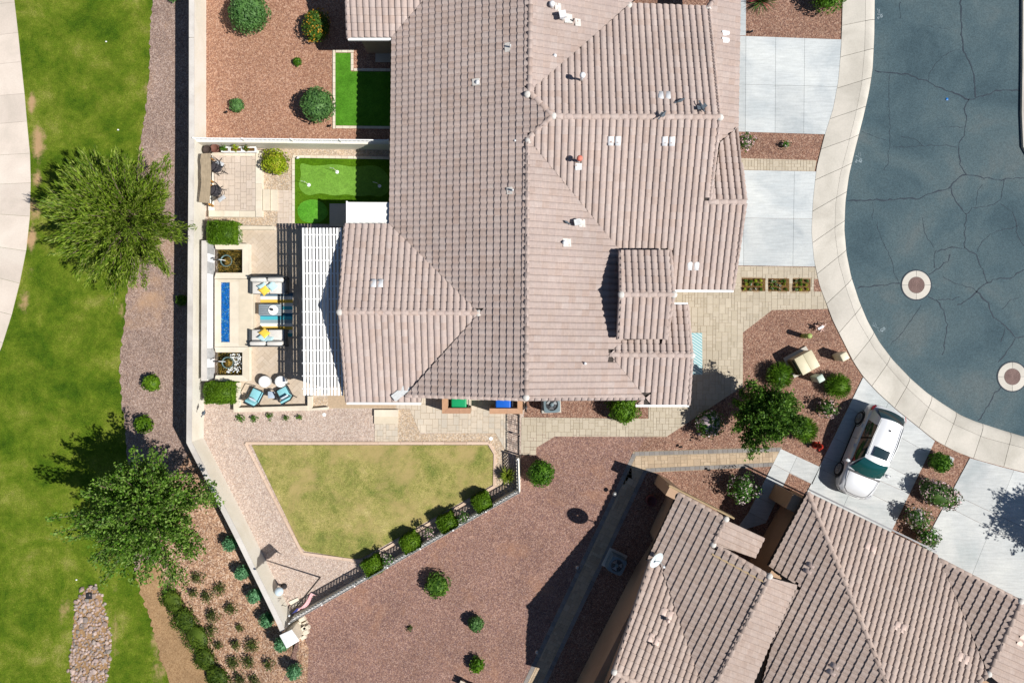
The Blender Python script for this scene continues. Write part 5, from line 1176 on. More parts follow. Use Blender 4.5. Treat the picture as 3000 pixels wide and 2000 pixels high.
for a, b in (((758,440),(758,636)), ((611,626),(747,627)), ((606,447),(747,448))): rr += row(P(*a, tz)[:2], P(*b, tz)[:2], 0.31, 0.85)
lay(ter, [PL([(500,400),(900,400),(900,700),(500,700)])], rr, M['cap_stone'], tz - 0.05, tz + 0.01, 'coping', 'copings', gap=0.003)
stp = thing('terrace_steps', 'two cream steps leading down from the seating terrace', 'steps', P(790,586))
raised('tread', [(770,555),(790,555),(790,617),(770,617)], 0.1, 0.2, M['cap_stone'], stp); raised('tread', [(793,556),(813,556),(813,618),(793,618)], 0.0, 0.1, M['cap_stone'], stp)
# live edge bar table
bt = thing('slab_table', 'long weathered live-edge wood bar table by the wall', 'table', P(612,520,tz))
wood_g = pieces('weathered_wood', [sc(168,150,124), sc(178,160,134), sc(188,170,144)], 5, 0.14, streak=1.57)
wood_y = plain('yellow_pine', sc(214,152,60), 0.6, 0, 0.12, 14)
q = MB(); e_l = [(590,450),(586,470),(589,490),(588,510),(590,535),(587,560),(584,580),(583,592)]; e_r = [(606,595),(611,590),(614,570),(615,545),(616,520),(617,500),(616,475),(616,449)]
q.prism(PL(e_l + e_r, 1.28), 1.21, 1.28, 0.3, True); q.build('top', wood_g, bt, world=True)
for yy in (463, 528, 541, 598):
    q = MB(); a, b = Vector(P(612,yy,1.2)), Vector(P(625,yy + 6,tz)); q.tube([a + Vector((0.02, 0, 0)), b], 0.055, 4); q.build('leg', wood_y, bt, world=True)
for xx in (613, 620):
    q = MB(); q.tube([P(xx,455,0.75), P(xx,605,0.75)], 0.025, 6); q.build('rail', M['dark_metal'], bt, world=True)
def bar_chair(px, py, rz, label, pillow=None):
    t_ = thing('bar_chair', label, 'chair', P(px, py, tz), rz, 'bar chairs at the slab table')
    q = MB(); q.lathe([(0.26, 0.66), (0.28, 0.69), (0.28, 0.73), (0.2, 0.76)], n=18); q.build('seat', plain('charcoal_fabric', (0.05, 0.045, 0.05, 1), 0.9) if 'charcoal_fabric' not in bpy.data.materials else bpy.data.materials['charcoal_fabric'], t_, True)
    for k in range(4):
        a = PI / 4 + k * PI / 2; q = MB(); q.tube([(0.15 * math.cos(a), 0.15 * math.sin(a), 0.66), (0.3 * math.cos(a), 0.3 * math.sin(a), 0.0)], 0.016, 6); q.build('leg', M['dark_metal'], t_)
    q = MB(); q.tube([(0.23 * math.cos(t), 0.23 * math.sin(t), 0.25) for t in (k * PI / 8 for k in range(17))], 0.012, 5); q.build('foot_ring', M['dark_metal'], t_)
    for rr_, zz in ((0.31, 0.95), (0.34, 1.15)):
        q = MB(); q.tube([(rr_ * math.cos(t), rr_ * math.sin(t), zz) for t in (-1.45 + k * 2.9 / 10 for k in range(11))], 0.014, 6); q.build('back_rail', M['dark_metal'], t_)
    for t in (-1.4, -0.7, 0, 0.7, 1.4):
        q = MB(); q.tube([(0.27 * math.cos(t), 0.27 * math.sin(t), 0.7), (0.34 * math.cos(t), 0.34 * math.sin(t), 1.15)], 0.01, 5); q.build('back_bar', M['dark_metal'], t_)
    for s_ in (-1, 1):
        q = MB(); q.tube([(0.28, s_ * 0.14, 0.9), (0.5, s_ * 0.2, 1.1)], 0.02, 6); q.build('arm', M['dark_metal'], t_)
    return t_
bar_chair(652,500,0.25,'upper bar chair with a striped pillow at the slab table'); bar_chair(650,568,-0.15,'lower bar chair with a silver pillow at the slab table')
gp = plain('grey_striped_fabric', (0.42, 0.43, 0.44, 1), 0.9, 0, 0.2, 25)
for x, y, lab, rz in ((644,478,'grey striped pillow on the upper bar chair',-0.5), (649,582,'silver grey pillow on the lower bar chair',0.6)):
    t_ = thing('bolster_pillow', lab, 'pillow', P(x, y, 1.14), rz); cushion(t_, 'pillow_body', (0, 0, 0), 0.42, 0.2, 0.13, gp)
# planters
for i, (x0, x1) in enumerate(((650,670),(672,708),(713,748))):
    t_ = thing('white_planter', ['left white planter box under the lattice wall', 'middle white planter box with yellow flowers under the lattice wall', 'right white planter box with orange flowers under the lattice wall'][i], 'planter', P((x0 + x1) / 2, 440, tz))
    zt = tz + 0.36; o_ = PL([(x0 - 2,430),(x1 + 2,430),(x1 + 2,446),(x0 - 2,446)], zt); inn = PL([(x0 + 2,433),(x1 - 2,433),(x1 - 2,443),(x0 + 2,443)], zt)
    o_, inn = ccw(o_), ccw(inn); bo = [((x - sum(p[0] for p in o_) / 4) * .8 + sum(p[0] for p in o_) / 4, (y - sum(p[1] for p in o_) / 4) * .8 + sum(p[1] for p in o_) / 4) for x, y in o_]
    q = MB(); vv = [(x, y, zt) for x, y in o_] + [(x, y, zt) for x, y in inn] + [(x, y, zt - 0.08) for x, y in inn] + [(x, y, tz + 0.01) for x, y in bo]
    q.add(vv, [(k, (k + 1) % 4, 4 + (k + 1) % 4, 4 + k) for k in range(4)] + [(4 + k, 4 + (k + 1) % 4, 8 + (k + 1) % 4, 8 + k) for k in range(4)] + [(k, 12 + k, 12 + (k + 1) % 4, (k + 1) % 4) for k in range(4)]); q.build('box', M['white'], t_, world=True)
    q = MB(); q.prism(inn, zt - 0.09, zt - 0.06); q.build('soil', M['soil'], t_, world=True)
    shrub('potted_flower', ['green leafy plant in the left white planter', 'yellow green plant in the middle white planter', 'orange flowered plant in the right white planter'][i], 'plant', x0 + (x1 - x0) * (0.2 if i != 1 else 0.5), 434, 10, 0.3, M[('green', 'lime', 'orangeflower')[i]], None, 0.9, (0.08, 0.05), amp=0.3, core=0.4, jit=0.5, stem=False, z0=zt - 0.06)
for x, y, lab, c_ in ((638,440,'brown clay pot at the terrace corner', (0.16, 0.07, 0.05, 1)), (616,444,'dark pot against the long wall', (0.05, 0.035, 0.03, 1))):
    t_ = thing('clay_pot', lab, 'pot', P(x, y, tz)); q = MB(); q.lathe([(0.12, 0.0), (0.19, 0.3), (0.21, 0.31), (0.21, 0.36), (0.17, 0.36), (0.16, 0.28)], n=16); q.build('pot_body', plain('pot_' + str(x), c_, 0.8), t_, True)
# putting flags
for (x, y, lab) in ((988,504,'upper practice flag on the putting surface'), (905,542,'lower left practice flag on the putting surface'), (1112,545,'practice flag in the house shadow')):
    t_ = thing('practice_flag', lab, 'golf flag', P(x, y, 0.027), 0, 'practice flags')
    q = MB(); q.lathe([(0.06, 0.0), (0.085, 0.0), (0.085, 0.006), (0.06, 0.006)], n=16); q.build('cup', M['white'], t_)
    cols = (M['white'], M['black_metal'], plain('flag_yellow', sc(230,210,70), 0.6) if 'flag_yellow' not in bpy.data.materials else bpy.data.materials['flag_yellow'])
    for k in range(7): q = MB(); q.tube([(0, 0, k * 0.1), (0, 0, k * 0.1 + 0.1)], 0.011, 6); q.build('pole_section', cols[k % 3 if k % 2 else 0], t_)
    q = MB(); q.add([(0, 0, 0.7), (-0.2, 0.05, 0.66), (-0.21, 0.05, 0.56), (0, 0, 0.52), (0, .006, 0.7), (-0.2, .056, 0.66), (-0.21, .056, 0.56), (0, .006, 0.52)], [(0, 1, 2, 3), (7, 6, 5, 4), (0, 4, 5, 1), (1, 5, 6, 2), (2, 6, 7, 3)]); q.build('pennant', M['white'], t_)
def spotlight(x, y, lab, z=0.0, matl=None):
    t_ = thing('garden_spotlight', lab, 'spotlight', P(x, y, z)); q = MB(); q.tube([(0, 0, -0.02), (0, 0, 0.12)], 0.012, 6); q.build('stake', M['black_metal'], t_)
    q = MB(); q.tube([(-0.05, 0, 0.1), (0.09, 0.03, 0.2)], [0.035, 0.055], 9); q.build('lamp_head', matl or M['black_metal'], t_, True)
for x, y, l in ((664,333,'black spotlight near the small dark bush on brown gravel'), (966,373,'black spotlight beside the juniper ball and turf'), (873,466,'white spotlight at the corner of the putting green'), (2196,98,'black spotlight at the driveway corner near the red yucca'), (1990,1308,'black path spotlight above the bordered paver path'), (2072,1376,'black path spotlight below the bordered paver path')): spotlight(x, y, l, 0.0, M['white'] if 'white' in l else None)
# white flat roof
fr = thing('flat_canopy', 'white flat patio canopy against the house eave', 'canopy', P(1080,625))
q = MB(); q.prism(PL([(1019,592),(1160,593),(1160,656),(1018,655)], 2.45), 2.3, 2.45); q.build('roof_panel', M['white_flat'], fr, world=True)
for x, y in ((1026,600), (1026,648)): q = MB(); p = P(x, y, 2.3); q.box((p[0], p[1], 1.15), (0.12, 0.12, 2.3)); q.build('post', M['white'], fr, world=True)
q = MB(); a = P(1017,592,2.4); b = P(1017,656,2.4); q.box(((a[0] + b[0]) / 2, (a[1] + b[1]) / 2, 2.36), (0.06, abs(a[1] - b[1]) + 0.06, 0.22)); q.build('fascia', M['white'], fr, world=True)
# pergola
pg = thing('pergola', 'white slatted pergola over the patio', 'pergola', P(945,910))
pz = 2.45; x0 = P(891,900,pz)[0]; x1 = P(1008,900,pz)[0]; y0 = P(0,668,pz)[1]; y1 = P(0,1158,pz)[1]
n = 15
for i in range(n):
    x = x0 + (x1 - x0 + 0.35) * i / (n - 1); q = MB(); q.box((x, (y0 + y1) / 2, pz + 0.02), (0.092, y0 - y1, 0.05), math.radians(0.5)); q.build('slat', M['white'], pg, world=True)
for k in range(13):
    y = y0 - 0.3 - (y0 - y1 - 0.6) * k / 12; q = MB(); q.box(((x0 - 0.1 + x1 + 0.5) / 2, y, pz - 0.08), (x1 - x0 + 0.6, 0.055, 0.14)); q.build('rafter', M['white'], pg, world=True)
q = MB(); q.box((x0 + 0.28, (y0 + y1) / 2, pz - 0.24), (0.1, y0 - y1 - 0.1, 0.17)); q.build('beam', M['white'], pg, world=True)
q = MB(); q.box((x0 + 0.9, (y0 + y1) / 2, pz - 0.24), (0.3, y0 - y1 - 0.1, 0.16)); q.build('beam', M['white'], pg, world=True)
for y in (y0 - 0.25, (y0 + y1) / 2, y1 + 0.25): q = MB(); q.box((x0 + 0.28, y, (pz - 0.3) / 2), (0.14, 0.14, pz - 0.3)); q.build('post', M['white'], pg, world=True)
# patio seat walls and caps
def seatwall(label, px, z1, matl='cap_stone', body='stucco'):
    t_ = thing('seat_wall', label, 'low wall', P(px[0][0], px[0][1])); pp = PL(px, z1); cx_, cy_ = sum(p[0] for p in pp) / len(pp), sum(p[1] for p in pp) / len(pp)
    q = MB(); q.prism([(cx_ + (x - cx_) * 0.97, cy_ + (y - cy_) * 0.97) for x, y in pp], 0, z1 - 0.05); q.build('wall_body', M[body], t_, world=True)
    q = MB(); q.prism(pp, z1 - 0.05, z1); q.build('cap', M[matl], t_, world=True)
seatwall('cream cap wall between pebbles and patio', [(699,661),(803,662),(803,672),(699,672)], 0.3); seatwall('short cream cap wall beside the upper box hedge', [(686,656),(699,656),(699,712),(686,712)], 0.42)
seatwall('long cream cap wall closing the patio at the bottom', [(698,1194),(900,1188),(900,1202),(698,1207)], 0.35); seatwall('short cream cap wall beside the lower box hedge', [(684,1120),(697,1120),(697,1207),(684,1207)], 0.42); seatwall('grey cap wall at the pergola foot', [(901,1160),(913,1160),(913,1196),(960,1192),(960,1200),(901,1203)], 0.3)
sheet('pebble_inset', [(914,1163),(962,1163),(962,1189),(914,1189)], M['gravel_mix'], 0.06, 'square pebble inset at the foot of the pergola', 'gravel')
# ponds and feature wall
fz = 0.95
fwl = thing('feature_wall', 'white stone feature wall behind the ponds and fire table', 'wall', P(618,910))
base = [P(630,713)[:2], P(629,1112)[:2]]
q = MB(); q.prism([base[0], base[1], (base[1][0] - 0.2, base[1][1]), (base[0][0] - 0.2, base[0][1])], 0, fz - 0.05); q.build('wall_body', M['white_wall'], fwl, world=True)
q = MB(); q.prism([(base[0][0] + 0.03, base[0][1]), (base[1][0] + 0.03, base[1][1]), (base[1][0] - 0.23, base[1][1]), (base[0][0] - 0.23, base[0][1])], fz - 0.05, fz); q.build('cap', M['wall_cap'], fwl, world=True)
for (ya, yb) in ((718,748),(772,806),(1020,1050),(1076,1108)):
    q = MB(); a, b = P(630,ya), P(630,yb); q.box((a[0] + 0.012, (a[1] + b[1]) / 2, 0.52), (0.03, abs(a[1] - b[1]), 0.78)); q.build('panel', M['grey_panel'], fwl, world=True)
water = None
def water_mat():
    m, t, b = mat('pond_water'); b.inputs['Base Color'].default_value = (0.75, 0.8, 0.7, 1); b.inputs['Transmission Weight'].default_value = 1.0; b.inputs['IOR'].default_value = 1.33; b.inputs['Roughness'].default_value = 0.02
    bump(t, b, noise(t, 9, 3), 0.35, 0.02); return m
water = water_mat()
copper = plain('verdigris_copper', (0.13, 0.2, 0.19, 1), 0.5, 0.3, 0.3, 12)
foam = plain('white_foam', (0.8, 0.82, 0.8, 1), 0.7, 0, 0.1, 20)
for (y0_, y1_, yb, up, lab) in ((714,816,764,True,'upper'), (1016,1116,1062,False,'lower')):
    t_ = thing('pond', lab + ' square pebble pond with cream coping and copper bowl', 'pond', P(675,(y0_ + y1_) / 2)); cz_ = 0.42
    o_ = [(628,y0_),(728,y0_),(728,y1_),(628,y1_)]; i_ = [(632,y0_ + 16),(710,y0_ + 16),(710,y1_ - 17),(632,y1_ - 17)]
    O, I = PL(o_, cz_), PL(i_, cz_)
    for k in (0, 1, 2):
        q = MB(); q.prism([O[k], O[(k + 1) % 4], I[(k + 1) % 4], I[k]], cz_ - 0.06, cz_, k * 0.3); q.build('coping', M['cap_stone'], t_, world=True)
        q = MB(); q.prism([tuple(np.array(O[k]) * .98 + np.array(I[k]) * .02), tuple(np.array(O[(k + 1) % 4]) * .98 + np.array(I[(k + 1) % 4]) * .02), I[(k + 1) % 4], I[k]], 0.0, cz_ - 0.06); q.build('side_wall', M['stucco'], t_, world=True)
    q = MB(); q.prism(I, 0.02, 0.1); q.build('pebble_floor', M['pebbles'], t_, world=True)
    q = MB(); q.prism(I, 0.25, 0.3); q.build('water_surface', water, t_, world=True)
    c = Vector(P(664 if up else 668, yb, 0.5)); q = MB(); q.lathe([(0.1, -0.4), (0.1, -0.1), (0.2, -0.04), (0.29, 0.06), (0.27, 0.06), (0.19, -0.01), (0.02, -0.03)], tuple(c), 26); q.build('bowl', copper, t_, True, world=True)
    q = MB(); q.lathe([(0.25, 0.03), (0.0, 0.035)], tuple(c), 22); q.build('bowl_pebbles', M['pebbles'], t_, True, world=True)
    w0 = Vector(P(618,yb - 4,0.8)); q = MB(); q.tube([w0 + Vector((0.1, 0, 0)), w0 + Vector((0.35, 0, 0.0))], 0.035, 6); q.build('spout', M['dark_metal'], t_, world=True)
    q = MB(); q.tube([w0 + Vector((0.36, 0, 0)), w0 + Vector((0.5, -0.01, -0.05)), w0 + Vector((0.6, -0.02, -0.22))], [0.02, 0.016, 0.02], 6); q.build('water_stream', foam, t_, True, world=True)
    if not up:
        q = MB(); rd = random.Random(4)
        for k in range(260):
            a = rd.uniform(-1.9, 1.5); r_ = rd.uniform(0.22, 0.62) * (1 if a > -1.0 else 0.8); p = c + Vector((r_ * math.cos(a), r_ * math.sin(a), 0)); s_ = rd.uniform(0.008, 0.03)
            if I[0][0] + 0.06 < p.x < I[1][0] - 0.06 and I[2][1] + 0.06 < p.y < I[0][1] - 0.06: q.lathe([(s_, 0), (s_ * .8, 0.015), (s_ * .2, 0.022)], (p.x, p.y, 0.301), 7)
        tag(q.build('foam_bubbles', foam, t_, True, world=True), kind='stuff')
ft = thing('fire_table', 'long beige stone fire table filled with blue glass', 'fire pit', P(685,915)); cz_ = 0.42
O, I = PL([(629,817),(740,817),(740,1015),(629,1015)], cz_), PL([(647,827),(673,827),(673,1002),(647,1002)], cz_)
for k in range(4):
    q = MB(); q.prism([O[k], O[(k + 1) % 4], I[(k + 1) % 4], I[k]], 0.0, cz_, k * 0.27); q.build('stone_surround', M['cap_stone'], ft, world=True)
q = MB(); q.prism(PL([(700,819),(738,819),(738,1013),(700,1013)], cz_), cz_, cz_ + 0.012); q.build('front_cap', M['cap_stone'], ft, world=True)
q = MB(); q.prism(I, 0.2, cz_ - 0.04); q.build('glass_bed', M['firemedia'], ft, world=True)
rd = random.Random(3); q = MB(); gl = plain('blue_glass_chunk', sc(20,110,200), 0.1, 0, 0.2, 30, 0, 0.8)
for k in range(260):
    x, y = rd.uniform(649, 671), rd.uniform(829, 1000); p = P(x, y, cz_ - 0.04); s_ = rd.uniform(0.015, 0.032); q.box((p[0], p[1], cz_ - 0.035), (s_ * 2, s_ * 1.5, s_ * 1.6), rd.uniform(0, 3), rd.random(), RX(rd.uniform(-.8, .8)))
tag(q.build('glass_chunks', gl, ft, world=True), kind='stuff')
# sofas, rug, table
frame_m = plain('dark_grey_wicker', (0.05, 0.055, 0.06, 1), 0.7, 0, 0.2, 30); cush = plain('pale_grey_cushion', (0.6, 0.58, 0.54, 1), 0.9, 0, 0.06, 8); ylw = plain('yellow_fabric', sc(246,206,80), 0.9, 0, 0.06, 15); aqua = plain('pale_aqua_fabric', sc(190,224,230), 0.9, 0, 0.12, 12)
def sofa(cx_, cy_, flip, lab, wid=1.75):
    t_ = thing('patio_sofa', lab, 'sofa', P(cx_, cy_, 0.04), PI if flip else 0.0)      # local: back towards +y
    for sx in (-1, 1):
        for sy in (-1, 1): rbox(t_, 'leg', (sx * (wid / 2 - 0.05), sy * 0.36, 0.1), (0.06, 0.06, 0.2), frame_m, 0.008)
    rbox(t_, 'base_frame', (0, 0, 0.25), (wid, 0.82, 0.12), frame_m, 0.015); rbox(t_, 'back_frame', (0, 0.39, 0.48), (wid, 0.06, 0.5), frame_m, 0.015)
    for sx in (-1, 1): rbox(t_, 'arm', (sx * (wid / 2 - 0.035), 0, 0.44), (0.07, 0.82, 0.32), frame_m, 0.015)
    for sx in (-1, 1):
        rbox(t_, 'seat_cushion', (sx * (wid / 4 - 0.03), -0.04, 0.38), (wid / 2 - 0.09, 0.72, 0.15), cush, 0.04); rbox(t_, 'back_cushion', (sx * (wid / 4 - 0.03), 0.24, 0.6), (wid / 2 - 0.11, 0.2, 0.4), cush, 0.08, 0, RX(-0.18))
    return t_
sofa(797,838,False,'upper patio sofa facing the striped rug'); sofa(795,990,True,'lower patio sofa facing the striped rug')
for x, y, m_, rz, lab in ((771,842,aqua,0.5,'aqua pillow at the end of the upper sofa'),(798,838,aqua,0.7,'aqua pillow in the middle of the upper sofa'),(775,851,ylw,0.65,'yellow pillow on the upper sofa'),(771,987,aqua,-0.6,'aqua pillow at the end of the lower sofa'),(787,995,aqua,-0.2,'aqua pillow beside the lower sofa back'),(775,975,ylw,-0.75,'yellow pillow on the lower sofa')):
    t_ = thing('throw_pillow', lab, 'pillow', P(x, y, 0.56), rz, 'throw pillows'); cushion(t_, 'pillow_body', (0, 0, 0), 0.42, 0.4, 0.15, m_, 0, RX(0.45 if y < 900 else -0.45))
def rug_mat():
    m, t, b = mat('striped_rug'); s_ = N(t, 'SeparateXYZ'); t.links.new(N(t, 'TexCoord').outputs['Generated'], s_.inputs[0])
    cols = [sc(70,160,170), sc(240,240,232), sc(236,196,84), sc(240,240,232), sc(150,170,176), sc(80,190,205), sc(40,110,140), sc(240,240,232), sc(80,190,205), sc(240,240,232), sc(236,196,84), sc(240,240,232), sc(90,120,140)]
    c = bright(t, ramp(t, s_.outputs[1], cols, True), noise(t, 40, 3), 0.92, 1.08); t.links.new(c, b.inputs['Base Color']); b.inputs['Roughness'].default_value = 0.95; return m
q = MB(); q.prism(PL([(763,858),(858,858),(857,986),(762,986)], 0.05), 0.041, 0.055); tag(q.build('striped_rug', rug_mat()), 'aqua white and yellow striped rug between the sofas', 'rug')
ct = thing('coffee_table', 'grey slatted coffee table on the striped rug', 'coffee table', P(800,909,0.055))
gw = plain('blue_grey_wood', sc(150,160,166), 0.7, 0, 0.1, 12)
for k in range(5): rbox(ct, 'slat', (0, -0.22 + k * 0.11, 0.42), (1.08, 0.1, 0.035), gw, 0.006)
for sx in (-1, 1):
    for sy in (-1, 1): rbox(ct, 'leg', (sx * 0.48, sy * 0.22, 0.2), (0.06, 0.06, 0.4), frame_m, 0.006)
rbox(ct, 'apron', (0, 0, 0.38), (1.0, 0.46, 0.04), frame_m, 0.006)
tp = thing('serving_tray', 'round white serving tray on the coffee table', 'tray', P(801,908,0.5)); q = MB(); q.lathe([(0.2, 0.0), (0.24, 0.03), (0.23, 0.035), (0.19, 0.01)], n=26); q.build('tray_body', M['white'], tp, True); q = MB(); q.lathe([(0.06, 0.01), (0.07, 0.1), (0.05, 0.16), (0.02, 0.17)], (-0.05, 0.02, 0), 12); q.build('jar', M['dark_metal'], tp, True)
for x, lab in ((783,'left round white drum stool behind the lounge chairs'), (830,'right round white drum stool half in pergola shade')):
    t_ = thing('drum_stool', lab, 'stool', P(x, 1116, 0.04)); q = MB(); q.lathe([(0.2, 0.0), (0.27, 0.12), (0.28, 0.24), (0.26, 0.38), (0.25, 0.41)], n=26); q.build('body', plain('white_ceramic_' + str(x), (0.62, 0.61, 0.59, 1), 0.35, 0, 0.08, 14), t_, True); q = MB(); q.lathe([(0.27, 0.405), (0.275, 0.425), (0.25, 0.445)], n=26); q.build('top', M['white'], t_, True)
teal = plain('teal_cushion', sc(150,214,222), 0.9, 0, 0.08, 8); pale = plain('pale_blue_pillow', sc(205,216,226), 0.9, 0, 0.15, 10)
def lounge(cx_, cy_, rz, lab):
    t_ = thing('lounge_chair', lab, 'armchair', P(cx_, cy_, 0.04), rz)                  # local: faces +y
    rbox(t_, 'seat_cushion', (0, 0.03, 0.36), (0.54, 0.56, 0.13), teal, 0.04); rbox(t_, 'back_cushion', (0, -0.27, 0.58), (0.52, 0.12, 0.42), teal, 0.045, 0, RX(0.3))
    for sx in (-1, 1):
        q = MB(); q.tube([(sx * 0.33, 0.36, 0), (sx * 0.35, 0.33, 0.58), (sx * 0.35, -0.2, 0.6), (sx * 0.33, -0.4, 0.02)], 0.022, 7); q.build('arm_frame', M['dark_metal'], t_, True)
        q = MB(); q.tube([(sx * 0.29, 0.3, 0.27), (sx * 0.29, -0.28, 0.27), (sx * 0.27, -0.42, 0.82)], 0.018, 6); q.build('seat_rail', M['dark_metal'], t_)
    q = MB(); q.box((0, 0.02, 0.28), (0.58, 0.6, 0.025)); q.build('seat_sling', frame_m, t_)
    q = MB(); q.box((0, -0.37, 0.6), (0.56, 0.02, 0.46), 0, 0, RX(0.3)); q.build('back_sling', frame_m, t_)
    cushion(t_, 'lumbar_pillow', (0, -0.18, 0.56), 0.42, 0.26, 0.12, pale, 0, RX(1.0)); return t_
lounge(757,1158,-0.45,'left lounge chair with teal cushions below the ponds'); lounge(841,1152,0.5,'right lounge chair with teal cushions near the pergola')
st = thing('side_table', 'small glass side table between the lounge chairs', 'side table', P(804,1154,0.04)); rbox(st, 'top', (0, 0, 0.44), (0.32, 0.32, 0.03), plain('pale_blue_glass', sc(190,205,220), 0.2), 0.006)
for sx in (-1, 1):
    for sy in (-1, 1): rbox(st, 'leg', (sx * 0.13, sy * 0.13, 0.21), (0.025, 0.025, 0.42), M['dark_metal'], 0.004)
# ---------------------------------------------------------------- flagpole, ornaments in the side yard
fp = thing('flagpole', 'tall flagpole with a drooping striped flag at the yard point', 'flagpole', P(938,1690)); ph_ = 4.6
q = MB(); q.tube([(0, 0, 0), (0, 0, ph_)], [0.04, 0.025], 8); q.build('pole', M['dark_metal'], fp); q = MB(); q.lathe([(0.01, ph_), (0.05, ph_ + 0.04), (0.05, ph_ + 0.08), (0.01, ph_ + 0.11)], n=10); q.build('finial', M['galv'], fp, True)
fr_, fb, fwh = plain('flag_red', (0.5, 0.03, 0.04, 1), 0.8), plain('flag_blue', (0.03, 0.04, 0.2, 1), 0.8), plain('flag_white', (0.8, 0.8, 0.8, 1), 0.8)
def fpt(u, v):   # u along the fly, v down the hoist; the cloth droops and ripples
    return Vector((0.04 + 0.62 * u + 0.05 * math.sin(9 * u + 3 * v) + 0.12 * v, 0.5 * u + 0.12 * math.sin(8 * u + 2 * v) * (0.3 + u) - 0.16 * v, ph_ - 0.12 - 0.75 * v - 0.6 * u * u))
for k in range(13):
    q = MB(); vv = []; n = 14; u0 = 0.4 if k < 7 else 0.0
    for i in range(n + 1):
        u = u0 + (1 - u0) * i / n
        for v in (k / 13, (k + 1) / 13): vv.append(fpt(u, v))
    q.add(vv, [(2 * i, 2 * i + 2, 2 * i + 3, 2 * i + 1) for i in range(n)]); q.build('flag_stripe', fwh if k % 2 else fr_, fp, True)
q = MB(); vv = []; n = 8
for i in range(n + 1):
    for j in range(5): vv.append(fpt(0.4 * i / n, 7 / 13 * j / 4))
q.add(vv, [(5 * i + j, 5 * i + 5 + j, 5 * i + 6 + j, 5 * i + j + 1) for i in range(n) for j in range(4)]); q.build('flag_canton', fb, fp, True)
gg = thing('gazing_globe', 'pale blue gazing globe on a pedestal by the diagonal wall', 'garden ornament', P(832,1716)); q = MB(); q.lathe([(0.16, 0), (0.1, 0.06), (0.05, 0.35), (0.12, 0.55)], n=12); q.build('pedestal', M['dark_metal'], gg, True)
q = MB(); v_, f_ = ellipsoid((0, 0, 0.72), (0.21, 0.21, 0.2), 16, 10); q.add(v_, f_); q.build('globe', plain('pale_blue_glaze', (0.5, 0.6, 0.68, 1), 0.15, 0, 0.1), gg, True)
fh = thing('feeder_hook', 'thin dark hook stand beside the gazing globe', 'garden hook', P(845,1750)); q = MB(); q.tube([(0, 0, 0), (0, 0, 1.0), (0.1, 0.06, 1.1), (0.2, -0.02, 1.0), (0.19, -0.05, 0.85)], 0.012, 6); q.build('hook', M['black_metal'], fh, True)
ss = raised('stepping_stone', [(846,1762),(872,1750),(882,1768),(856,1779)], 0.0, 0.06, M['cap_stone']); tag(ss, 'flat tan stepping stone near the flagpole', 'stone')
for x, y, l in ((950,1214,'white round drain cover below the patio'), (1438,1284,'white round drain cover at the corner of the dry lawn')):
    q = MB(); q.lathe([(0.09, 0), (0.09, 0.02), (0.08, 0.025)], n=16); tag(q.build('cleanout_disc', M['white'], None, loc=P(x, y, 0.008)), l, 'drain cover')
# bird on the wall corner
def bird(x, y, z, rz, lab, spread=0.0, s_=1.0):
    t_ = thing('pigeon', lab, 'bird', P(x, y, z), rz); q = MB(); vv = []; ff = []
    st_ = [(-0.17, 0.012, 0.03, 0.12), (-0.1, 0.045, 0.05, 0.11), (-0.02, 0.07, 0.07, 0.1), (0.06, 0.06, 0.065, 0.115), (0.11, 0.032, 0.036, 0.15), (0.14, 0.034, 0.036, 0.175), (0.165, 0.02, 0.02, 0.172), (0.19, 0.004, 0.005, 0.165)]
    for X, ry, rz_, zc in st_: vv += [(X * s_, ry * math.cos(k * PI / 4) * s_, (zc + rz_ * math.sin(k * PI / 4)) * s_) for k in range(8)]
    for i in range(len(st_) - 1): ff += [(i * 8 + k, i * 8 + (k + 1) % 8, i * 8 + 8 + (k + 1) % 8, i * 8 + 8 + k) for k in range(8)]
    ff += [tuple(range(7, -1, -1)), tuple(range(len(vv) - 8, len(vv)))]
    wsp = 0.06 + spread
    for sy in (-1, 1):
        n0 = len(vv); vv += [(0.07 * s_, sy * 0.05 * s_, 0.14 * s_), (0.03 * s_, sy * wsp * s_, (0.13 + spread * .3) * s_), (-0.13 * s_, sy * (wsp * .8) * s_, 0.12 * s_), (-0.05 * s_, sy * 0.04 * s_, 0.145 * s_)]; ff.append((n0, n0 + 1, n0 + 2, n0 + 3))
    n0 = len(vv); vv += [(-0.14 * s_, -0.02 * s_, 0.12 * s_), (-0.14 * s_, 0.02 * s_, 0.12 * s_), (-0.26 * s_, 0.04 * s_, 0.1 * s_), (-0.26 * s_, -0.04 * s_, 0.1 * s_)]; ff.append((n0, n0 + 1, n0 + 2, n0 + 3))
    for sy in (-1, 1):
        n0 = len(vv); vv += [(0, sy * .03 * s_, 0.06 * s_), (0.012 * s_, sy * .03 * s_, 0.06 * s_), (0.012 * s_, sy * .03 * s_, -0.01), (0, sy * .03 * s_, -0.01)]; ff.append((n0, n0 + 1, n0 + 2, n0 + 3))
    q.add(vv, ff); q.build('body', plain('slate_feathers', (0.09, 0.11, 0.13, 1), 0.6, 0, 0.25, 25) if 'slate_feathers' not in bpy.data.materials else bpy.data.materials['slate_feathers'], t_, True)
def rz_(pl, x, y): return pl.hit(x, y).z + 0.09
bird(1992,297,rz_(G1N,1992,297),0.4,'grey pigeon on the roof slope beside a pair of vents'); bird(2054,318,rz_(G1N,2054,318),-1.2,'dark pigeon spreading its wings near the garage rake',0.12,1.2); bird(1940,338,rz_(G1S,1940,345) + 0.12,0.8,'grey pigeon perched on the garage ridge',0.05); bird(1660,652,rz_(PE,1660,652),2.6,'small bird on the roof beside a square vent',0.0,0.75); bird(600,1208,1.32,1.0,'small dark bird perched on the long wall below the box hedge',0.04,0.9)
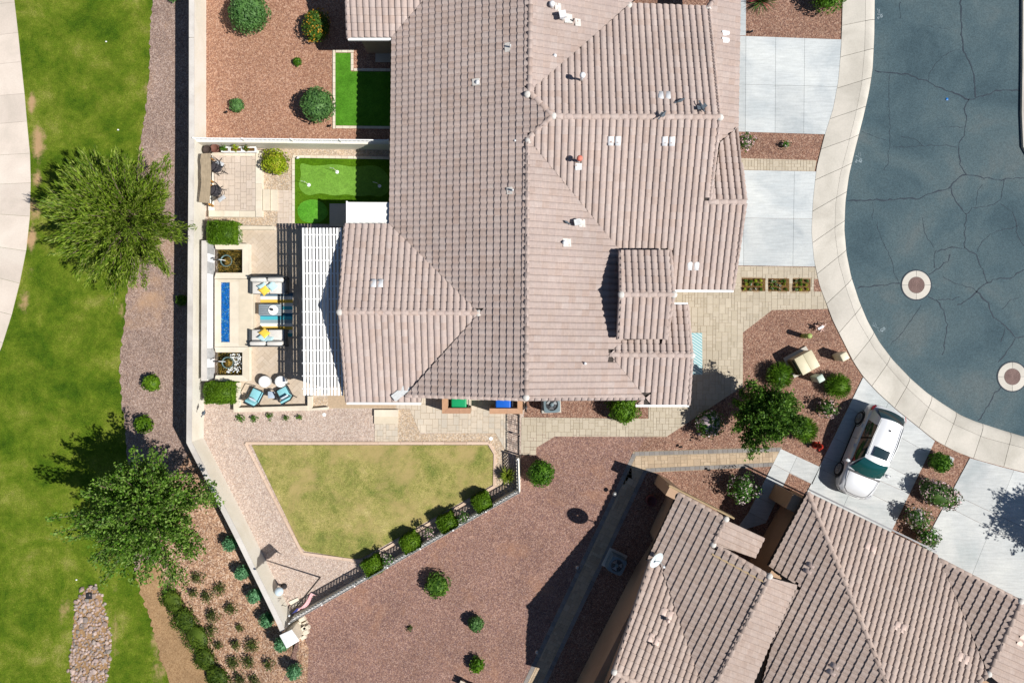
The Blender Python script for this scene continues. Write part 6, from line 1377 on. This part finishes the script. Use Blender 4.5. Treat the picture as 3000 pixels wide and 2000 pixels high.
# ---------------------------------------------------------------- bins, air conditioner
def lwall(lab, base_, *px, z1=1.15):
    t_ = thing('bin_wall', lab, 'low wall', P(*base_)); pp = [PL(p, z1) for p in px]
    for p in pp:
        c = (sum(a for a, _ in p) / 4, sum(b for _, b in p) / 4); q = MB(); q.prism([(c[0] + (x - c[0]) * .96, c[1] + (y - c[1]) * .96) for x, y in p], 0, z1 - 0.06); q.build('wall_body', M['house_stucco'], t_, world=True)
    for p in pp: q = MB(); q.prism(p, z1 - 0.059, z1 + random.uniform(0, .004), random.random()); q.build('cap_stone', M['red_stone'], t_, world=True)
lwall('salmon capped wall round the green bin', (1330,1200), [(1295,1160),(1312,1160),(1312,1195),(1295,1211)], [(1295,1211),(1312,1195),(1345,1195),(1345,1211)], [(1345.5,1195),(1378,1195),(1378,1211),(1345.5,1211)])
lwall('salmon capped wall round the blue bin', (1480,1205), [(1434,1196),(1485,1196),(1485,1212),(1434,1212)], [(1485.5,1196),(1516,1196),(1531,1212),(1485.5,1212)], [(1516,1196),(1516,1168),(1531,1168),(1531,1212)])
def bin_(x, y, col, lab, rz):
    t_ = thing('wheelie_bin', lab, 'bin', P(x, y, 0), rz); m_ = plain('bin_' + lab.split()[0], col, 0.4, 0, 0.06, 4)
    q = MB(); vv = []
    for z_, sx, sy in ((0.06, .22, .26), (0.92, .3, .34)): vv += [(-sx, -sy, z_), (sx, -sy, z_), (sx, sy, z_), (-sx, sy, z_)]
    q.add(vv, [(3, 2, 1, 0), (0, 1, 5, 4), (1, 2, 6, 5), (2, 3, 7, 6), (3, 0, 4, 7), (4, 5, 6, 7)]); q.build('body', m_, t_, bevel=0.03, smooth=True)
    q = MB(); vv = [(-.33, -.37, .93), (.33, -.37, .93), (.33, .39, .96), (-.33, .39, .96), (-.28, -.31, 1.0), (.28, -.31, 1.0), (.28, .33, 1.03), (-.28, .33, 1.03)]; q.add(vv, [(3, 2, 1, 0), (0, 1, 5, 4), (1, 2, 6, 5), (2, 3, 7, 6), (3, 0, 4, 7), (4, 5, 6, 7)]); q.build('lid', m_, t_, bevel=0.02, smooth=True)
    q = MB(); q.tube([(-.26, .46, .9), (.26, .46, .9)], 0.02, 8); q.build('handle', M['black_metal'], t_)
    for s2 in (-1, 1): q = MB(); q.tube([(s2 * .27, .36, .14), (s2 * .33, .36, .14)], 0.14, 14); q.build('wheel', M['black_metal'], t_)
bin_(1348,1170,sc(30,165,105),'green wheelie bin behind a salmon wall',-PI / 2); bin_(1474,1174,sc(30,105,215),'blue wheelie bin behind a salmon wall',-PI / 2)
def aircon(x, y, rz, lab):
    t_ = thing('air_conditioner', lab, 'air conditioner', P(x, y, 0), rz); bl = plain('grey_blue_enamel', sc(122,140,146), 0.45, 0, 0.06) if 'grey_blue_enamel' not in bpy.data.materials else bpy.data.materials['grey_blue_enamel']
    rbox(t_, 'pad', (0, 0, 0.04), (0.95, 0.95, 0.08), M['walk_concrete'], 0.01)
    for k in range(11): z_ = 0.12 + k * 0.06; rbox(t_, 'louver', (0, 0, z_), (0.74, 0.74, 0.035), bl, 0.012)
    rbox(t_, 'core', (0, 0, 0.43), (0.68, 0.68, 0.66), M['dark_metal'], 0.01)
    q = MB(); n = 28; vv = []; 
    for zz in (0.8, 0.86):
        for k in range(n): a = 2 * PI * k / n; m__ = max(abs(math.cos(a)), abs(math.sin(a))); vv.append((0.39 * math.cos(a) / m__ ** .85, 0.39 * math.sin(a) / m__ ** .85, zz - 0.01 * (zz > .8)))
    for k in range(n): a = 2 * PI * k / n; vv.append((0.3 * math.cos(a), 0.3 * math.sin(a), 0.86))
    for k in range(n): a = 2 * PI * k / n; vv.append((0.29 * math.cos(a), 0.29 * math.sin(a), 0.74))
    q.add(vv, [(r * n + k, r * n + (k + 1) % n, (r + 1) * n + (k + 1) % n, (r + 1) * n + k) for r in range(3) for k in range(n)]); q.build('top_shroud', bl, t_, False)
    for k in range(3):
        a = k * 2 * PI / 3 + 0.4; q = MB(); q.add([(0.05 * math.cos(a), 0.05 * math.sin(a), 0.79), (0.27 * math.cos(a - .5), 0.27 * math.sin(a - .5), 0.77), (0.27 * math.cos(a + .5), 0.27 * math.sin(a + .5), 0.82)], [(0, 1, 2)]); q.build('fan_blade', M['grey_metal'], t_)
    q = MB(); q.lathe([(0.09, 0.74), (0.1, 0.86), (0.06, 0.9)], n=16); q.build('motor', bl, t_, True)
    for r_ in (0.15, 0.21, 0.27): q = MB(); q.tube([(r_ * math.cos(2 * PI * k / 24), r_ * math.sin(2 * PI * k / 24), 0.87) for k in range(25)], 0.004, 4, cap=False); q.build('guard_ring', M['grey_metal'], t_)
aircon(1614,1180,0.05,'sunlit grey air conditioner below the house eave'); aircon(1800,1640,-0.45,'shaded grey air conditioner beside the lower house')
hr = thing('hose_reel', 'coiled dark garden hose by the salmon wall', 'hose', P(1538,1190))
for k in range(4): q = MB(); q.tube([(0.02 * k, (0.2 + .02 * k) * math.cos(2 * PI * j / 20), 0.35 + (0.2 + .02 * k) * math.sin(2 * PI * j / 20)) for j in range(21)], 0.014, 5, cap=False); q.build('hose_coil', M['dark_metal'], hr)
q = MB(); q.box((0.03, 0, 0.35), (0.14, 0.12, 0.3)); q.build('hanger', M['dark_metal'], hr)
# ---------------------------------------------------------------- front corner utilities
beige = plain('beige_enamel', sc(222,212,178), 0.5, 0, 0.05, 4); greenp = plain('olive_green_enamel', sc(160,176,96), 0.5, 0, 0.06); greyg = plain('grey_green_enamel', sc(200,214,200), 0.5, 0, 0.05); cream = plain('cream_enamel', sc(240,230,200), 0.5, 0, 0.04)
tf = thing('transformer_cabinet', 'large beige louvred utility cabinet on the front gravel', 'utility cabinet', P(2342,1060,0), 0.5)
rbox(tf, 'pad', (0, 0, 0.04), (1.25, 1.1, 0.1), M['walk_concrete'], 0.01); rbox(tf, 'body', (0, 0, 0.45), (0.92, 0.82, 0.76), beige, 0.015)
for s2 in (-1, 1): rbox(tf, 'lid', (s2 * 0.235, 0, 0.86), (0.465, 0.88, 0.06), beige, 0.012)
for k in range(11): rbox(tf, 'fin', (-0.52, -0.38 + k * 0.075, 0.42), (0.12, 0.02, 0.6), plain('dark_beige', sc(120,110,84), 0.6) if 'dark_beige' not in bpy.data.materials else bpy.data.materials['dark_beige'], 0.002)
def pedestal(x, y, r_, h_, m_, lab, sq=False):
    t_ = thing('utility_pedestal', lab, 'utility pedestal', P(x, y, 0), 0.5)
    if sq: rbox(t_, 'body', (0, 0, h_ / 2), (r_ * 1.85, r_ * 1.85, h_), m_, 0.04); rbox(t_, 'cap', (0, 0, h_ + 0.02), (r_ * 2, r_ * 2, 0.09), m_, 0.04)
    else:
        q = MB(); q.lathe([(r_, 0), (r_, h_ * 0.8)], n=20); q.build('body', m_, t_, True); q = MB(); q.lathe([(r_ * 1.06, h_ * 0.8), (r_ * 1.06, h_), (r_ * 0.9, h_ + 0.02)], n=20); q.build('cap', m_, t_, True)
pedestal(2351,984,0.115,0.82,greenp,'round olive utility pedestal above the beige cabinet'); pedestal(2450,1043,0.19,0.8,cream,'square cream utility pedestal nearest the sidewalk',True); pedestal(2383,1106,0.17,0.75,greyg,'square grey green utility pedestal beside the grassy clump',True)
bf = thing('valve_assembly', 'low copper valve assembly with pipes near the sidewalk', 'valve', P(2396,960)); 
for a in ((-0.2, -0.1, 0.1, 0.15), (0.0, -0.2, 0.25, 0.2), (-0.25, 0.12, 0.15, -0.15)): q = MB(); q.tube([(a[0], a[1], 0), (a[0], a[1], 0.28), (a[2], a[3], 0.3), (a[2], a[3], 0)], 0.03, 7); q.build('pipe', plain('pinkish_pipe', sc(214,176,160), 0.5) if 'pinkish_pipe' not in bpy.data.materials else bpy.data.materials['pinkish_pipe'], bf)
q = MB(); q.box((0, 0, 0.3), (0.3, 0.1, 0.1), 0.5); q.build('valve_body', M['vent_grey'], bf)
hy = thing('fire_hydrant', 'red clay-coloured fire hydrant beside the driveway', 'hydrant', P(2388,1303)); redm = plain('red_paint', sc(178,48,30), 0.5, 0, 0.1)
q = MB(); q.lathe([(0.17, 0), (0.17, 0.05), (0.12, 0.06), (0.12, 0.5), (0.15, 0.52), (0.15, 0.56), (0.12, 0.6), (0.1, 0.68), (0.04, 0.72), (0.04, 0.78)], n=16); q.build('barrel', redm, hy, True)
for s2 in (-1, 1): q = MB(); q.tube([(0, s2 * .1, 0.42), (0, s2 * .22, 0.42)], 0.055, 10); q.build('side_outlet', redm, hy, True)
q = MB(); q.tube([(-.1, 0, 0.36), (-.24, 0, 0.36)], 0.075, 10); q.build('front_outlet', redm, hy, True)
ul = raised('utility_box', [(2780,1334),(2796,1342),(2788,1364),(2772,1356)], 0.0, 0.03, M['grey_panel'], None, 0.0); tag(ul, 'grey utility box lid beside the dark round bush', 'utility lid')
dm = thing('door_mat', 'pale teal chevron runner mat outside the entry', 'mat', P(2042,1036,0.02))
def mat_mat():
    m, t, b = mat('chevron_mat'); tc = N(t, 'TexCoord'); s_ = N(t, 'SeparateXYZ'); t.links.new(tc.outputs['Generated'], s_.inputs[0])
    a = mth(t, 'ABSOLUTE', mth(t, 'SUBTRACT', s_.outputs[0], 0.5)); f = mth(t, 'FRACT', mth(t, 'ADD', mth(t, 'MULTIPLY', s_.outputs[1], 14.0), mth(t, 'MULTIPLY', a, 4.5)))
    t.links.new(mixc(t, mth(t, 'GREATER_THAN', f, 0.55), sc(206,228,228), sc(132,186,192)), b.inputs['Base Color']); b.inputs['Roughness'].default_value = 0.95; return m
q = MB(); q.prism(PL([(2000,975),(2057,975),(2058,1097),(2000,1097)], 0.03), 0.018, 0.03); q.build('mat_body', mat_mat(), dm, world=True)
# ---------------------------------------------------------------- satellite dish, pots by the lower house
sd2 = thing('satellite_dish', 'white satellite dish on the lower house roof edge', 'satellite dish', (WA.hit(1915,1622) + Vector((0, 0, 0.05))), 0.0)
q = MB(); q.tube([(0, 0, 0), (-0.05, 0.05, 0.9), (-0.12, 0.1, 1.0)], 0.03, 8); q.build('mast', M['vent_grey'], sd2)
q = MB(); vv = []; ff = []; n = 22; dm_ = Vector((0.5, -0.35, 0.62)).normalized(); ua = dm_.cross(Vector((0, 0, 1))).normalized(); ub = ua.cross(dm_)
for s2, rr2 in ((0, 0.02), (1, 0.2), (2, 0.31), (3, 0.38)):
    for k in range(n): a = 2 * PI * k / n; vv.append(Vector((-0.16, 0.12, 1.05)) + (ua * math.cos(a) * 1.0 + ub * math.sin(a) * 1.12) * rr2 + dm_ * (rr2 ** 2 * 0.6))
for r in range(3):
    for k in range(n): ff.append((r * n + k, r * n + (k + 1) % n, (r + 1) * n + (k + 1) % n, (r + 1) * n + k))
q.add(vv, ff); q.build('reflector', plain('pale_grey_dish', (0.5, 0.55, 0.55, 1), 0.5), sd2, True)
q = MB(); q.tube([Vector((-0.16, 0.12, 1.05)) + ub * -0.4, Vector((-0.16, 0.12, 1.05)) + dm_ * 0.5], 0.014, 6); q.build('feed_arm', M['vent_grey'], sd2)
q = MB(); q.box(Vector((-0.16, 0.12, 1.05)) + dm_ * 0.52, (0.08, 0.08, 0.12)); q.build('feed_horn', M['vent_grey'], sd2)
q = MB(); q.box((0.12, -0.05, 0.14), (0.26, 0.2, 0.22), -0.4); q.build('junction_box', M['cap_stone'], sd2)
pt2 = thing('clay_pot', 'dark red clay pot in the shade beside the lower house', 'pot', P(1903,1460)); q = MB(); q.lathe([(0.16, 0), (0.27, 0.3), (0.24, 0.5), (0.27, 0.55), (0.22, 0.55), (0.2, 0.4)], n=18); q.build('pot_body', plain('dark_red_clay', (0.14, 0.05, 0.045, 1), 0.7), pt2, True)
for x, y, l in ((1796,1440,'white topped path light at the upper bend of the bordered path'), (1690,1653,'path light in the shade along the bordered path'), (1573,1897,'path light near the bottom of the bordered path')):
    t_ = thing('path_light', l, 'path light', P(x, y)); q = MB(); q.tube([(0, 0, 0), (0, 0, 0.42)], 0.014, 6); q.build('stem', M['dark_metal'], t_); q = MB(); q.lathe([(0.1, 0.42), (0.11, 0.44), (0.03, 0.5)], n=14); q.build('shade', M['grey_metal'], t_, True)
bn = thing('garden_bench', 'pale slatted bench cut by the bottom picture edge', 'bench', P(1366,1998), -0.45)
for k in range(3): rbox(bn, 'slat', (0, -0.12 + k * 0.12, 0.4), (0.7, 0.1, 0.03), M['cap_stone'], 0.004)
for sx in (-1, 1): rbox(bn, 'leg', (sx * 0.28, 0, 0.19), (0.06, 0.3, 0.38), M['dark_metal'], 0.004)
# ---------------------------------------------------------------- rock swale
rs = thing('rock_swale', 'drainage swale of loose river rocks set in the lawn', 'rocks', G(268,1860))
RP = [G(x, y)[:2] for x, y in blob([(262,1718),(292,1735),(308,1790),(322,1850),(324,1910),(318,1960),(300,2010),(230,2010),(205,1960),(212,1880),(218,1810),(226,1760)])]
sheet('swale_bed', (lambda q: rough(q + q[:1], 4, 6, 5)[:-1])(blob([(262,1718),(292,1735),(308,1790),(322,1850),(324,1910),(318,1960),(300,2010),(230,2010),(205,1960),(212,1880),(218,1810),(226,1760)])), M['dirt'], 0.012, 'gravel bed under the river rocks', 'gravel', 1.0, False)
rocks = []
for k in range(7):
    bm = bmesh.new(); bmesh.ops.create_icosphere(bm, subdivisions=1, radius=1)
    for v in bm.verts: v.co *= random.uniform(0.65, 1.15); v.co.z *= 0.6
    me = bpy.data.meshes.new('rock'); bm.to_mesh(me); bm.free(); me.materials.append(M['rock']); setattr_rnd(me, [0.0] * len(me.polygons)); rocks.append(me)
x0_, y0_, x1_, y1_ = bbox([RP]); x0_ -= .2; x1_ += .2; y1_ += .2; RC = (sum(p[0] for p in RP) / len(RP), sum(p[1] for p in RP) / len(RP)); placed = []; tries = 0
while len(placed) < 420 and tries < 9000:
    tries += 1; x, y = random.uniform(x0_, x1_), random.uniform(y0_, y1_)
    if not inpoly(x, y, RP) and (random.random() < .93 or not inpoly(x * .9 + RC[0] * .1, y * .93 + RC[1] * .07, RP)): continue
    r_ = random.choice((0.06, 0.07, 0.08, 0.09, 0.1, 0.12, 0.15)) * random.uniform(.8, 1.2)
    if any((x - a) ** 2 + (y - b) ** 2 < (0.66 * (r_ + c)) ** 2 for a, b, c in placed): continue
    placed.append((x, y, r_))
    if len(placed) > 300: continue
    o = bpy.data.objects.new('rock', random.choice(rocks)); C.objects.link(o); o.parent = rs
    o.location = Vector((x, y, gz(x, y) + r_ * 0.3)) - rs.location; o.scale = (r_ * 1.15, r_ * .95, r_); o.rotation_euler = (random.uniform(-.3, .3), random.uniform(-.3, .3), random.uniform(0, 6.28))
gr = thing('drain_grate', 'small dark metal drain grate among the river rocks', 'drain grate', G(264,1743,0.09))
for k in range(6): rbox(gr, 'grate_bar', (-0.1 + k * 0.04, 0, 0.02), (0.014, 0.26, 0.02), M['dark_metal'], 0.002)
rbox(gr, 'grate_frame', (0, 0, 0.0), (0.3, 0.3, 0.02), M['dark_metal'], 0.002)
for i, (x, y) in enumerate([(312,123),(347,381),(225,1697)]):
    q = MB(); q.prism([(-.04,-.02),(.015,-.035),(.05,.0),(.01,.035),(-.035,.02)], 0, 0.015); tag(q.build('paper_scrap', M['white'], None, loc=G(x, y, 0.02)), 'small pale scrap on the grass, ' + ['near the top edge', 'above the feathery tree', 'largest, above the rock swale', 'on the bare dirt', 'in the open lawn left of the dark tree', 'by the tip of the dark tree shadow'][i], 'litter')
# ---------------------------------------------------------------- car
def car():
    t_ = thing('parked_car', 'silver crossover car parked on the lower driveway', 'car', P(2527,1316,0.026), math.radians(-112.3))
    m, t, paint = mat('silver_paint'); paint.inputs['Base Color'].default_value = (0.66, 0.67, 0.68, 1); paint.inputs['Metallic'].default_value = 0.12; paint.inputs['Roughness'].default_value = 0.32; paint.inputs['Coat Weight'].default_value = 0.8; paint.inputs['Coat Roughness'].default_value = 0.05
    gls = glass_dark('car_glass', (0.012, 0.03, 0.035, 1)); wsg = glass_dark('windscreen_glass', (0.008, 0.075, 0.075, 1)); blk = M['black_metal']
    ST = [(-2.2, .60, .92, .5), (-2.14, .74, .98, .36), (-1.98, .84, 1.02, .3), (-1.6, .90, 1.04, .26), (-1.0, .915, 1.04, .22), (-.2, .92, 1.02, .22), (.6, .92, 1.0, .22), (1.0, .91, 1.0, .22), (1.25, .90, .98, .22), (1.6, .885, .95, .25), (1.9, .85, .9, .28), (2.1, .77, .84, .32), (2.24, .62, .74, .4), (2.29, .45, .64, .48)]
    def sec(x, w_, zt, zb):
        h = [(0.0, zt + .05), (.35, zt + .045), (.62, zt + .03), (.82, zt - .005), (.94, zt - .07), (1.0, zt - .2), (.985, (zt + zb) * .5), (1.0, zb + .16), (.96, zb + .04), (.82, zb)]
        return [(x, w_ * a, b) for a, b in h] + [(x, -w_ * a, b) for a, b in reversed(h[1:])]
    q = MB(); vv = []; ff = []; m_ = len(sec(*ST[0]))
    for s_ in ST: vv += sec(*s_)
    for i in range(len(ST) - 1): ff += [(i * m_ + k, i * m_ + (k + 1) % m_, (i + 1) * m_ + (k + 1) % m_, (i + 1) * m_ + k) for k in range(m_)]
    ff += [tuple(range(m_ - 1, -1, -1)), tuple(range((len(ST) - 1) * m_, len(ST) * m_))]
    q.add(vv, ff); body = q.build('body', m, t_, True)
    def grid(fn, nu, nv, name, matl, parent=t_):
        q = MB(); vv = [fn(i / nu, j / nv) for j in range(nv + 1) for i in range(nu + 1)]
        q.add(vv, [(j * (nu + 1) + i, j * (nu + 1) + i + 1, (j + 1) * (nu + 1) + i + 1, (j + 1) * (nu + 1) + i) for j in range(nv) for i in range(nu)]); return q.build(name, matl, parent, True)
    bulge = lambda u: 1 - (2 * u - 1) ** 2
    def L3(a, b, v): return tuple(a[k] + (b[k] - a[k]) * v for k in range(3))
    ws0 = lambda u: (1.02 + .16 * bulge(u), (2 * u - 1) * -.76, 1.0 + .05 * bulge(u)); ws1 = lambda u: (.36 + .07 * bulge(u), (2 * u - 1) * -.6, 1.545 + .06 * bulge(u))
    rw1 = lambda u: (-1.62 - .06 * bulge(u), (2 * u - 1) * -.56, 1.5 + .06 * bulge(u)); rw0 = lambda u: (-2.02 - .1 * bulge(u), (2 * u - 1) * -.68, 1.1 + .03 * bulge(u))
    grid(lambda u, v: tuple(np.array(L3(ws0(u), ws1(u), v)) + np.array((0, 0, .05 * math.sin(PI * v)))), 10, 6, 'windshield', wsg)
    grid(lambda u, v: tuple(np.array(L3(rw1(u), rw0(u), v)) + np.array((0, 0, .03 * math.sin(PI * v)))), 10, 4, 'rear_window', gls)
    roof = grid(lambda u, v: tuple(np.array(L3(ws1(u), rw1(u), v)) + np.array((0, (0.05 * math.sin(PI * v)) * (1 if u < .5 else -1) * abs(2 * u - 1), .055 * math.sin(PI * v) * (0.4 + .6 * bulge(u))))), 12, 10, 'roof_panel', m)
    grid(lambda u, v: (0.16 - .46 * v, (2 * u - 1) * .36, 1.665 + .012 * bulge(u) + .012 * v), 6, 4, 'sunroof', gls, roof)
    for s_ in (1, -1):
        def side(u, v, s_=s_):
            xb = .98 - 2.94 * u; xt = .36 - 1.98 * u; yb = .83 - .1 * max(0, u - .75) * 2; yt = .615 - .05 * abs(2 * u - 1)
            return (xb + (xt - xb) * v, s_ * (yb + (yt - yb) * v + .03 * math.sin(PI * v)), 1.0 + .03 * u + (1.54 + .055 * math.sin(PI * u) - 1.0 - .05 * u) * v)
        grid(side, 14, 5, 'side_window', gls)
        for ua_, ub_, nm in ((0.0, 0.03, 'front_pillar'), (0.47, 0.5, 'centre_pillar'), (0.8, 1.0, 'rear_pillar')):
            grid(lambda u, v, a=ua_, b=ub_: tuple(np.array(side(a + (b - a) * u, v)) + np.array((0, s_ * .012, .008))), 4, 5, nm, m if nm != 'centre_pillar' else blk)
        q = MB(); q.tube([np.array(side(u, 1.0)) + np.array((0, -s_ * .02, .06)) for u in (.08, .2, .5, .8, .95)], 0.022, 6); q.build('roof_rail', M['galv'], t_, True)
        q = MB(); v_, f_ = ellipsoid((0.78, s_ * 1.02, 1.04), (0.09, 0.13, 0.08), 12, 8); q.add(v_, f_); mir = q.build('mirror', m, t_, True)
        q = MB(); q.box((0.74, s_ * 1.02, 1.04), (0.06, 0.2, 0.1)); q.build('mirror_glass', gls, mir)
        for xs in (-0.35, 0.75, -1.25):
            q = MB(); q.box((xs, s_ * .919, .72), (.012, .012, .5)); q.build('door_seam', blk, body)
        for xs in (0.15, -0.85): q = MB(); q.box((xs - .15, s_ * .925, .88), (.2, .03, .03)); q.build('door_handle', m, body)
        q = MB(); q.box((-.1, s_ * .9, .28), (2.1, .05, .06)); q.build('side_skirt', blk, body)
        hl = MB(); hl.add([(2.02, s_ * .8, .78), (2.2, s_ * .62, .72), (2.1, s_ * .56, .835), (1.86, s_ * .78, .9), (2.0, s_ * .83, .7), (2.22, s_ * .66, .65)], [(0, 1, 2, 3), (4, 5, 1, 0)])
        hl.v = [(x + .02, y * 1.01, z + .015) for x, y, z in hl.v]; hl.build('headlight', glass_dark('headlight_lens', (0.5, 0.52, 0.55, 1)), t_)
        tl = MB(); tl.add([(-2.14, s_ * .76, .98), (-2.02, s_ * .86, .97), (-1.8, s_ * .9, .99), (-1.84, s_ * .86, 1.06), (-2.1, s_ * .7, 1.05)], [(0, 1, 2, 3, 4)]); tl.v = [(x - .01, y * 1.01, z + .01) for x, y, z in tl.v]; tl.build('tail_light', glass_dark('tail_lens', (0.3, 0.02, 0.02, 1)), t_)
        for xs in (-1.315, 1.315):
            q = MB(); q.lathe([(.25, -.1), (.33, -.1), (.355, -.06), (.355, .06), (.33, .1), (.25, .1)], n=28); q.v = [(xs + x, s_ * .83 + z * s_, .355 + y) for x, y, z in q.v]; wh = q.build('wheel', plain('tyre_rubber', (0.02, 0.02, 0.022, 1), 0.85) if 'tyre_rubber' not in bpy.data.materials else bpy.data.materials['tyre_rubber'], t_, True)
            q = MB(); q.lathe([(.26, 0.085), (.26, .112), (.235, .116), (.215, .102)], n=28); q.v = [(xs + x, s_ * (.83 + z), .355 + y) for x, y, z in q.v]; q.build('rim', M['grey_metal'], wh, True)
            for k in range(5):
                a = k * 2 * PI / 5 + .3; q = MB()
                for da in (-.14, .14): q.tube([(xs + .03 * math.cos(a), s_ * .945, .355 + .03 * math.sin(a)), (xs + .23 * math.cos(a + da), s_ * .94, .355 + .23 * math.sin(a + da))], .016, 5)
                q.build('spoke', M['grey_metal'], wh)
            aw = [(.41 * math.cos(k * PI / 12), .41 * math.sin(k * PI / 12)) for k in range(13)]
            q = MB(); q.tube([(xs + x, s_ * .905, .355 + y) for x, y in aw], .022, 6); q.build('wheel_arch', blk, t_, True)
            q = MB(); q.lathe([(.395, 0), (.395, .05)], n=28); q.v = [(xs + x, s_ * (.79 + z * .8), .355 + y) for x, y, z in q.v]; q.build('wheel_well', blk, t_)
    for s_ in (-1, 1): q = MB(); q.tube([(1.12, s_ * .74, 1.035), (1.6, s_ * .7, 0.985), (2.02, s_ * .58, .905), (2.16, s_ * .4, .85), (2.2, 0, .84)], .009, 5); q.build('hood_seam', blk, t_, True)
    grid(lambda u, v: (2.16 + .13 * bulge(u) + .02, (2 * u - 1) * .5, .52 + .2 * v), 8, 3, 'grille', blk)
    q = MB(); q.tube([(2.2, -.56, .72), (2.3, -.2, .76), (2.31, 0, .765), (2.3, .2, .76), (2.2, .56, .72)], .016, 6); q.build('chrome_strip', M['galv'], t_, True)
    q = MB(); q.box((-2.2, 0, .6), (.04, .5, .12)); q.build('number_plate', M['white'], t_)
    for s_ in (-.5, .1): q = MB(); q.tube([(1.13, s_, 1.06), (.98, s_ + .5, 1.13)], .01, 5); q.build('wiper', blk, t_)
    q = MB(); q.lathe([(.05, 0), (.02, .05)], (-1.2, 0, 1.64), 8); q.build('roof_antenna', blk, t_)
    grid(lambda u, v: (1.2 + .02 * bulge(u) - .1 * v, (2 * u - 1) * .78, 1.035 + .025 * bulge(u)), 8, 2, 'cowl', blk)
car()
